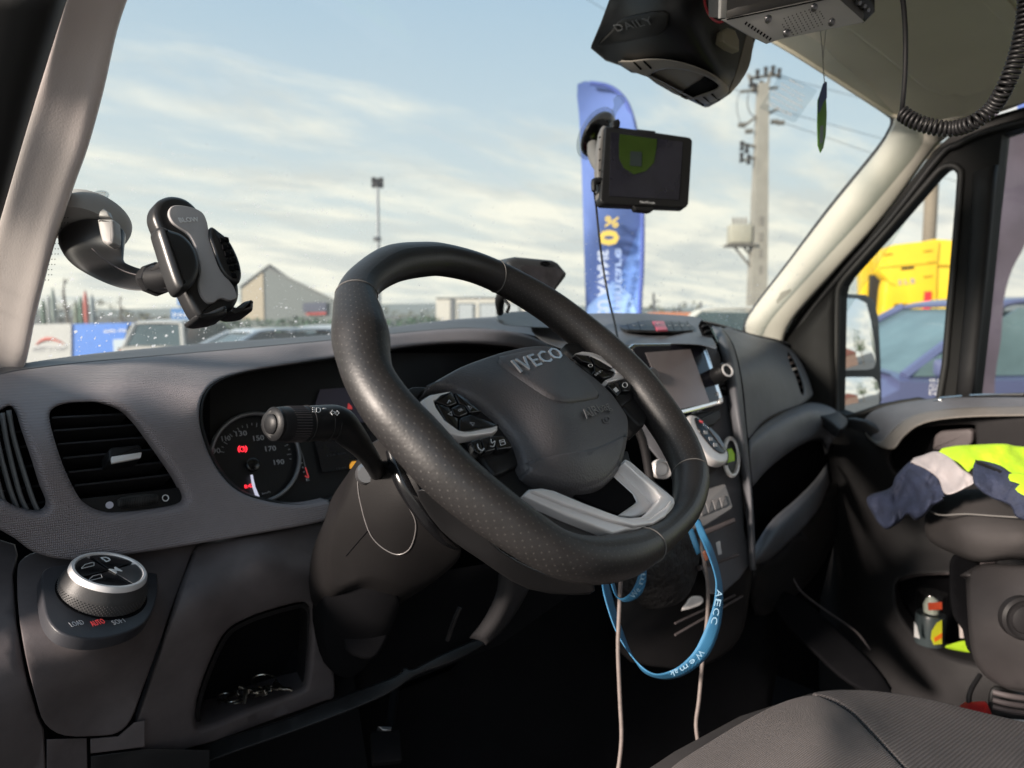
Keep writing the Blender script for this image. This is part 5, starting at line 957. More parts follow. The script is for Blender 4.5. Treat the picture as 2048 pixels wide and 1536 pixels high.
# ------------------------------------------------------------ overhead console, radio
oc = thing('overhead_console', W(1330, 120, 1.0), 'black overhead console with an open scoop and embossed word under the roof', 'console')
kf_ = TPS([(1180, 95, 1.02), (1240, -20, .92), (1290, 60, .90), (1420, 0, .88), (1330, 130, .98), (1440, 150, .95), (1500, 100, 1.08), (1430, 205, 1.08), (1400, 215, 1.14), (1200, 110, 1.06), (1500, -20, .98), (1480, 160, 1.06)])
panel('console_shell', oc, m_black, [(1180, 97), (1181, 90), (1200, 45), (1220, -10), (1240, -60), (1400, -70), (1560, -60), (1530, 30), (1510, 85), (1504, 110), (1497, 135), (1482, 165), (1462, 188), (1440, 203), (1418, 215), (1410, 216), (1380, 202), (1340, 178), (1300, 150), (1262, 146), (1240, 132), (1210, 122)], kf_, roll=5, rd=.012, sm=0, skirt=.06, step=18)
panel('console_brow', oc, PL('console face plastic', (.022, .021, .020), .6, spec=.2), [(1196, 92), (1222, 62), (1248, 35), (1330, 20), (1336, 50), (1322, 68), (1290, 76), (1240, 86)], lambda x, y: kf_(x, y) - .006, roll=5, rd=.008, sm=3, skirt=.004, step=14)
words('lettering', oc, mat('embossed grey', (.10, .10, .10), .5), 'DAILY', (1236, 62), (1310, 46), plane3((1236, 62, kf_(1236, 62) - .008), (1310, 46, kf_(1310, 46) - .008), (1270, 80, kf_(1270, 80) - .008)), .010, 0, .0012, space=1.1)
lowp = PL('console underside plastic', (.26, .23, .20), .5)
def kq_(e): return lambda x, y: kf_(x, y) - e
panel('console_underside', oc, lowp, [(1232, 122), (1262, 121), (1300, 117), (1345, 120), (1390, 132), (1430, 150), (1450, 166), (1458, 178), (1452, 190), (1430, 202), (1412, 208), (1388, 200), (1360, 186), (1310, 160), (1270, 145)], kq_(.022), roll=4, rd=.006, sm=4, skirt=.012, step=12, holes=[[(1300, 152), (1330, 138), (1370, 140), (1410, 152), (1436, 168), (1432, 178), (1400, 190), (1372, 196), (1340, 172)]], hroll=3, hrd=.005, hwall=.012)
panel('scoop_wall', oc, lowp, [(1290, 150), (1330, 134), (1380, 136), (1440, 160), (1444, 180), (1380, 200)], lambda x, y: kf_(x, y) - .004, roll=0, sm=3, skirt=0, step=14)
panel('scoop_shadow', oc, m_cav, [(1362, 190), (1372, 178), (1400, 160), (1416, 148), (1434, 160), (1440, 172), (1418, 184), (1384, 196)], kq_(.008), roll=0, sm=2, skirt=.002, step=12)
for x, y in ((1268, 124), (1288, 122), (1392, 200), (1408, 194), (1424, 188)): tube('slit', oc, m_cav, [W(x, y, kf_(x, y) - .023), W(x + 14, y + 14 - (3 if y > 150 else 0), kf_(x + 14, y + 14) - .023)], .0016, 6, sub=1)
panel('console_end', oc, mat('worn end cap', (.20, .17, .14), .5), [(1496, 60), (1506, 75), (1502, 120), (1490, 150), (1470, 176), (1455, 188), (1470, 150), (1482, 110)], kq_(.004), roll=3, rd=.006, sm=3, skirt=.004, step=12)
prism('plug_socket', oc, mat('cream plug', (.40, .36, .26), .5), [(1448, 62), (1458, 54), (1472, 60), (1480, 80), (1480, 102), (1462, 94), (1446, 82)], plane3((1448, 62, .93), (1480, 80, .95), (1462, 98, .94)), .012, .003)
# cb radio
cbr = thing('cb_radio', W(1600, 40, .85), 'grey metal two-way radio with perforated speaker grille hung under the roof beside the overhead console', 'radio')
cq = plane3((1450, 40, .80), (1700, 0, .86), (1560, 86, .845))
CBP = [(1444, 38), (1662, -6), (1682, -10), (1700, -2), (1727, 46), (1640, 62), (1560, 78), (1534, 88), (1520, 84), (1500, 70)]
rb = prism('radio_case', cbr, m_alu, [(1444, 40), (1670, -10), (1730, 44), (1560, 79), (1534, 88), (1500, 72)], cq, .002, .0008, base=0)
prism('radio_side', cbr, m_gun, [(1452, -60), (1700, -90), (1730, 30), (1725, 44), (1668, -12), (1452, 37)], cq, .03, .001, base=-.034)
loft('radio_front', cbr, m_gun, [[cq.at(1453, 36), cq.at(1560, 14), cq.at(1668, -8)], [cq.at(1453, 36) + U_ * .026 + F_ * .005, cq.at(1560, 14) + U_ * .026, cq.at(1668, -8) + U_ * .026]], 2, 1, solid=.002)
prism('radio_bracket', cbr, mat('pale bracket', (.45, .44, .42), .5, .3), [(1442, -4), (1455, -4), (1454, 37), (1441, 37)], cq.off(.004), .004, .001)
prism('radio_face', cbr, m_blackg, [(1684, -20), (1752, -20), (1752, 24), (1730, 46), (1714, 20)], cq.off(-.002), .014, .003, base=-.016)
for x, y in ((1718, 6), (1728, 12), (1735, 20)): lathe('radio_knob', cbr, m_dsatin, cq.off(.001).at(x, y), cq.n, [(.0025, -.004), (.0025, .002)], 10)
tube('case_seam', cbr, m_cav, [cq.off(.0025).at(1454, 39), cq.off(.0025).at(1560, 17), cq.off(.0025).at(1670, -6)], .0008, 5)
for x, y in ((1536, 38), (1628, 15), (1573, 66), (1663, 44)):
    lathe('screw', cbr, m_dsatin, cq.off(.0022).at(x, y), cq.n, [(.0048, 0), (.0042, .0016), (.002, .0005)], 16)
for i in range(9):
    x, y = 1490 + i * 6, 46 + i * 4; tube('vent_slot', cbr, m_cav, [cq.off(.0022).at(x, y + 3), cq.off(.0022).at(x + 4, y - 2)], .0011, 5, sub=1)
hv = []; hf = []
for i in range(10):
    for j in range(8):
        if (i in (0, 9) and j in (0, 1, 6, 7)): continue
        x, y = 1560 + i * 8.3 - j * 0 + j * 2.6, 46 - i * 2.9 + j * 4.6 - 6
        p = cq.off(.0024).at(x, y); u_, v_ = basis(cq.n); b = len(hv); hv += [p + (u_ * math.cos(t) + v_ * math.sin(t)) * .00085 for t in [k / 6 * 2 * math.pi for k in range(6)]]; hf.append(tuple(range(b, b + 6)))
mk('grille_hole', hv, hf, m_cav, cbr, smooth=False, kind='stuff')
tube('red_wire', None, mat('red wire', (.35, .02, .03), .5), [W(1408, -20, .86), W(1410, 8, .86), W(1420, 32, .855), W(1436, 44, .85), (W(1448, 42, .84))], .0016, 6, label='thin red wire running into the grey metal radio', cat='wire')
# coiled lead
tube('straight_lead', None, m_black, [W(1800, -40, .80), W(1808, 20, .81), W(1811, 80, .82), W(1810, 150, .83), W(1806, 200, .84), W(1803, 226, .85)], .0028, 10, label='straight black radio lead hanging in front of the roof lining', cat='cable')
cl = crs([W(1803, 226, .85), W(1830, 243, .84), W(1870, 255, .83), W(1910, 257, .82), W(1950, 243, .80), W(1985, 215, .79), W(2012, 170, .77), W(2035, 110, .76), W(2050, 40, .75), W(2056, -30, .74)], 40)
hel = []; acc = 0; u = None
for i in range(len(cl)):
    t = (cl[min(i + 1, len(cl) - 1)] - cl[max(i - 1, 0)]).normalized(); u = basis(t)[0] if u is None else (u - t * u.dot(t)).normalized(); v = t.cross(u)
    if i: acc += (cl[i] - cl[i - 1]).length
    hel.append((cl[i].copy(), u.copy(), v, acc))
P = []; tot = acc; turns = int(tot / .0050)
for k in range(turns * 12):
    s_ = k / (turns * 12) * tot; i = min(range(len(hel)), key=lambda q: abs(hel[q][3] - s_)) if k == 0 else i
    while i < len(hel) - 2 and hel[i + 1][3] < s_: i += 1
    c, u, v, a0 = hel[i]; c2 = hel[i + 1][0]; f = (s_ - a0) / max(hel[i + 1][3] - a0, 1e-9); c = c.lerp(c2, f); th = 2 * math.pi * k / 12; P.append(c + (u * math.cos(th) + v * math.sin(th)) * .0072)
tube('coiled_lead', None, m_black, P, .0021, 8, sub=1, label='black coiled microphone cable curving down from the roof at the right', cat='cable')
# hanging tag
fr = thing('air_freshener', W(1645, 235, 1.0), 'narrow green and blue card hanging on a string below the grey metal radio', 'air freshener')
fp = plane3((1640, 165, 1.0), (1652, 165, 1.012), (1644, 300, 1.0))
prism('green_card', fr, mat('green card', (.10, .26, .03), .5), [(1637, 200), (1645, 180), (1652, 180), (1654, 230), (1652, 270), (1647, 296), (1642, 305), (1637, 290), (1636, 250)], fp, .0016, .0004)
prism('blue_card', fr, mat('blue card', (.05, .08, .22), .5), [(1637, 210), (1639, 190), (1646, 168), (1650, 163), (1654, 164), (1654, 196), (1648, 202), (1641, 222), (1637, 226)], fp, .0003, base=.0017)
prism('card_label', fr, mat('label print', (.16, .20, .22), .5), [(1641, 252), (1647, 250), (1646, 284), (1640, 288)], fp, .0003, base=.0017)
for a_ in ((1641, 60), (1652, 60)): tube('string', fr, mat('white string', (.5, .48, .44), .8), [W(*a_, .90), W(1646, 120, .96), W(1649, 165, 1.0)], .0006, 5, sub=2)
# ------------------------------------------------------------ lanyard, cables, keys
ly = thing('lanyard', W(1330, 1200, .84), 'bright blue lanyard with white lettering looped below the steering wheel', 'lanyard')
def ribbon(name, L_, Rr, mt, parent, solid=.0012, **k):
    return loft(name, parent, mt, [[W(*p) for p in L_], [W((a[0] + b[0]) / 2, (a[1] + b[1]) / 2, (a[2] + b[2]) / 2 - .001) for a, b in zip(L_, Rr)], [W(*p) for p in Rr]], 6, 2, solid=solid, **k)
ribbon('strap_loop', [(1386, 1034, .90), (1396, 1066, .88), (1408, 1092, .86), (1420, 1120, .84), (1428, 1145, .83), (1432, 1170, .82), (1427, 1210, .815), (1412, 1254, .81), (1390, 1300, .805), (1362, 1330, .80), (1336, 1344, .80), (1310, 1348, .80), (1284, 1334, .805), (1254, 1300, .82), (1232, 1262, .83), (1218, 1225, .84), (1208, 1190, .85), (1204, 1168, .86)],
       [(1400, 1040, .895), (1412, 1068, .875), (1424, 1094, .865), (1434, 1124, .855), (1440, 1148, .845), (1444, 1172, .835), (1445, 1212, .825), (1438, 1260, .815), (1418, 1308, .81), (1385, 1340, .81), (1350, 1356, .815), (1318, 1357, .82), (1286, 1343, .825), (1262, 1306, .835), (1245, 1262, .85), (1232, 1222, .86), (1222, 1186, .87), (1217, 1168, .875)], m_blue, ly)
ribbon('strap_end', [(1280, 1130, .80), (1274, 1160, .80), (1262, 1184, .80), (1246, 1197, .81), (1232, 1192, .83), (1222, 1168, .85)], [(1292, 1132, .805), (1291, 1165, .805), (1280, 1190, .805), (1258, 1203, .82), (1238, 1198, .84), (1228, 1166, .86)], m_blue, ly)
ribbon('strap_back', [(1375, 1060, .93), (1386, 1090, .92), (1394, 1110, .92)], [(1386, 1056, .93), (1396, 1086, .92), (1402, 1104, .92)], m_blue, ly)
ribbon('brown_clip', [(1405, 1104, .87), (1412, 1122, .87)], [(1411, 1100, .87), (1417, 1118, .87)], mat('brown clip', (.20, .07, .04), .5), ly, .003)
lpn = plane3((1440, 1140, .815), (1435, 1250, .80), (1360, 1340, .795))
wp_ = mat('white strap print', (.26, .42, .56), .6, var=(1, 0))
def pltext(s, a, b, d, h, **k): return words('lettering', ly, wp_, s, a, b, plane3((*a, d[0]), (*b, d[1]), (b[0] + (b[1] - a[1]) * .3, b[1] - (b[0] - a[0]) * .3, d[1] - 0)), h, 0, .0004, **k)
for s, a, b, d in (('We', (1263, 1194), (1276, 1176), .793), ('m', (1279, 1168), (1284, 1146), .793), ('W', (1405, 1302), (1394, 1316), .794), ('e', (1390, 1320), (1382, 1328), .792), ('m', (1376, 1332), (1362, 1341), .790), ('ak', (1356, 1343), (1340, 1348), .789), ('C', (1431, 1234), (1427, 1248), .803), ('C', (1434, 1216), (1431, 1230), .805), ('E', (1437, 1198), (1434, 1212), .807), ('A', (1440, 1180), (1437, 1194), .809)):
    A, B = W(*a, d), W(*b, d); sh_ = (U_ * 0 + (B - A).normalized().cross(F_)) * -.0035; words('lettering', ly, wp_, s, A + sh_, B + sh_, -F_, .0065, .0005, .0003)
tube('charging_cable', None, m_cable, [W(1400, 1080, .93), W(1410, 1130, .90), W(1416, 1180, .89), W(1414, 1240, .88), W(1406, 1310, .87), W(1398, 1400, .86), W(1392, 1450, .85), W(1400, 1510, .84)], .0024, 10, label='grey pink cable hanging from the centre stack inside the blue lanyard, right one of two', cat='cable')
tube('charging_cable', None, m_cable, [W(1242, 1150, .84), W(1238, 1230, .82), W(1236, 1300, .81), W(1240, 1400, .80), W(1243, 1480, .79), W(1234, 1560, .78)], .0024, 10, label='grey pink cable hanging straight down left of the blue lanyard loop', cat='cable')
ks = thing('bunch_of_keys', W(505, 1395, .86), 'bunch of metal keys on rings lying in the open pocket below the dashboard', 'keys')
km = mat('worn key metal', (.50, .46, .40), .28, 1, var=(200, .2)); kd = .865
for cx, cy, rx, ry, d in ((528, 1362, 25, 13, kd + .01), (457, 1395, 22, 9, kd - .005), (468, 1400, 18, 7, kd - .01)): tube('key_ring', ks, km, [W(cx + rx * math.cos(t), cy + ry * math.sin(t), d - .012 * math.sin(t)) for t in [i / 18 * 2 * math.pi for i in range(18)]], .0009, 6, closed=True, sub=2)
for i, (x, y, x2, y2, wd) in enumerate(((545, 1370, 585, 1378, 8), (520, 1382, 478, 1372, 6), (540, 1374, 500, 1384, 8), (490, 1378, 486, 1408, 6), (475, 1385, 444, 1402, 6), (530, 1385, 505, 1396, 6))):
    dxn, dyn = (x2 - x), (y2 - y); ln = math.hypot(dxn, dyn); nx, ny = -dyn / ln, dxn / ln; q = plane3((x, y, kd - .004 * i), (x2, y2, kd - .006), (x, y + 20, kd - .018))
    prism('key', ks, km, [(x - nx * wd, y - ny * wd), (x + dxn * .3 - nx * wd, y + dyn * .3 - ny * wd), (x + dxn * .36 - nx * wd * .4, y + dyn * .36 - ny * wd * .4), (x2 - nx * wd * .3, y2 - ny * wd * .3), (x2 + nx * wd * .3, y2 + ny * wd * .3), (x + dxn * .7 + nx * wd * .25, y + dyn * .7 + ny * wd * .25), (x + dxn * .6 + nx * wd * .5, y + dyn * .6 + ny * wd * .5), (x + dxn * .36 + nx * wd * .45, y + dyn * .36 + ny * wd * .45), (x + dxn * .3 + nx * wd * .8, y + dyn * .3 + ny * wd * .8), (x + nx * wd * .8, y + ny * wd * .8)], q, .0022, .0004)
# ------------------------------------------------------------ seats, jacket, bottle
s1 = thing('driver_seat', W(1750, 1480, .8), 'dark grey woven driver seat cushion in the foreground, bottom right', 'seat')
sf = TPS([(1350, 1540, .68), (1480, 1445, .78), (1600, 1385, .88), (1690, 1374, .92), (1850, 1395, .90), (2048, 1440, .86), (1500, 1540, .66), (1650, 1450, .74), (1700, 1540, .66), (1850, 1480, .76), (2048, 1530, .72), (1600, 1700, .55), (2000, 1700, .58), (1300, 1700, .58), (2200, 1500, .80)])
A1 = [(1300, 1580), (1350, 1528), (1420, 1482), (1490, 1440), (1560, 1405), (1620, 1389), (1660, 1400), (1700, 1424), (1735, 1458), (1775, 1500), (1830, 1560), (1900, 1640), (1960, 1720), (1250, 1720), (1260, 1640)]
A2 = [(1622, 1386), (1660, 1379), (1700, 1378), (1760, 1381), (1850, 1395), (1950, 1419), (2048, 1442), (2200, 1480), (2300, 1720), (1975, 1720), (1905, 1640), (1836, 1560), (1780, 1500), (1740, 1456), (1704, 1421), (1664, 1397)]
panel('seat_bolster', s1, m_fab, A1, sf, roll=3, rd=.004, sm=4, skirt=.10, step=20, push=(.2, .6, -1))
panel('seat_centre', s1, m_fab2, A2, sf, roll=3, rd=.004, sm=4, skirt=.10, step=20, push=(.2, .6, -1))
panel('seat_base', s1, m_fab3, [(1290, 1540), (1350, 1500), (1480, 1430), (1620, 1385), (1700, 1380), (1850, 1398), (2200, 1490), (2300, 1750), (1250, 1750)], lambda x, y: sf(x, y) + .02, roll=3, rd=.01, sm=0, skirt=.1, step=50, push=(.2, .6, -1))
s2 = thing('passenger_seat', W(1950, 1100, 1.15), 'black passenger seat with a rounded cushion and a plastic side cover with round hub', 'seat')
panel('seat_cushion', s2, m_fab3, [(1846, 1060), (1848, 1020), (1868, 990), (1910, 978), (1990, 975), (2080, 980), (2250, 1000), (2250, 1140), (2048, 1122), (1960, 1128), (1900, 1108), (1858, 1085)], [(1846, 1050, 1.18), (1900, 990, 1.18), (2048, 985, 1.12), (2048, 1080, .98), (1930, 1060, 1.04), (1900, 1108, 1.10), (2048, 1122, 1.02), (2250, 1000, 1.0), (2250, 1140, .95)], roll=16, rd=.05, sm=5, skirt=.12, step=18)
tube('piping', s2, m_thread, [W(1853, 1018, 1.135), W(1880, 1030, 1.085), W(1930, 1028, 1.06), W(1990, 1032, 1.03), W(2060, 1036, 1.0)], .0012, 6)
panel('side_cover', s2, PL('seat side plastic', (.040, .037, .038), .5), [(1930, 1150), (1940, 1135), (1975, 1124), (2048, 1128), (2250, 1135), (2250, 1400), (2048, 1385), (1990, 1370), (1950, 1330), (1936, 1270)], [(1930, 1150, 1.08), (1975, 1124, 1.06), (2048, 1130, 1.0), (2048, 1250, .94), (1960, 1250, 1.0), (1990, 1360, 1.02), (2048, 1380, .98), (2250, 1135, .95), (2250, 1400, .93)], roll=12, rd=.03, sm=4, skirt=.06, step=18)
hb = lathe('round_hub', s2, m_lowd, W(2050, 1238, .935), -F_ - R_ * .1, [(.028, -.01), (.028, 0), (.0245, .003), (.022, .001), (.019, .001), (.018, .006), (.012, .009)], 36)
panel('seat_bellows', s2, m_cav, [(1905, 1110), (1960, 1120), (1960, 1300), (1935, 1300), (1925, 1260), (1905, 1230), (1898, 1170)], 1.12, roll=5, rd=.02, sm=3, step=16)
panel('seat_bellows', s2, mat('rubber bellows', (.02, .02, .021), .6), [(1988, 1370), (2048, 1385), (2250, 1400), (2250, 1500), (2048, 1450), (1985, 1430), (1975, 1400)], 1.05, roll=8, rd=.02, sm=3, step=18)
for y in (1392, 1408, 1422): tube('bellows_fold', s2, m_low, [W(1986, y - 8, 1.03), W(2020, y, 1.02), W(2080, y + 8, 1.02)], .004, 8)
rbx = thing('seat_buckle', W(1945, 1412, 1.1), 'red seat belt buckle poking up between the two seats', 'buckle')
prism('red_button', rbx, mat('red buckle', (.70, .02, .02), .4), [(1916, 1412), (1928, 1403), (1972, 1401), (1976, 1410), (1966, 1428), (1924, 1424)], plane3((1916, 1412, 1.08), (1976, 1405, 1.06), (1930, 1430, 1.04)), .012, .003)
tube('buckle_stalk', rbx, m_black, [W(1960, 1350, 1.08), W(1942, 1380, 1.06), W(1938, 1405, 1.05), W(1948, 1422, 1.04)], .0035, 8)
# jacket
jf = TPS([(1735, 1010, 1.22), (1800, 950, 1.20), (1870, 905, 1.18), (1950, 888, 1.14), (2048, 893, 1.10), (1850, 1000, 1.10), (1780, 1040, 1.16), (1950, 940, 1.06), (2048, 1000, 1.0), (1960, 980, 1.04), (2048, 1040, 1.0), (2200, 900, 1.05), (2200, 1040, .95)])
jk = thing('work_jacket', W(1920, 960, 1.1), 'navy work jacket with neon yellow and grey reflective panels thrown over the passenger seat', 'jacket')
def wr(f, a=.012, s=22): return lambda x, y: f(x, y) + a * math.sin(x / s + y / (s * 1.7)) * math.sin(y / (s * .8) - x / (s * 2.3)) + a * .7 * (1 - abs(math.sin(x / 13 - y / 19 + math.sin(y / 23)))) ** 2 + a * .4 * math.sin(x / 7 + y / 9 + math.sin(x / 11) * 2)
panel('navy_sleeve', jk, m_navy, [(1732, 1005), (1738, 990), (1780, 975), (1792, 950), (1822, 920), (1850, 915), (1880, 940), (1892, 985), (1890, 1000), (1868, 1012), (1852, 1030), (1832, 1042), (1815, 1030), (1800, 1045), (1775, 1060), (1758, 1050), (1745, 1030)], wr(jf), roll=8, rd=.03, sm=5, skirt=.03, step=6)
panel('reflective_band', jk, m_refl, [(1816, 922), (1845, 910), (1874, 902), (1900, 914), (1926, 938), (1947, 952), (1949, 966), (1930, 978), (1900, 990), (1886, 984), (1876, 958), (1850, 938)], wr(lambda x, y: jf(x, y) - .008, .006), roll=4, rd=.01, sm=4, skirt=.02, step=6)
panel('neon_panel', jk, m_hv, [(1872, 903), (1905, 892), (1950, 889), (2008, 887), (2048, 893), (2200, 900), (2200, 960), (2048, 960), (2000, 940), (1965, 930), (1945, 940), (1938, 948), (1915, 925)], wr(lambda x, y: jf(x, y) - .006, .008), roll=4, rd=.012, sm=4, skirt=.03, step=10)
panel('navy_front', jk, m_navy, [(1948, 925), (1960, 920), (2000, 930), (2048, 955), (2200, 980), (2200, 1060), (2048, 1042), (2020, 1012), (1980, 995), (1950, 972), (1944, 950)], wr(lambda x, y: jf(x, y) - .016, .008), roll=5, rd=.015, sm=4, skirt=.02, step=10)
panel('neon_patch', jk, m_hv, [(2018, 948), (2040, 946), (2060, 955), (2060, 992), (2045, 990), (2030, 978), (2040, 968), (2020, 962)], lambda x, y: jf(x, y) - .028, roll=2, rd=.004, sm=2, skirt=.01, step=10)
for k in range(24): tube('zip_tooth', jk, m_black, [W(1952 + k * 4.2, 921 + k * 1.5 + (k * k) * .02, jf(1952 + k * 4, 922 + k) - .020), W(1955 + k * 4.2, 927 + k * 1.5 + (k * k) * .02, jf(1952 + k * 4, 926 + k) - .020)], .0014, 5, sub=1)
# bottle in the pocket
bo = thing('spray_bottle', W(1856, 1235, 1.36), 'small dark deodorant bottle with a clear cap standing in the door pocket', 'bottle')
B0 = W(1858, 1286, 1.42); bz = V((0.03, 0, 1)); Lb = dd(1858, 1286, Y=1) * 0 + (W(1855, 1182, 1.42) - W(1858, 1286, 1.42)).length; r0 = 27 / FPX * 1.42
lathe('bottle_body', bo, mat('dark bottle', (.05, .065, .07), .3), B0, bz, [(r0 * .96, 0), (r0, .006), (r0, Lb * .55), (r0 * .96, Lb * .58)], 28)
lathe('clear_cap', bo, m_clear, B0 + bz * (Lb * .58), bz, [(r0 * 1.03, 0), (r0 * 1.05, Lb * .38), (r0 * 1.0, Lb * .42)], 28)
lathe('roller_ball', bo, mat('cream ball', (.7, .72, .6), .3), B0 + bz * (Lb * .60), bz, [(r0 * .5, 0), (r0 * .55, Lb * .15), (r0 * .4, Lb * .26), (r0 * .1, Lb * .31)], 20)
bqn = plane3((1828, 1200, 1.385), (1885, 1200, 1.385), (1856, 1290, 1.385))
prism('label_red', bo, mat('red label', (.6, .08, .03), .4), [(1856, 1206), (1884, 1204), (1884, 1219), (1857, 1221)], bqn, .001)
prism('label_yellow', bo, mat('yellow label', (.55, .55, .03), .4), [(1864, 1262), (1874, 1246), (1884, 1240), (1884, 1288), (1868, 1290), (1862, 1278)], bqn, .001)
prism('label_orange', bo, mat('orange label', (.7, .15, .02), .4), [(1868, 1276), (1884, 1266), (1884, 1276), (1870, 1284)], bqn, .001, base=.0012)
prism('label_white', bo, m_white, [(1829, 1244), (1834, 1252), (1840, 1278), (1829, 1274)], bqn, .001)
panel('yellow_cloth', None, m_hv, [(1885, 1294), (1900, 1288), (1925, 1281), (1940, 1284), (1945, 1305), (1915, 1302)], 1.33, roll=3, rd=.01, sm=3, skirt=.03, step=10, label='fold of neon yellow cloth in the passenger door pocket', cat='cloth')
tube('bead_string', None, mat('pale beads', (.45, .40, .38), .4), [W(1915, 1232, 1.33), W(1922, 1250, 1.33), W(1924, 1275, 1.33)], .004, 8, label='pale plastic bit beside the bottle in the door pocket', cat='plastic bit')
panel('white_paper', None, m_white, [(2000, 1437), (2060, 1440), (2200, 1446), (2200, 1475), (2060, 1450)], 1.04, roll=2, rd=.004, sm=0, skirt=.01, step=30, label='edge of a white sheet behind the driver seat cushion', cat='paper')
pdl = thing('brake_pedal', W(775, 1475, 1.12), 'dark pedal with a metal strip standing in for a glint low in the driver footwell', 'pedal')
pq_ = plane3((740, 1455, .93), (800, 1455, .94), (770, 1530, .90)); prism('pedal_pad', pdl, m_cav, [(742, 1462), (800, 1458), (806, 1520), (746, 1526)], pq_, .01, .002, r=4)
prism('pedal_glint', pdl, m_dsatin, [(756, 1452), (784, 1453), (782, 1461), (766, 1461)], pq_, .012, .002)  # metal strip shaped to stand in for a light reflection low down
tube('pedal_arm', pdl, m_cav, [pq_.at(775, 1480) + F_ * .01, W(790, 1380, 1.02)], .006, 8, sub=1)
# ------------------------------------------------------------ outside
FH = V((F_.x, F_.y, 0)).normalized(); ZU = V((0, 0, 1))
m_ground = mat('gravel and asphalt yard', (.13, .125, .115), .9, bump=('noise', 3, .5, .02), var=(.4, .25))
mk('ground', [(-1500, -1500, 0), (1500, -1500, 0), (1500, 1500, 0), (-1500, 1500, 0)], [(0, 1, 2, 3)], m_ground, smooth=False, local=True, kind='structure')
def zat(y, d): return 1.65 + (HZ - y) / FPX * d
def tree_mesh(trunk_h, cr_, n, rnd):
    vs = []; fs = []
    for i in range(n):
        c = V((rnd.gauss(0, cr_ * .4), rnd.gauss(0, cr_ * .4), trunk_h + abs(rnd.gauss(0, cr_ * .7)))); s = cr_ * rnd.uniform(.06, .16); b = len(vs)
        vs += [c + V((rnd.uniform(-s, s), rnd.uniform(-s, s), rnd.uniform(-s, s))) for _ in range(3)]; fs.append((b, b + 1, b + 2))
    return vs, fs
rnd = random.Random(3)
m_brush = mat('far scrub', (.10, .105, .075), .9, var=(.3, .3)); m_bark = mat('bark', (.09, .08, .065), .9); m_leaf = mat('dull green leaves', (.055, .085, .035), .8, var=(2, .3))
vs = []; fs = []
for i in range(4200):
    px = rnd.uniform(-700, 3000); d = rnd.uniform(110, 170); p = W(px, HZ, d); hgt = 2.0 + 1.3 * math.sin(px * .011) + .8 * math.sin(px * .037) + rnd.random() * .8
    c = V((p.x, p.y, rnd.random() ** .7 * max(hgt, .8))); s = rnd.uniform(.3, .9); b = len(vs)
    vs += [c + V((rnd.uniform(-s, s), rnd.uniform(-s, s), rnd.uniform(-s, s) * .7)) for _ in range(3)]; fs.append((b, b + 1, b + 2))
mk('far_scrub', vs, fs, m_brush, smooth=False, local=True, kind='stuff')
m_hill = mat('far low hills', (.16, .19, .20), 1)
hp_ = [(-2500, 0), (-1200, 9), (-300, 5), (300, 7), (900, 13), (1500, 7), (2300, 12), (3600, 0)]
pts = [W(x, HZ, 1000) for x, h in hp_]
loft('far_hills', None, m_hill, [[V((p.x, p.y, -2)) for p in pts], [V((p.x, p.y, 2 + h * 1.2)) for p, (x, h) in zip(pts, hp_)], [V((p.x, p.y, -2)) + FH * 200 for p in pts]], 5, 1, kind='structure')
def branchy(name, px, d, top, w_, label, cat='tree', seed=1, group=None):
    r = random.Random(seed); base = W(px, HZ, d); base.z = 0; H = zat(top, d); t = thing(name, base, label, cat, group)
    tube('trunk', t, m_bark, [base, base + V((0.05, 0, H * .4)), base + V((-.05, 0, H * .75)), base + V((0, 0, H))], [w_, w_ * .8, w_ * .5, w_ * .15], 7)
    for i in range(12):
        z = H * r.uniform(.35, .95); a_ = r.uniform(0, 6.28); L = H * r.uniform(.12, .3) * (1.2 - z / H)
        o = base + V((0, 0, z)); e = o + V((math.cos(a_) * L, math.sin(a_) * L, L * .9)); tube('limb', t, m_bark, [o, o.lerp(e, .5) + V((0, 0, -L * .08)), e], [w_ * .3, w_ * .2, w_ * .06], 5)
    return t
branchy('bare_tree', 133, 30, 556, .10, 'tall bare tree with forked top beside the left pillar, behind the white banner', seed=2)
branchy('bare_tree', 243, 38, 592, .08, 'small bare tree behind the blue banner, left of the phone holder', seed=5)
for i, (px, top, cl_) in enumerate(((88, 598, 'dark green'), (99, 590, 'grey'), (108, 575, 'grey green'), (153, 600, 'olive'), (163, 592, 'green'), (173, 580, 'red'), (186, 588, 'slate'))):
    d = 32; c = {'dark green': (.05, .09, .06), 'grey': (.22, .24, .24), 'grey green': (.2, .24, .22), 'olive': (.14, .17, .12), 'green': (.08, .14, .10), 'red': (.42, .10, .08), 'slate': (.16, .20, .22)}[cl_]
    b = W(px, HZ, d); b.z = 0; H = zat(top, d); t = thing('furled_flag', b, f'{cl_} furled flag on a pole behind the white and blue banners', 'flag', 'row of furled flags')
    tube('pole', t, m_dsatin, [b, b + ZU * H], .025, 6, sub=1); tube('cloth', t, mat(cl_ + ' flag cloth', c, .8), [b + ZU * H * .45, b + ZU * H * .6, b + ZU * H * .85, b + ZU * H * .98], [.06, .11, .09, .03], 8)
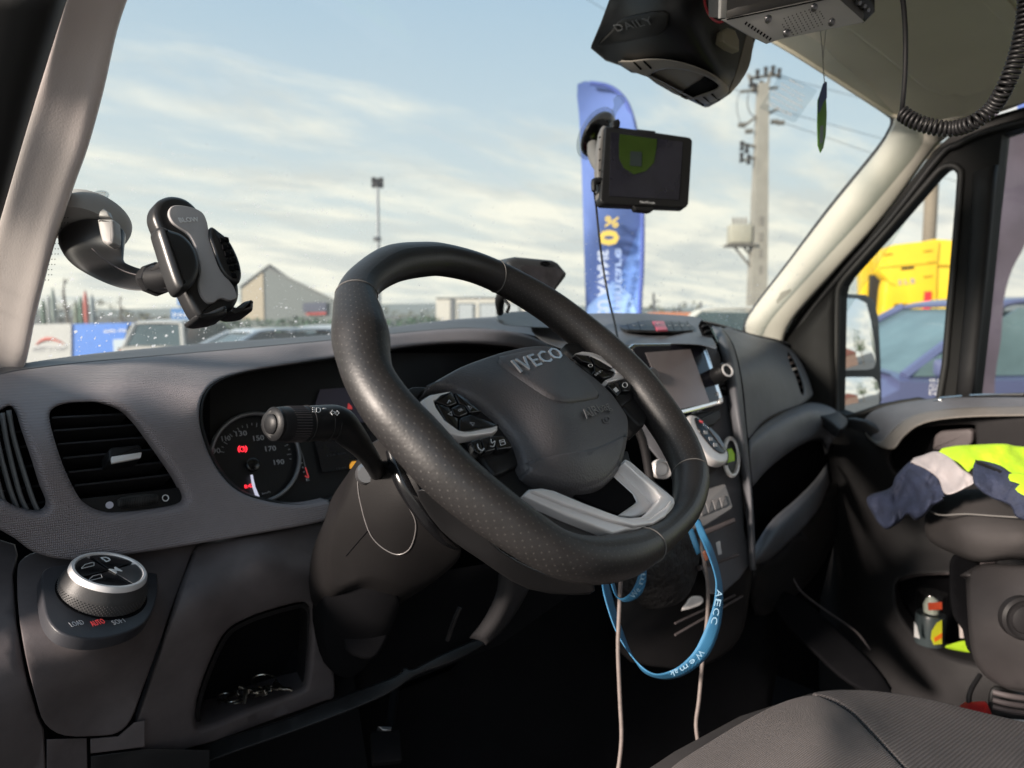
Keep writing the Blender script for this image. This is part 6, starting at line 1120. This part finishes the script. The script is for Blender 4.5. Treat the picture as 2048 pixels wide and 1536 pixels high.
# banners on a fence, rear yard
bn = thing('white_banner', W(100, 690, 22), 'white banner with a red car outline on the yard fence beside the left pillar', 'banner')
q = Plane(W(100, 680, 22), -FH); prism('cloth', bn, mat('white banner cloth', (.45, .45, .44), .6), [(20, 650), (142, 647), (142, 735), (20, 735)], q, .03)
tube('car_outline', bn, mat('red banner print', (.55, .08, .05), .6), onp(q.off(.05), [(72, 690), (80, 683), (92, 678), (104, 678), (116, 682), (128, 688)]), [.01, .03, .045, .04, .03, .01], 6)
tube('outline_print', bn, m_grey, onp(q.off(.05), [(66, 697), (90, 693), (115, 695), (132, 694)]), .025, 6); words('lettering', bn, m_grey, 'RENT A CAR', (66, 704), (130, 703), q.off(.03), .10, .01, .003)
bb_ = thing('blue_banner', W(220, 690, 22), 'bright blue banner with white lettering on the yard fence, left of the silver car', 'banner')
prism('cloth', bb_, mat('blue banner cloth', (.05, .19, .62), .55), [(143, 648), (298, 645), (298, 735), (143, 735)], q.off(-.05), .03)
words('lettering', bb_, m_white, 'auto trading.ro', (208, 665), (292, 661), q.off(-.02), .10, .01, .003, bold=.02)
prism('white_square', bb_, mat('printed square', (.45, .52, .58), .6), [(226, 679), (266, 677), (266, 735), (229, 735)], q.off(-.01), .004)
words('lettering', bb_, m_white, 'NON STOP', (277, 678), (294, 677), q.off(-.02), .07, .01, .003); prism('green_strip', bb_, mat('green strip', (.05, .22, .12), .6), [(277, 684), (293, 683), (293, 688), (277, 689)], q.off(-.01), .004)
for i, P in enumerate(([(354, 590), (378, 590), (378, 610), (354, 610)], [(342, 617), (432, 615), (432, 640), (342, 640)])):
    t = thing('blue_sign', W(P[0][0], P[2][1], 26), ('small upper blue sign board half behind the phone holder', 'wide lower blue sign board above the silver car roof')[i], 'sign'); prism('board', t, mat('blue board', (.04, .17, .42), .5), P, Plane(W(380, 600, 26), -FH), .06)
    words('lettering', t, m_white, ('AUTO', 'PARKING')[i], (P[0][0] + 5, P[2][1] - 6), (P[1][0] - 6, P[2][1] - 7), Plane(W(380, 600, 25.9), -FH), .14, .01, .004)
    tube('post', t, m_dsatin, [W(P[0][0] + 8, P[2][1], 26.05), V((*W(P[0][0] + 8, 640, 26.05)[:2], 0))], .04, 6, sub=1)
# warehouse and small buildings
def gable(name, label, px0, pxa, px1, ye, ya, d, depth, wall, roofc, parts=None):
    a, c = W(px0, HZ, d), W(px1, HZ, d); a.z = c.z = 0; m_ = W(pxa, HZ, d); t = thing(name, (a + c) / 2, label, 'building')
    FH = ((c if px0 < 1024 else a) - V((0, 0, 0))).normalized(); P = [a, c, V((c.x, c.y, zat(ye[1], d))), V((m_.x, m_.y, zat(ya, d))), V((a.x, a.y, zat(ye[0], d)))]
    mk('wall', P + [p + FH * depth for p in P], [(0, 1, 2, 3, 4), (9, 8, 7, 6, 5)] + strip(5, 5, 0, 5), wall, t, smooth=False)
    for A, B in ((P[4], P[3]), (P[3], P[2])):
        B2 = B + (B - A).normalized() * .3; prism3('roof', t, roofc, [A - FH * .1 + ZU * .02, B2 - FH * .1 + ZU * .02, B2 + FH * depth + ZU * .02, A + FH * depth + ZU * .02], (B - A).cross(FH) * (1 if (B - A).cross(FH).z > 0 else -1), .08)
    return t
wa = gable('warehouse', 'grey gabled warehouse with its sunlit end painted cream, left of the steering wheel', 482, 536, 690, (576, 612), 537, 45, 25, mat('shaded grey sheet wall', (.15, .17, .17), .7), mat('dull roof sheet', (.20, .21, .21), .6))
wq = Plane(W(500, 600, 44.9), -FH); prism('sunlit_end', wa, mat('sunlit end wall', (.38, .33, .25), .7), [(484, 578), (526, 545), (528, 640), (484, 640)], wq, .05)  # cream panel paints the sunlit end beside the shaded grey front wall
prism('sign_panel', wa, mat('dark sign', (.07, .08, .12), .5), [(606, 606), (652, 604), (652, 624), (606, 624)], wq.off(.1), .05); prism('sign_stripe', wa, mat('red sign stripe', (.4, .06, .05), .5), [(612, 626), (652, 624), (652, 629), (612, 630)], wq.off(.1), .05)
ob = gable('office_block', 'low white office block with dark framed windows seen through the steering wheel', 872, 960, 1060, (598, 598), 597, 55, 10, mat('white office wall', (.55, .53, .48), .7), mat('slate trim', (.12, .13, .14), .6))
oq = Plane(W(950, 610, 54.9), -FH)
for x0, x1 in ((915, 948), (958, 996), (1006, 1040)): w_ = prism('window', ob, mat('grey window frame', (.16, .18, .19), .5), [(x0, 606), (x1, 606), (x1, 640), (x0, 640)], oq, .06); prism('pane', w_, mat('pale blind', (.42, .45, .47), .4), [(x0 + 3, 609), (x1 - 3, 609), (x1 - 3, 640), (x0 + 3, 640)], oq.off(.07), .02)
prism('corner_post', ob, mat('slate corner', (.14, .15, .16), .6), [(900, 598), (908, 598), (908, 645), (900, 645)], oq, .08)
hg = []; hf = []
for i in range(5000):
    px = rnd.uniform(430, 880); d = rnd.uniform(29, 31); p = W(px, HZ, d); c = V((p.x, p.y, rnd.random() * (zat(632 + 3 * math.sin(px * .05), d) - .1))); s = rnd.uniform(.05, .14); b = len(hg); hg += [c + V((rnd.uniform(-s, s), rnd.uniform(-s, s), rnd.uniform(-s, s))) for _ in range(3)]; hf.append((b, b + 1, b + 2))
mk('hedge', hg, hf, mat('dark green hedge leaves', (.045, .095, .055), .8, var=(3, .3)), smooth=False, label='long low dark green hedge in front of the warehouse and the white office', cat='hedge', local=True)
orr = thing('orange_shed', W(1340, 640, 50), 'low shed with an orange roof just above the centre of the dashboard', 'shed'); q = Plane(W(1340, 630, 50), -FH)
prism('wall', orr, mat('brown wall', (.30, .20, .15), .8), [(1300, 632), (1406, 632), (1406, 690), (1300, 690)], q, 3, base=-3); prism('roof', orr, mat('orange roof', (.50, .20, .11), .7), [(1296, 633), (1318, 624), (1396, 625), (1410, 633)], q, 3.4, base=-3.2)
gable('grey_hall', 'long pale grey hall low on the horizon behind the utility pole', 1390, 1440, 1500, (622, 622), 616, 70, 10, mat('pale hall wall', (.40, .42, .40), .8), mat('pale hall roof', (.3, .32, .32), .8))
for px, top in ((1312, 586), (1401, 604), (1358, 607)):
    d = 60; b = W(px, HZ, d); b.z = 0; t = thing('mast', b, {1312: 'leaning dark mast left of the orange shed', 1401: 'thin dark mast right of the orange shed', 1358: 'thinnest short mast behind the orange shed'}[px], 'mast'); tube('pole', t, m_dsatin, [b, b + ZU * zat(top, d) + R_ * (-.25 if px == 1312 else 0)], [.22, .10] if px != 1358 else [.08, .05], 6, sub=1); tube('bracket', t, m_dsatin, [b + ZU * (zat(top, d) * .8) - R_ * .3, b + ZU * (zat(top, d) * .8) + R_ * .3], .05, 5, sub=1)
# floodlight mast
b = W(757, HZ, 60); b.z = 0; fm = thing('floodlight_mast', b, 'tall thin floodlight mast rising above the steering wheel', 'mast'); top = V((*W(755, 372, 60)[:2], zat(372, 60)))
tube('pole', fm, mat('galvanised steel', (.22, .24, .26), .5, .4), [b, b.lerp(top, .55), top], [.24, .17, .12], 8, sub=2)
tube('head_ring', fm, m_dsatin, [top + V((math.cos(t) * .32, math.sin(t) * .32, .1)) for t in [i / 10 * 6.283 for i in range(10)]], .06, 6, closed=True)
for i in range(6): a_ = i * 1.047; rbox('lamp', fm, m_lowd, top + V((math.cos(a_) * .35, math.sin(a_) * .35, .35 * (i % 2) + .05)), (.30, .30, .42), .04)
rbox('box', fm, m_dsatin, V((b.x, b.y, zat(480, 60))), (.5, .5, .35), .04)
# utility pole with transformer
d = 22; b = W(1513, HZ, d); b.z = 0; up = thing('utility_pole', b, 'thick concrete utility pole with insulators and a grey transformer box', 'utility pole'); mcon = mat('pole concrete', (.27, .26, .23), .85, bump=('noise', 8, .4, .01), var=(2, .15))
H = zat(183, d); tt = b + ZU * H + R_ * -.03
loft('shaft', up, mcon, [[c + R_ * (sx * w_) + FH * (sy * w_) for sx, sy in ((-1, -1), (1, -1), (1, 1), (-1, 1))] for c, w_ in ((b, .27), (b.lerp(tt, .5), .21), (b.lerp(tt, .5) + ZU * .01, .21), (tt, .14))], 1, 1, closed=True, smooth=False, cap=True)
def at2(px, py, dd_=0): return V((*W(px, HZ, d + dd_)[:2], 0)) + ZU * zat(py, d + dd_)
for i in range(10): prism('step_slot', up, mat('shaded recess', (.2, .19, .17), .9), [(1518, 300 + i * 33), (1526, 300 + i * 33), (1526, 318 + i * 33), (1518, 318 + i * 33)], Plane(at2(1513, 400) - FH * .22, -FH), .01) if i > 3 else None
mst = mat('weathered steel', (.18, .17, .15), .6, .3)
for (x0, y0, x1, y1) in ((1468, 198, 1540, 190), (1485, 172, 1545, 166), (1474, 265, 1500, 245), (1522, 240, 1542, 230), (1472, 296, 1500, 302), (1472, 330, 1502, 322), (1482, 165, 1495, 200), (1525, 160, 1520, 190)): tube('crossarm', up, mst, [at2(x0, y0), at2(x1, y1)], .045, 6, sub=1)
for x, y in ((1472, 250 + 8), (1486, 270), (1536, 252), (1547, 254)): tube('insulator', up, mst, [at2(x - 6, y + 3), at2(x + 8, y + 2)], .07, 8, sub=1)
for x, y in ((1488, 180), (1500, 165), (1516, 160), (1530, 158), (1542, 163), (1495, 190), (1508, 186), (1474, 300), (1484, 305), (1474, 322), (1488, 326)): tube('insulator', up, m_lowd, [at2(x, y + 9), at2(x, y + 3), at2(x, y - 8)], [.08, .05, .07], 8, sub=1)
tube('loop_wire', up, m_lowd, [at2(1484, 200), at2(1482, 220), at2(1488, 238), at2(1500, 246)], .015, 5); tube('loop_wire', up, m_lowd, [at2(1470, 258), at2(1462, 230), at2(1464, 205), at2(1470, 198)], .010, 5)
tx = at2(1474, 482); rbox('transformer', up, mat('transformer grey', (.36, .35, .29), .6), at2(1474, 471) , (.62, .5, .55), .03, (R_, FH, ZU)); rbox('platform', up, mst, at2(1476, 493), (.85, .6, .07), .0, (R_, FH, ZU))
for k in range(4): tube('bushing', up, mst, [at2(1462 + 8 * k, 450), at2(1461 + 8 * k, 438)], [.05, .03], 7, sub=1)
for x0, y0, x1, y1 in ((1466, 497, 1498, 535), (1484, 497, 1504, 520)): tube('brace', up, mst, [at2(x0, y0), at2(x1, y1)], .035, 6, sub=1)
for i, (x, y, x2, y2) in enumerate(((1540, 252, 2600, 560), (1540, 232, 2600, 470), (1545, 170, 2700, 420), (1470, 200, 500, -400))):
    A, B = at2(x, y), at2(x2, y2, 12 if x2 > 0 else -8); tube('power_line', up, m_lowd, [A.lerp(B, t) - ZU * (1.2 * t * (1 - t)) for t in (0, .25, .5, .75, 1)], .008, 4)
b = W(1850, HZ, 30); b.z = 0; wp2 = tube('wooden_post', None, mat('grey timber', (.20, .17, .13), .8), [b, b + ZU * (zat(250, 30))], .26, 10, sub=1, label='plain timber pole standing behind the yellow truck', cat='pole')
# feather flags
fl = thing('feather_flag', V((*W(1180, HZ, 5.2)[:2], 0)), 'tall blue feather flag with yellow 0% sign, seen from behind, right of the steering wheel', 'flag')
fb = mat('blue flag cloth', (.10, .17, .46), .7, var=(3, .08)); fd_ = lambda x, y: 5.2 + .06 * math.sin(y / 70 + x / 50)
def fcloth(nm, mt, P, e, **k): return panel(nm, fl, mt, P, lambda x, y: fd_(x, y) - e, roll=0, skirt=0, step=18, **k)
fcloth('cloth', fb, [(1155, 168), (1190, 165), (1225, 175), (1247, 192), (1262, 225), (1273, 270), (1281, 330), (1286, 410), (1287, 440), (1284, 560), (1279, 640), (1276, 900), (1177, 900), (1172, 640), (1168, 500), (1163, 330), (1158, 230)], 0, sm=2)
fcloth('pale_wedge', mat('light blue cloth print', (.14, .27, .66), .7), [(1278, 455), (1286, 440), (1282, 560), (1278, 630), (1276, 640), (1260, 600), (1230, 570), (1245, 540)], .008, sm=0)
fcloth('pale_wedge', mat('pale blue cloth print', (.27, .43, .78), .7), [(1172, 640), (1176, 612), (1200, 590), (1226, 562), (1262, 590), (1277, 640), (1276, 800), (1174, 800)], .012, sm=0)
tube('flag_sleeve', fl, mat('dark blue sleeve', (.06, .10, .38), .7), [W(1276, 900, 5.2), W(1279, 640, 5.2), W(1284, 540, 5.2), W(1285, 430, 5.2), W(1280, 330, 5.2), W(1272, 265, 5.2), W(1258, 215, 5.2), W(1240, 188, 5.2), W(1215, 172, 5.2), W(1180, 166, 5.2)], [.016] * 10, 8)
tube('pole', fl, m_dsatin, [W(1276, 900, 5.2), V((*W(1276, 900, 5.2)[:2], 0))], .015, 8, sub=1)
fq = Plane(W(1220, 500, 5.12), -FH)
ylw = mat('yellow cloth print', (.75, .55, .10), .7)
def fword(s, x, y0, y1, h, mt, **k): words('lettering', fl, mt, s, fq.at(x, y0), fq.at(x, y1), -FH, h, 0, .003, flip=True, **k)
fword('0', 1200, 491, 460, .125, ylw, bold=.05); fword('%', 1211, 456, 432, .088, ylw, bold=.02)
fword('CU AVANS', 1196, 640, 500, .072, mat('white cloth print', (.55, .62, .80), .7), bold=.03); fword('finantare', 1231, 650, 497, .062, mat('faint cloth print', (.38, .50, .82), .7), bold=.01)
f2 = thing('feather_flag', V((*W(2010, HZ, 4.4)[:2], 0)), 'dull violet feather flag close outside the passenger side window', 'flag')
panel('cloth', f2, mat('violet flag cloth', (.10, .082, .105), .7, var=(3, .2)), [(1940, 250), (2000, 230), (2080, 300), (2075, 420), (2050, 490), (2024, 540), (2008, 600), (2002, 680), (1990, 760), (1984, 900), (1940, 900), (1930, 600)], lambda x, y: 4.4 + .03 * math.sin(y / 40), roll=0, skirt=0, sm=3, step=20)
panel('cloth_corner', f2, mat('blue flag corner', (.10, .16, .42), .7), [(2030, 200), (2200, 200), (2200, 420), (2060, 300)], 4.36, roll=0, skirt=0, sm=0, step=30)
tube('pole', f2, m_dsatin, [W(1945, 900, 4.4), V((*W(1945, 900, 4.4)[:2], 0))], .015, 8, sub=1)
# cars
m_cglass = mat('car glass', (.05, .075, .08), .08, spec=.8, var=(2, .2)); m_tyre = mat('tyre', (.02, .02, .02), .8)
def car(base, head, L, Wd, Ht, belt, paint, label, hood=.9, ws0=1.3, rf=.45, rr=-1.7, group='parked cars', glass=None, taill=True):
    f = V(head).normalized(); s = f.cross(ZU); t = thing('parked_car', base, label, 'car', group); o = V(base); glass = glass or m_cglass
    hw = Wd / 2
    def ring(x, w_, zb, zt, wt): return [o + f * x + s * a_ + ZU * z for a_, z in ((-w_ * .92, .22), (-w_, .5), (-w_, zb), (-wt, zt), (-wt * .5, zt + .03), (wt * .5, zt + .03), (wt, zt), (w_, zb), (w_, .5), (w_ * .92, .22))]
    h = L / 2
    loft('body', t, paint, [ring(h, hw * .7, .55, .6, hw * .6), ring(h - .08, hw * .88, .66, .72, hw * .74), ring(h - .35, hw * .97, .78, hood - .04, hw * .78), ring(ws0, hw, belt - .06, belt, hw * .84), ring(ws0 - .15, hw, belt - .04, belt + .01, hw * .86), ring(rr - .1, hw, belt - .02, belt + .02, hw * .86), ring(-h + .15, hw * .97, belt - .05, belt, hw * .84), ring(-h, hw * .85, .6, .85, hw * .75)], 1, 2, closed=True, cap=True, ang=40)
    def r4(x, w_, z): return [o + f * x + s * -w_ + ZU * z, o + f * x + s * (-w_ * .5) + ZU * (z + .02), o + f * x + s * (w_ * .5) + ZU * (z + .02), o + f * x + s * w_ + ZU * z]
    bt, tp_ = hw * .90, hw * .70
    roof = [r4(rf + .02, tp_, Ht - .05), r4(rf - .25, tp_ * 1.02, Ht), r4((rf + rr) / 2, tp_ * 1.03, Ht + .01), r4(rr + .25, tp_ * 1.0, Ht - .01), r4(rr, tp_ * .97, Ht - .06)]
    loft('roof', t, paint, roof, 3, 3, solid=.04)
    A = o + f * (ws0 - .02) + ZU * belt; C = o + f * rf + ZU * (Ht - .06); Rr = o + f * rr + ZU * (Ht - .08); Rb = o + f * (-h + .22) + ZU * (belt)
    def quad(nm, P, mt, n): return prism3(nm, t, mt, P, n, .02)
    quad('windscreen', [A - s * bt, A + s * bt, C + s * tp_, C - s * tp_], glass, (C - A).cross(s) * -1)
    quad('rear_window', [Rb - s * bt * .95, Rb + s * bt * .95, Rr + s * tp_ * .97, Rr - s * tp_ * .97], glass, (Rr - Rb).cross(s))
    for sd in (-1, 1):
        P = [A + s * sd * bt, C + s * sd * tp_, Rr + s * sd * tp_, Rb + s * sd * bt]
        quad('side_window', P, glass, s * sd)
        for a1, a2, w2 in ((A + s * sd * bt, C + s * sd * tp_, .045), (Rb + s * sd * bt * .98, Rr + s * sd * tp_, .06)): tube('pillar', t, paint, [a1, a1.lerp(a2, .5) + ZU * .02, a2 + ZU * .02], w2, 6, sub=2)
        mid = o + f * ((rf + rr) / 2 + .1); tube('pillar', t, m_black, [mid + s * sd * (bt + .01) + ZU * belt, mid + s * sd * (tp_ + .01) + ZU * Ht * .97], .04, 6, sub=1)
        for wx in (h - .85, -h + .85):
            wl = lathe('wheel', t, m_tyre, o + f * wx + s * sd * (hw - .18) + ZU * .32, s * sd, [(.30, 0), (.32, .04), (.32, .17), (.28, .2)], 20); lathe('rim', wl, m_dsatin, o + f * wx + s * sd * (hw + .0) + ZU * .32, s * sd, [(.2, 0), (.19, .03), (.05, .02)], 12)
        rbox('mirror', t, paint, o + f * (ws0 - .25) + s * sd * (hw + .1) + ZU * (belt + .08), (.12, .2, .14), .03, (f, s, ZU))
        rbox('tail_light', t, mat('tail light', (.5, .02, .02), .3, emit=(1, .05, .05, .6)), o + f * (-h + .02) + s * sd * hw * .78 + ZU * (belt - .18), (.06, .22, .16), .02, (f, s, ZU)) if taill else None
        rbox('headlight', t, m_chrome, o + f * (h - .1) + s * sd * hw * .7 + ZU * .66, (.1, .3, .14), .03, (f, s, ZU))
    return t
def gp2(px, d): p = W(px, HZ, d); return V((p.x, p.y, 0))
pt = lambda n, c, r=.3: mat(n, c, r, coat=.7, var=(2, .03))
Lh = (-R_ * 1).normalized()
dB = 5.9; car(gp2(1762, dB) - Lh * 1.3 + FH * .9, Lh * .95 + FH * -.12, 4.5, 1.8, zat(604, dB + .7), zat(752, dB), pt('blue van paint', (.105, .122, .23)), 'dark blue people carrier parked close outside the passenger window', ws0=1.25, rf=.25, rr=-1.9, hood=.98, glass=mat('pale car glass', (.13, .20, .21), .12, spec=.8, var=(1.2, .3)))
car(gp2(376, 20) , FH + R_ * .03, 4.2, 1.72, zat(643, 18), .85, pt('silver paint', (.40, .39, .37)), 'silver hatchback seen from behind, right of the blue banner', rr=-1.6)
car(gp2(525, 15), -FH * .6 - R_ * .6, 4.3, 1.75, zat(662, 14), .88, pt('light blue paint', (.33, .38, .44)), 'light blue car parked behind the left end of the hedge view')
car(gp2(660, 17), -FH * .8 - R_ * .3, 4.3, 1.75, zat(655, 16), .88, pt('pale grey paint', (.36, .38, .40)), 'pale grey car half hidden behind the left side of the steering wheel')
car(gp2(1450, 13), -R_ + FH * .2, 4.3, 1.8, zat(617, 12.5), 1.0, pt('cream white paint', (.50, .50, .46)), 'cream white car roof showing between the dashboard and the right pillar')
car(gp2(1800, 13), -R_ + FH * .4, 4.3, 1.8, zat(645, 12.5), .95, pt('silver grey paint', (.34, .36, .40)), 'silver grey car between the door mirror and the yellow truck')
# yellow truck
d = 17; yt = thing('yellow_truck', gp2(1830, d), 'bright yellow refuse truck body with a red tail light, above the parked cars', 'truck'); yq = Plane(W(1830, 560, d), (-FH + R_ * -.15)); ym = mat('yellow truck paint', (.78, .53, .02), .35, coat=.4, var=(1.5, .06)); yd = mat('darker yellow', (.55, .36, .02), .4)
prism('rear_body', yt, ym, [(1760, 500), (1790, 489), (1874, 480), (1880, 484), (1876, 520), (1872, 630), (1836, 645), (1830, 628), (1818, 608), (1790, 608), (1782, 640), (1766, 640), (1772, 575), (1776, 560), (1762, 545), (1757, 520)], yq, .5, .02, base=-.5)
prism('side_body', yt, ym, [(1872, 483), (1908, 481), (1990, 486), (1990, 640), (1868, 640)], yq.off(-.06), 3.5, .02, base=-3.5)
prism('top_fairing', yt, ym, [(1838, 484), (1870, 478), (1905, 480), (1908, 490), (1840, 490)], yq.off(-.1), .5, .03, base=-.5)
prism('front_frame', yt, ym, [(1722, 530), (1726, 512), (1760, 505), (1770, 512), (1762, 550), (1740, 552), (1736, 600), (1722, 610)], yq.off(-.6), .3, .02, base=-.3)
prism('lift_gear', yt, m_lowd, [(1740, 550), (1765, 545), (1776, 560), (1770, 600), (1765, 645), (1738, 645)], yq.off(-.5), .3, .02, base=-.3)
prism('lift_gear', yt, m_lowd, [(1782, 640), (1790, 610), (1816, 608), (1832, 640)], yq.off(-.3), .3, base=-.3)
for P in ([(1760, 535), (1872, 525)], [(1770, 558), (1778, 566), (1790, 570)], [(1874, 530), (1905, 531)]): tube('seam', yt, yd, onp(yq.off(.01), P), .018, 6, sub=2)
for x, y in ((1775, 509), (1855, 502), (1862, 525), (1855, 553)): tube('hinge', yt, yd, onp(yq.off(.02), [(x - 8, y), (x + 8, y - 2)]), .025, 6, sub=1)
prism('vent', yt, m_lowd, [(1802, 535), (1828, 532), (1828, 537), (1803, 540)], yq, .01, base=.01)
words('lettering', yt, mat('grey truck print', (.35, .33, .28), .5), 'S L B', (1796, 570), (1830, 566), yq, .11, .01, .005, bold=.04)
prism('tail_light', yt, mat('red truck light', (.65, .02, .02), .3, emit=(1, .02, .02, .3)), [(1850, 583), (1863, 582), (1861, 620), (1847, 627)], yq, .05, .01, base=.01)
for x in (1772, 1900): lathe('wheel', yt, m_tyre, V((*W(x, HZ, d + .8)[:2], .5)), R_, [(.45, -.3), (.5, -.25), (.5, .25), (.45, .3)], 20)
# what the door mirror sees behind the van
r_ = ray(1700, 690); n_ = mp.n; rf_ = (r_ - n_ * (2 * r_.dot(n_))); rh = V((rf_.x, rf_.y, 0)).normalized(); rs = rh.cross(ZU); o_ = C0 + r_ * mp.d(1700, 690); o_.z = 0
hb_ = o_ + rh * 46 + rs * 2.0; hs = thing('brick_house', hb_, 'small red roofed brick house reflected in the door mirror', 'house')
rbox('wall', hs, mat('brick wall', (.15, .10, .08), .9, var=(3, .3)), hb_ + ZU * 1.2, (7, 5, 2.4), 0, (rs, rh, ZU)); prism3('roof', hs, mat('red roof', (.12, .045, .035), .8), [hb_ + rs * -3.8 - rh * 2.8 + ZU * 2.4, hb_ + rs * 3.8 - rh * 2.8 + ZU * 2.4, hb_ - rh * 2.8 + ZU * 4.2], rh, 5.6)
for i in range(7):
    tb_ = o_ + rh * (30 + 3 * i) + rs * (-14 + 5.5 * i + (7 if i > 2 else 0)); tt_ = thing('leafy_tree', tb_, ('leafy green tree behind the van, %s seen in the door mirror' % ('leftmost', 'second from left', 'third from left', 'middle one', 'third from right', 'second from right', 'rightmost')[i]), 'tree', 'trees behind the van')
    tube('trunk', tt_, m_bark, [tb_, tb_ + ZU * 2.5], .15, 6, sub=1); vs, fs = tree_mesh(2.2, 2.0, 500, rnd); mk('crown', [v + tb_ for v in vs], fs, m_leaf, tt_, smooth=False)
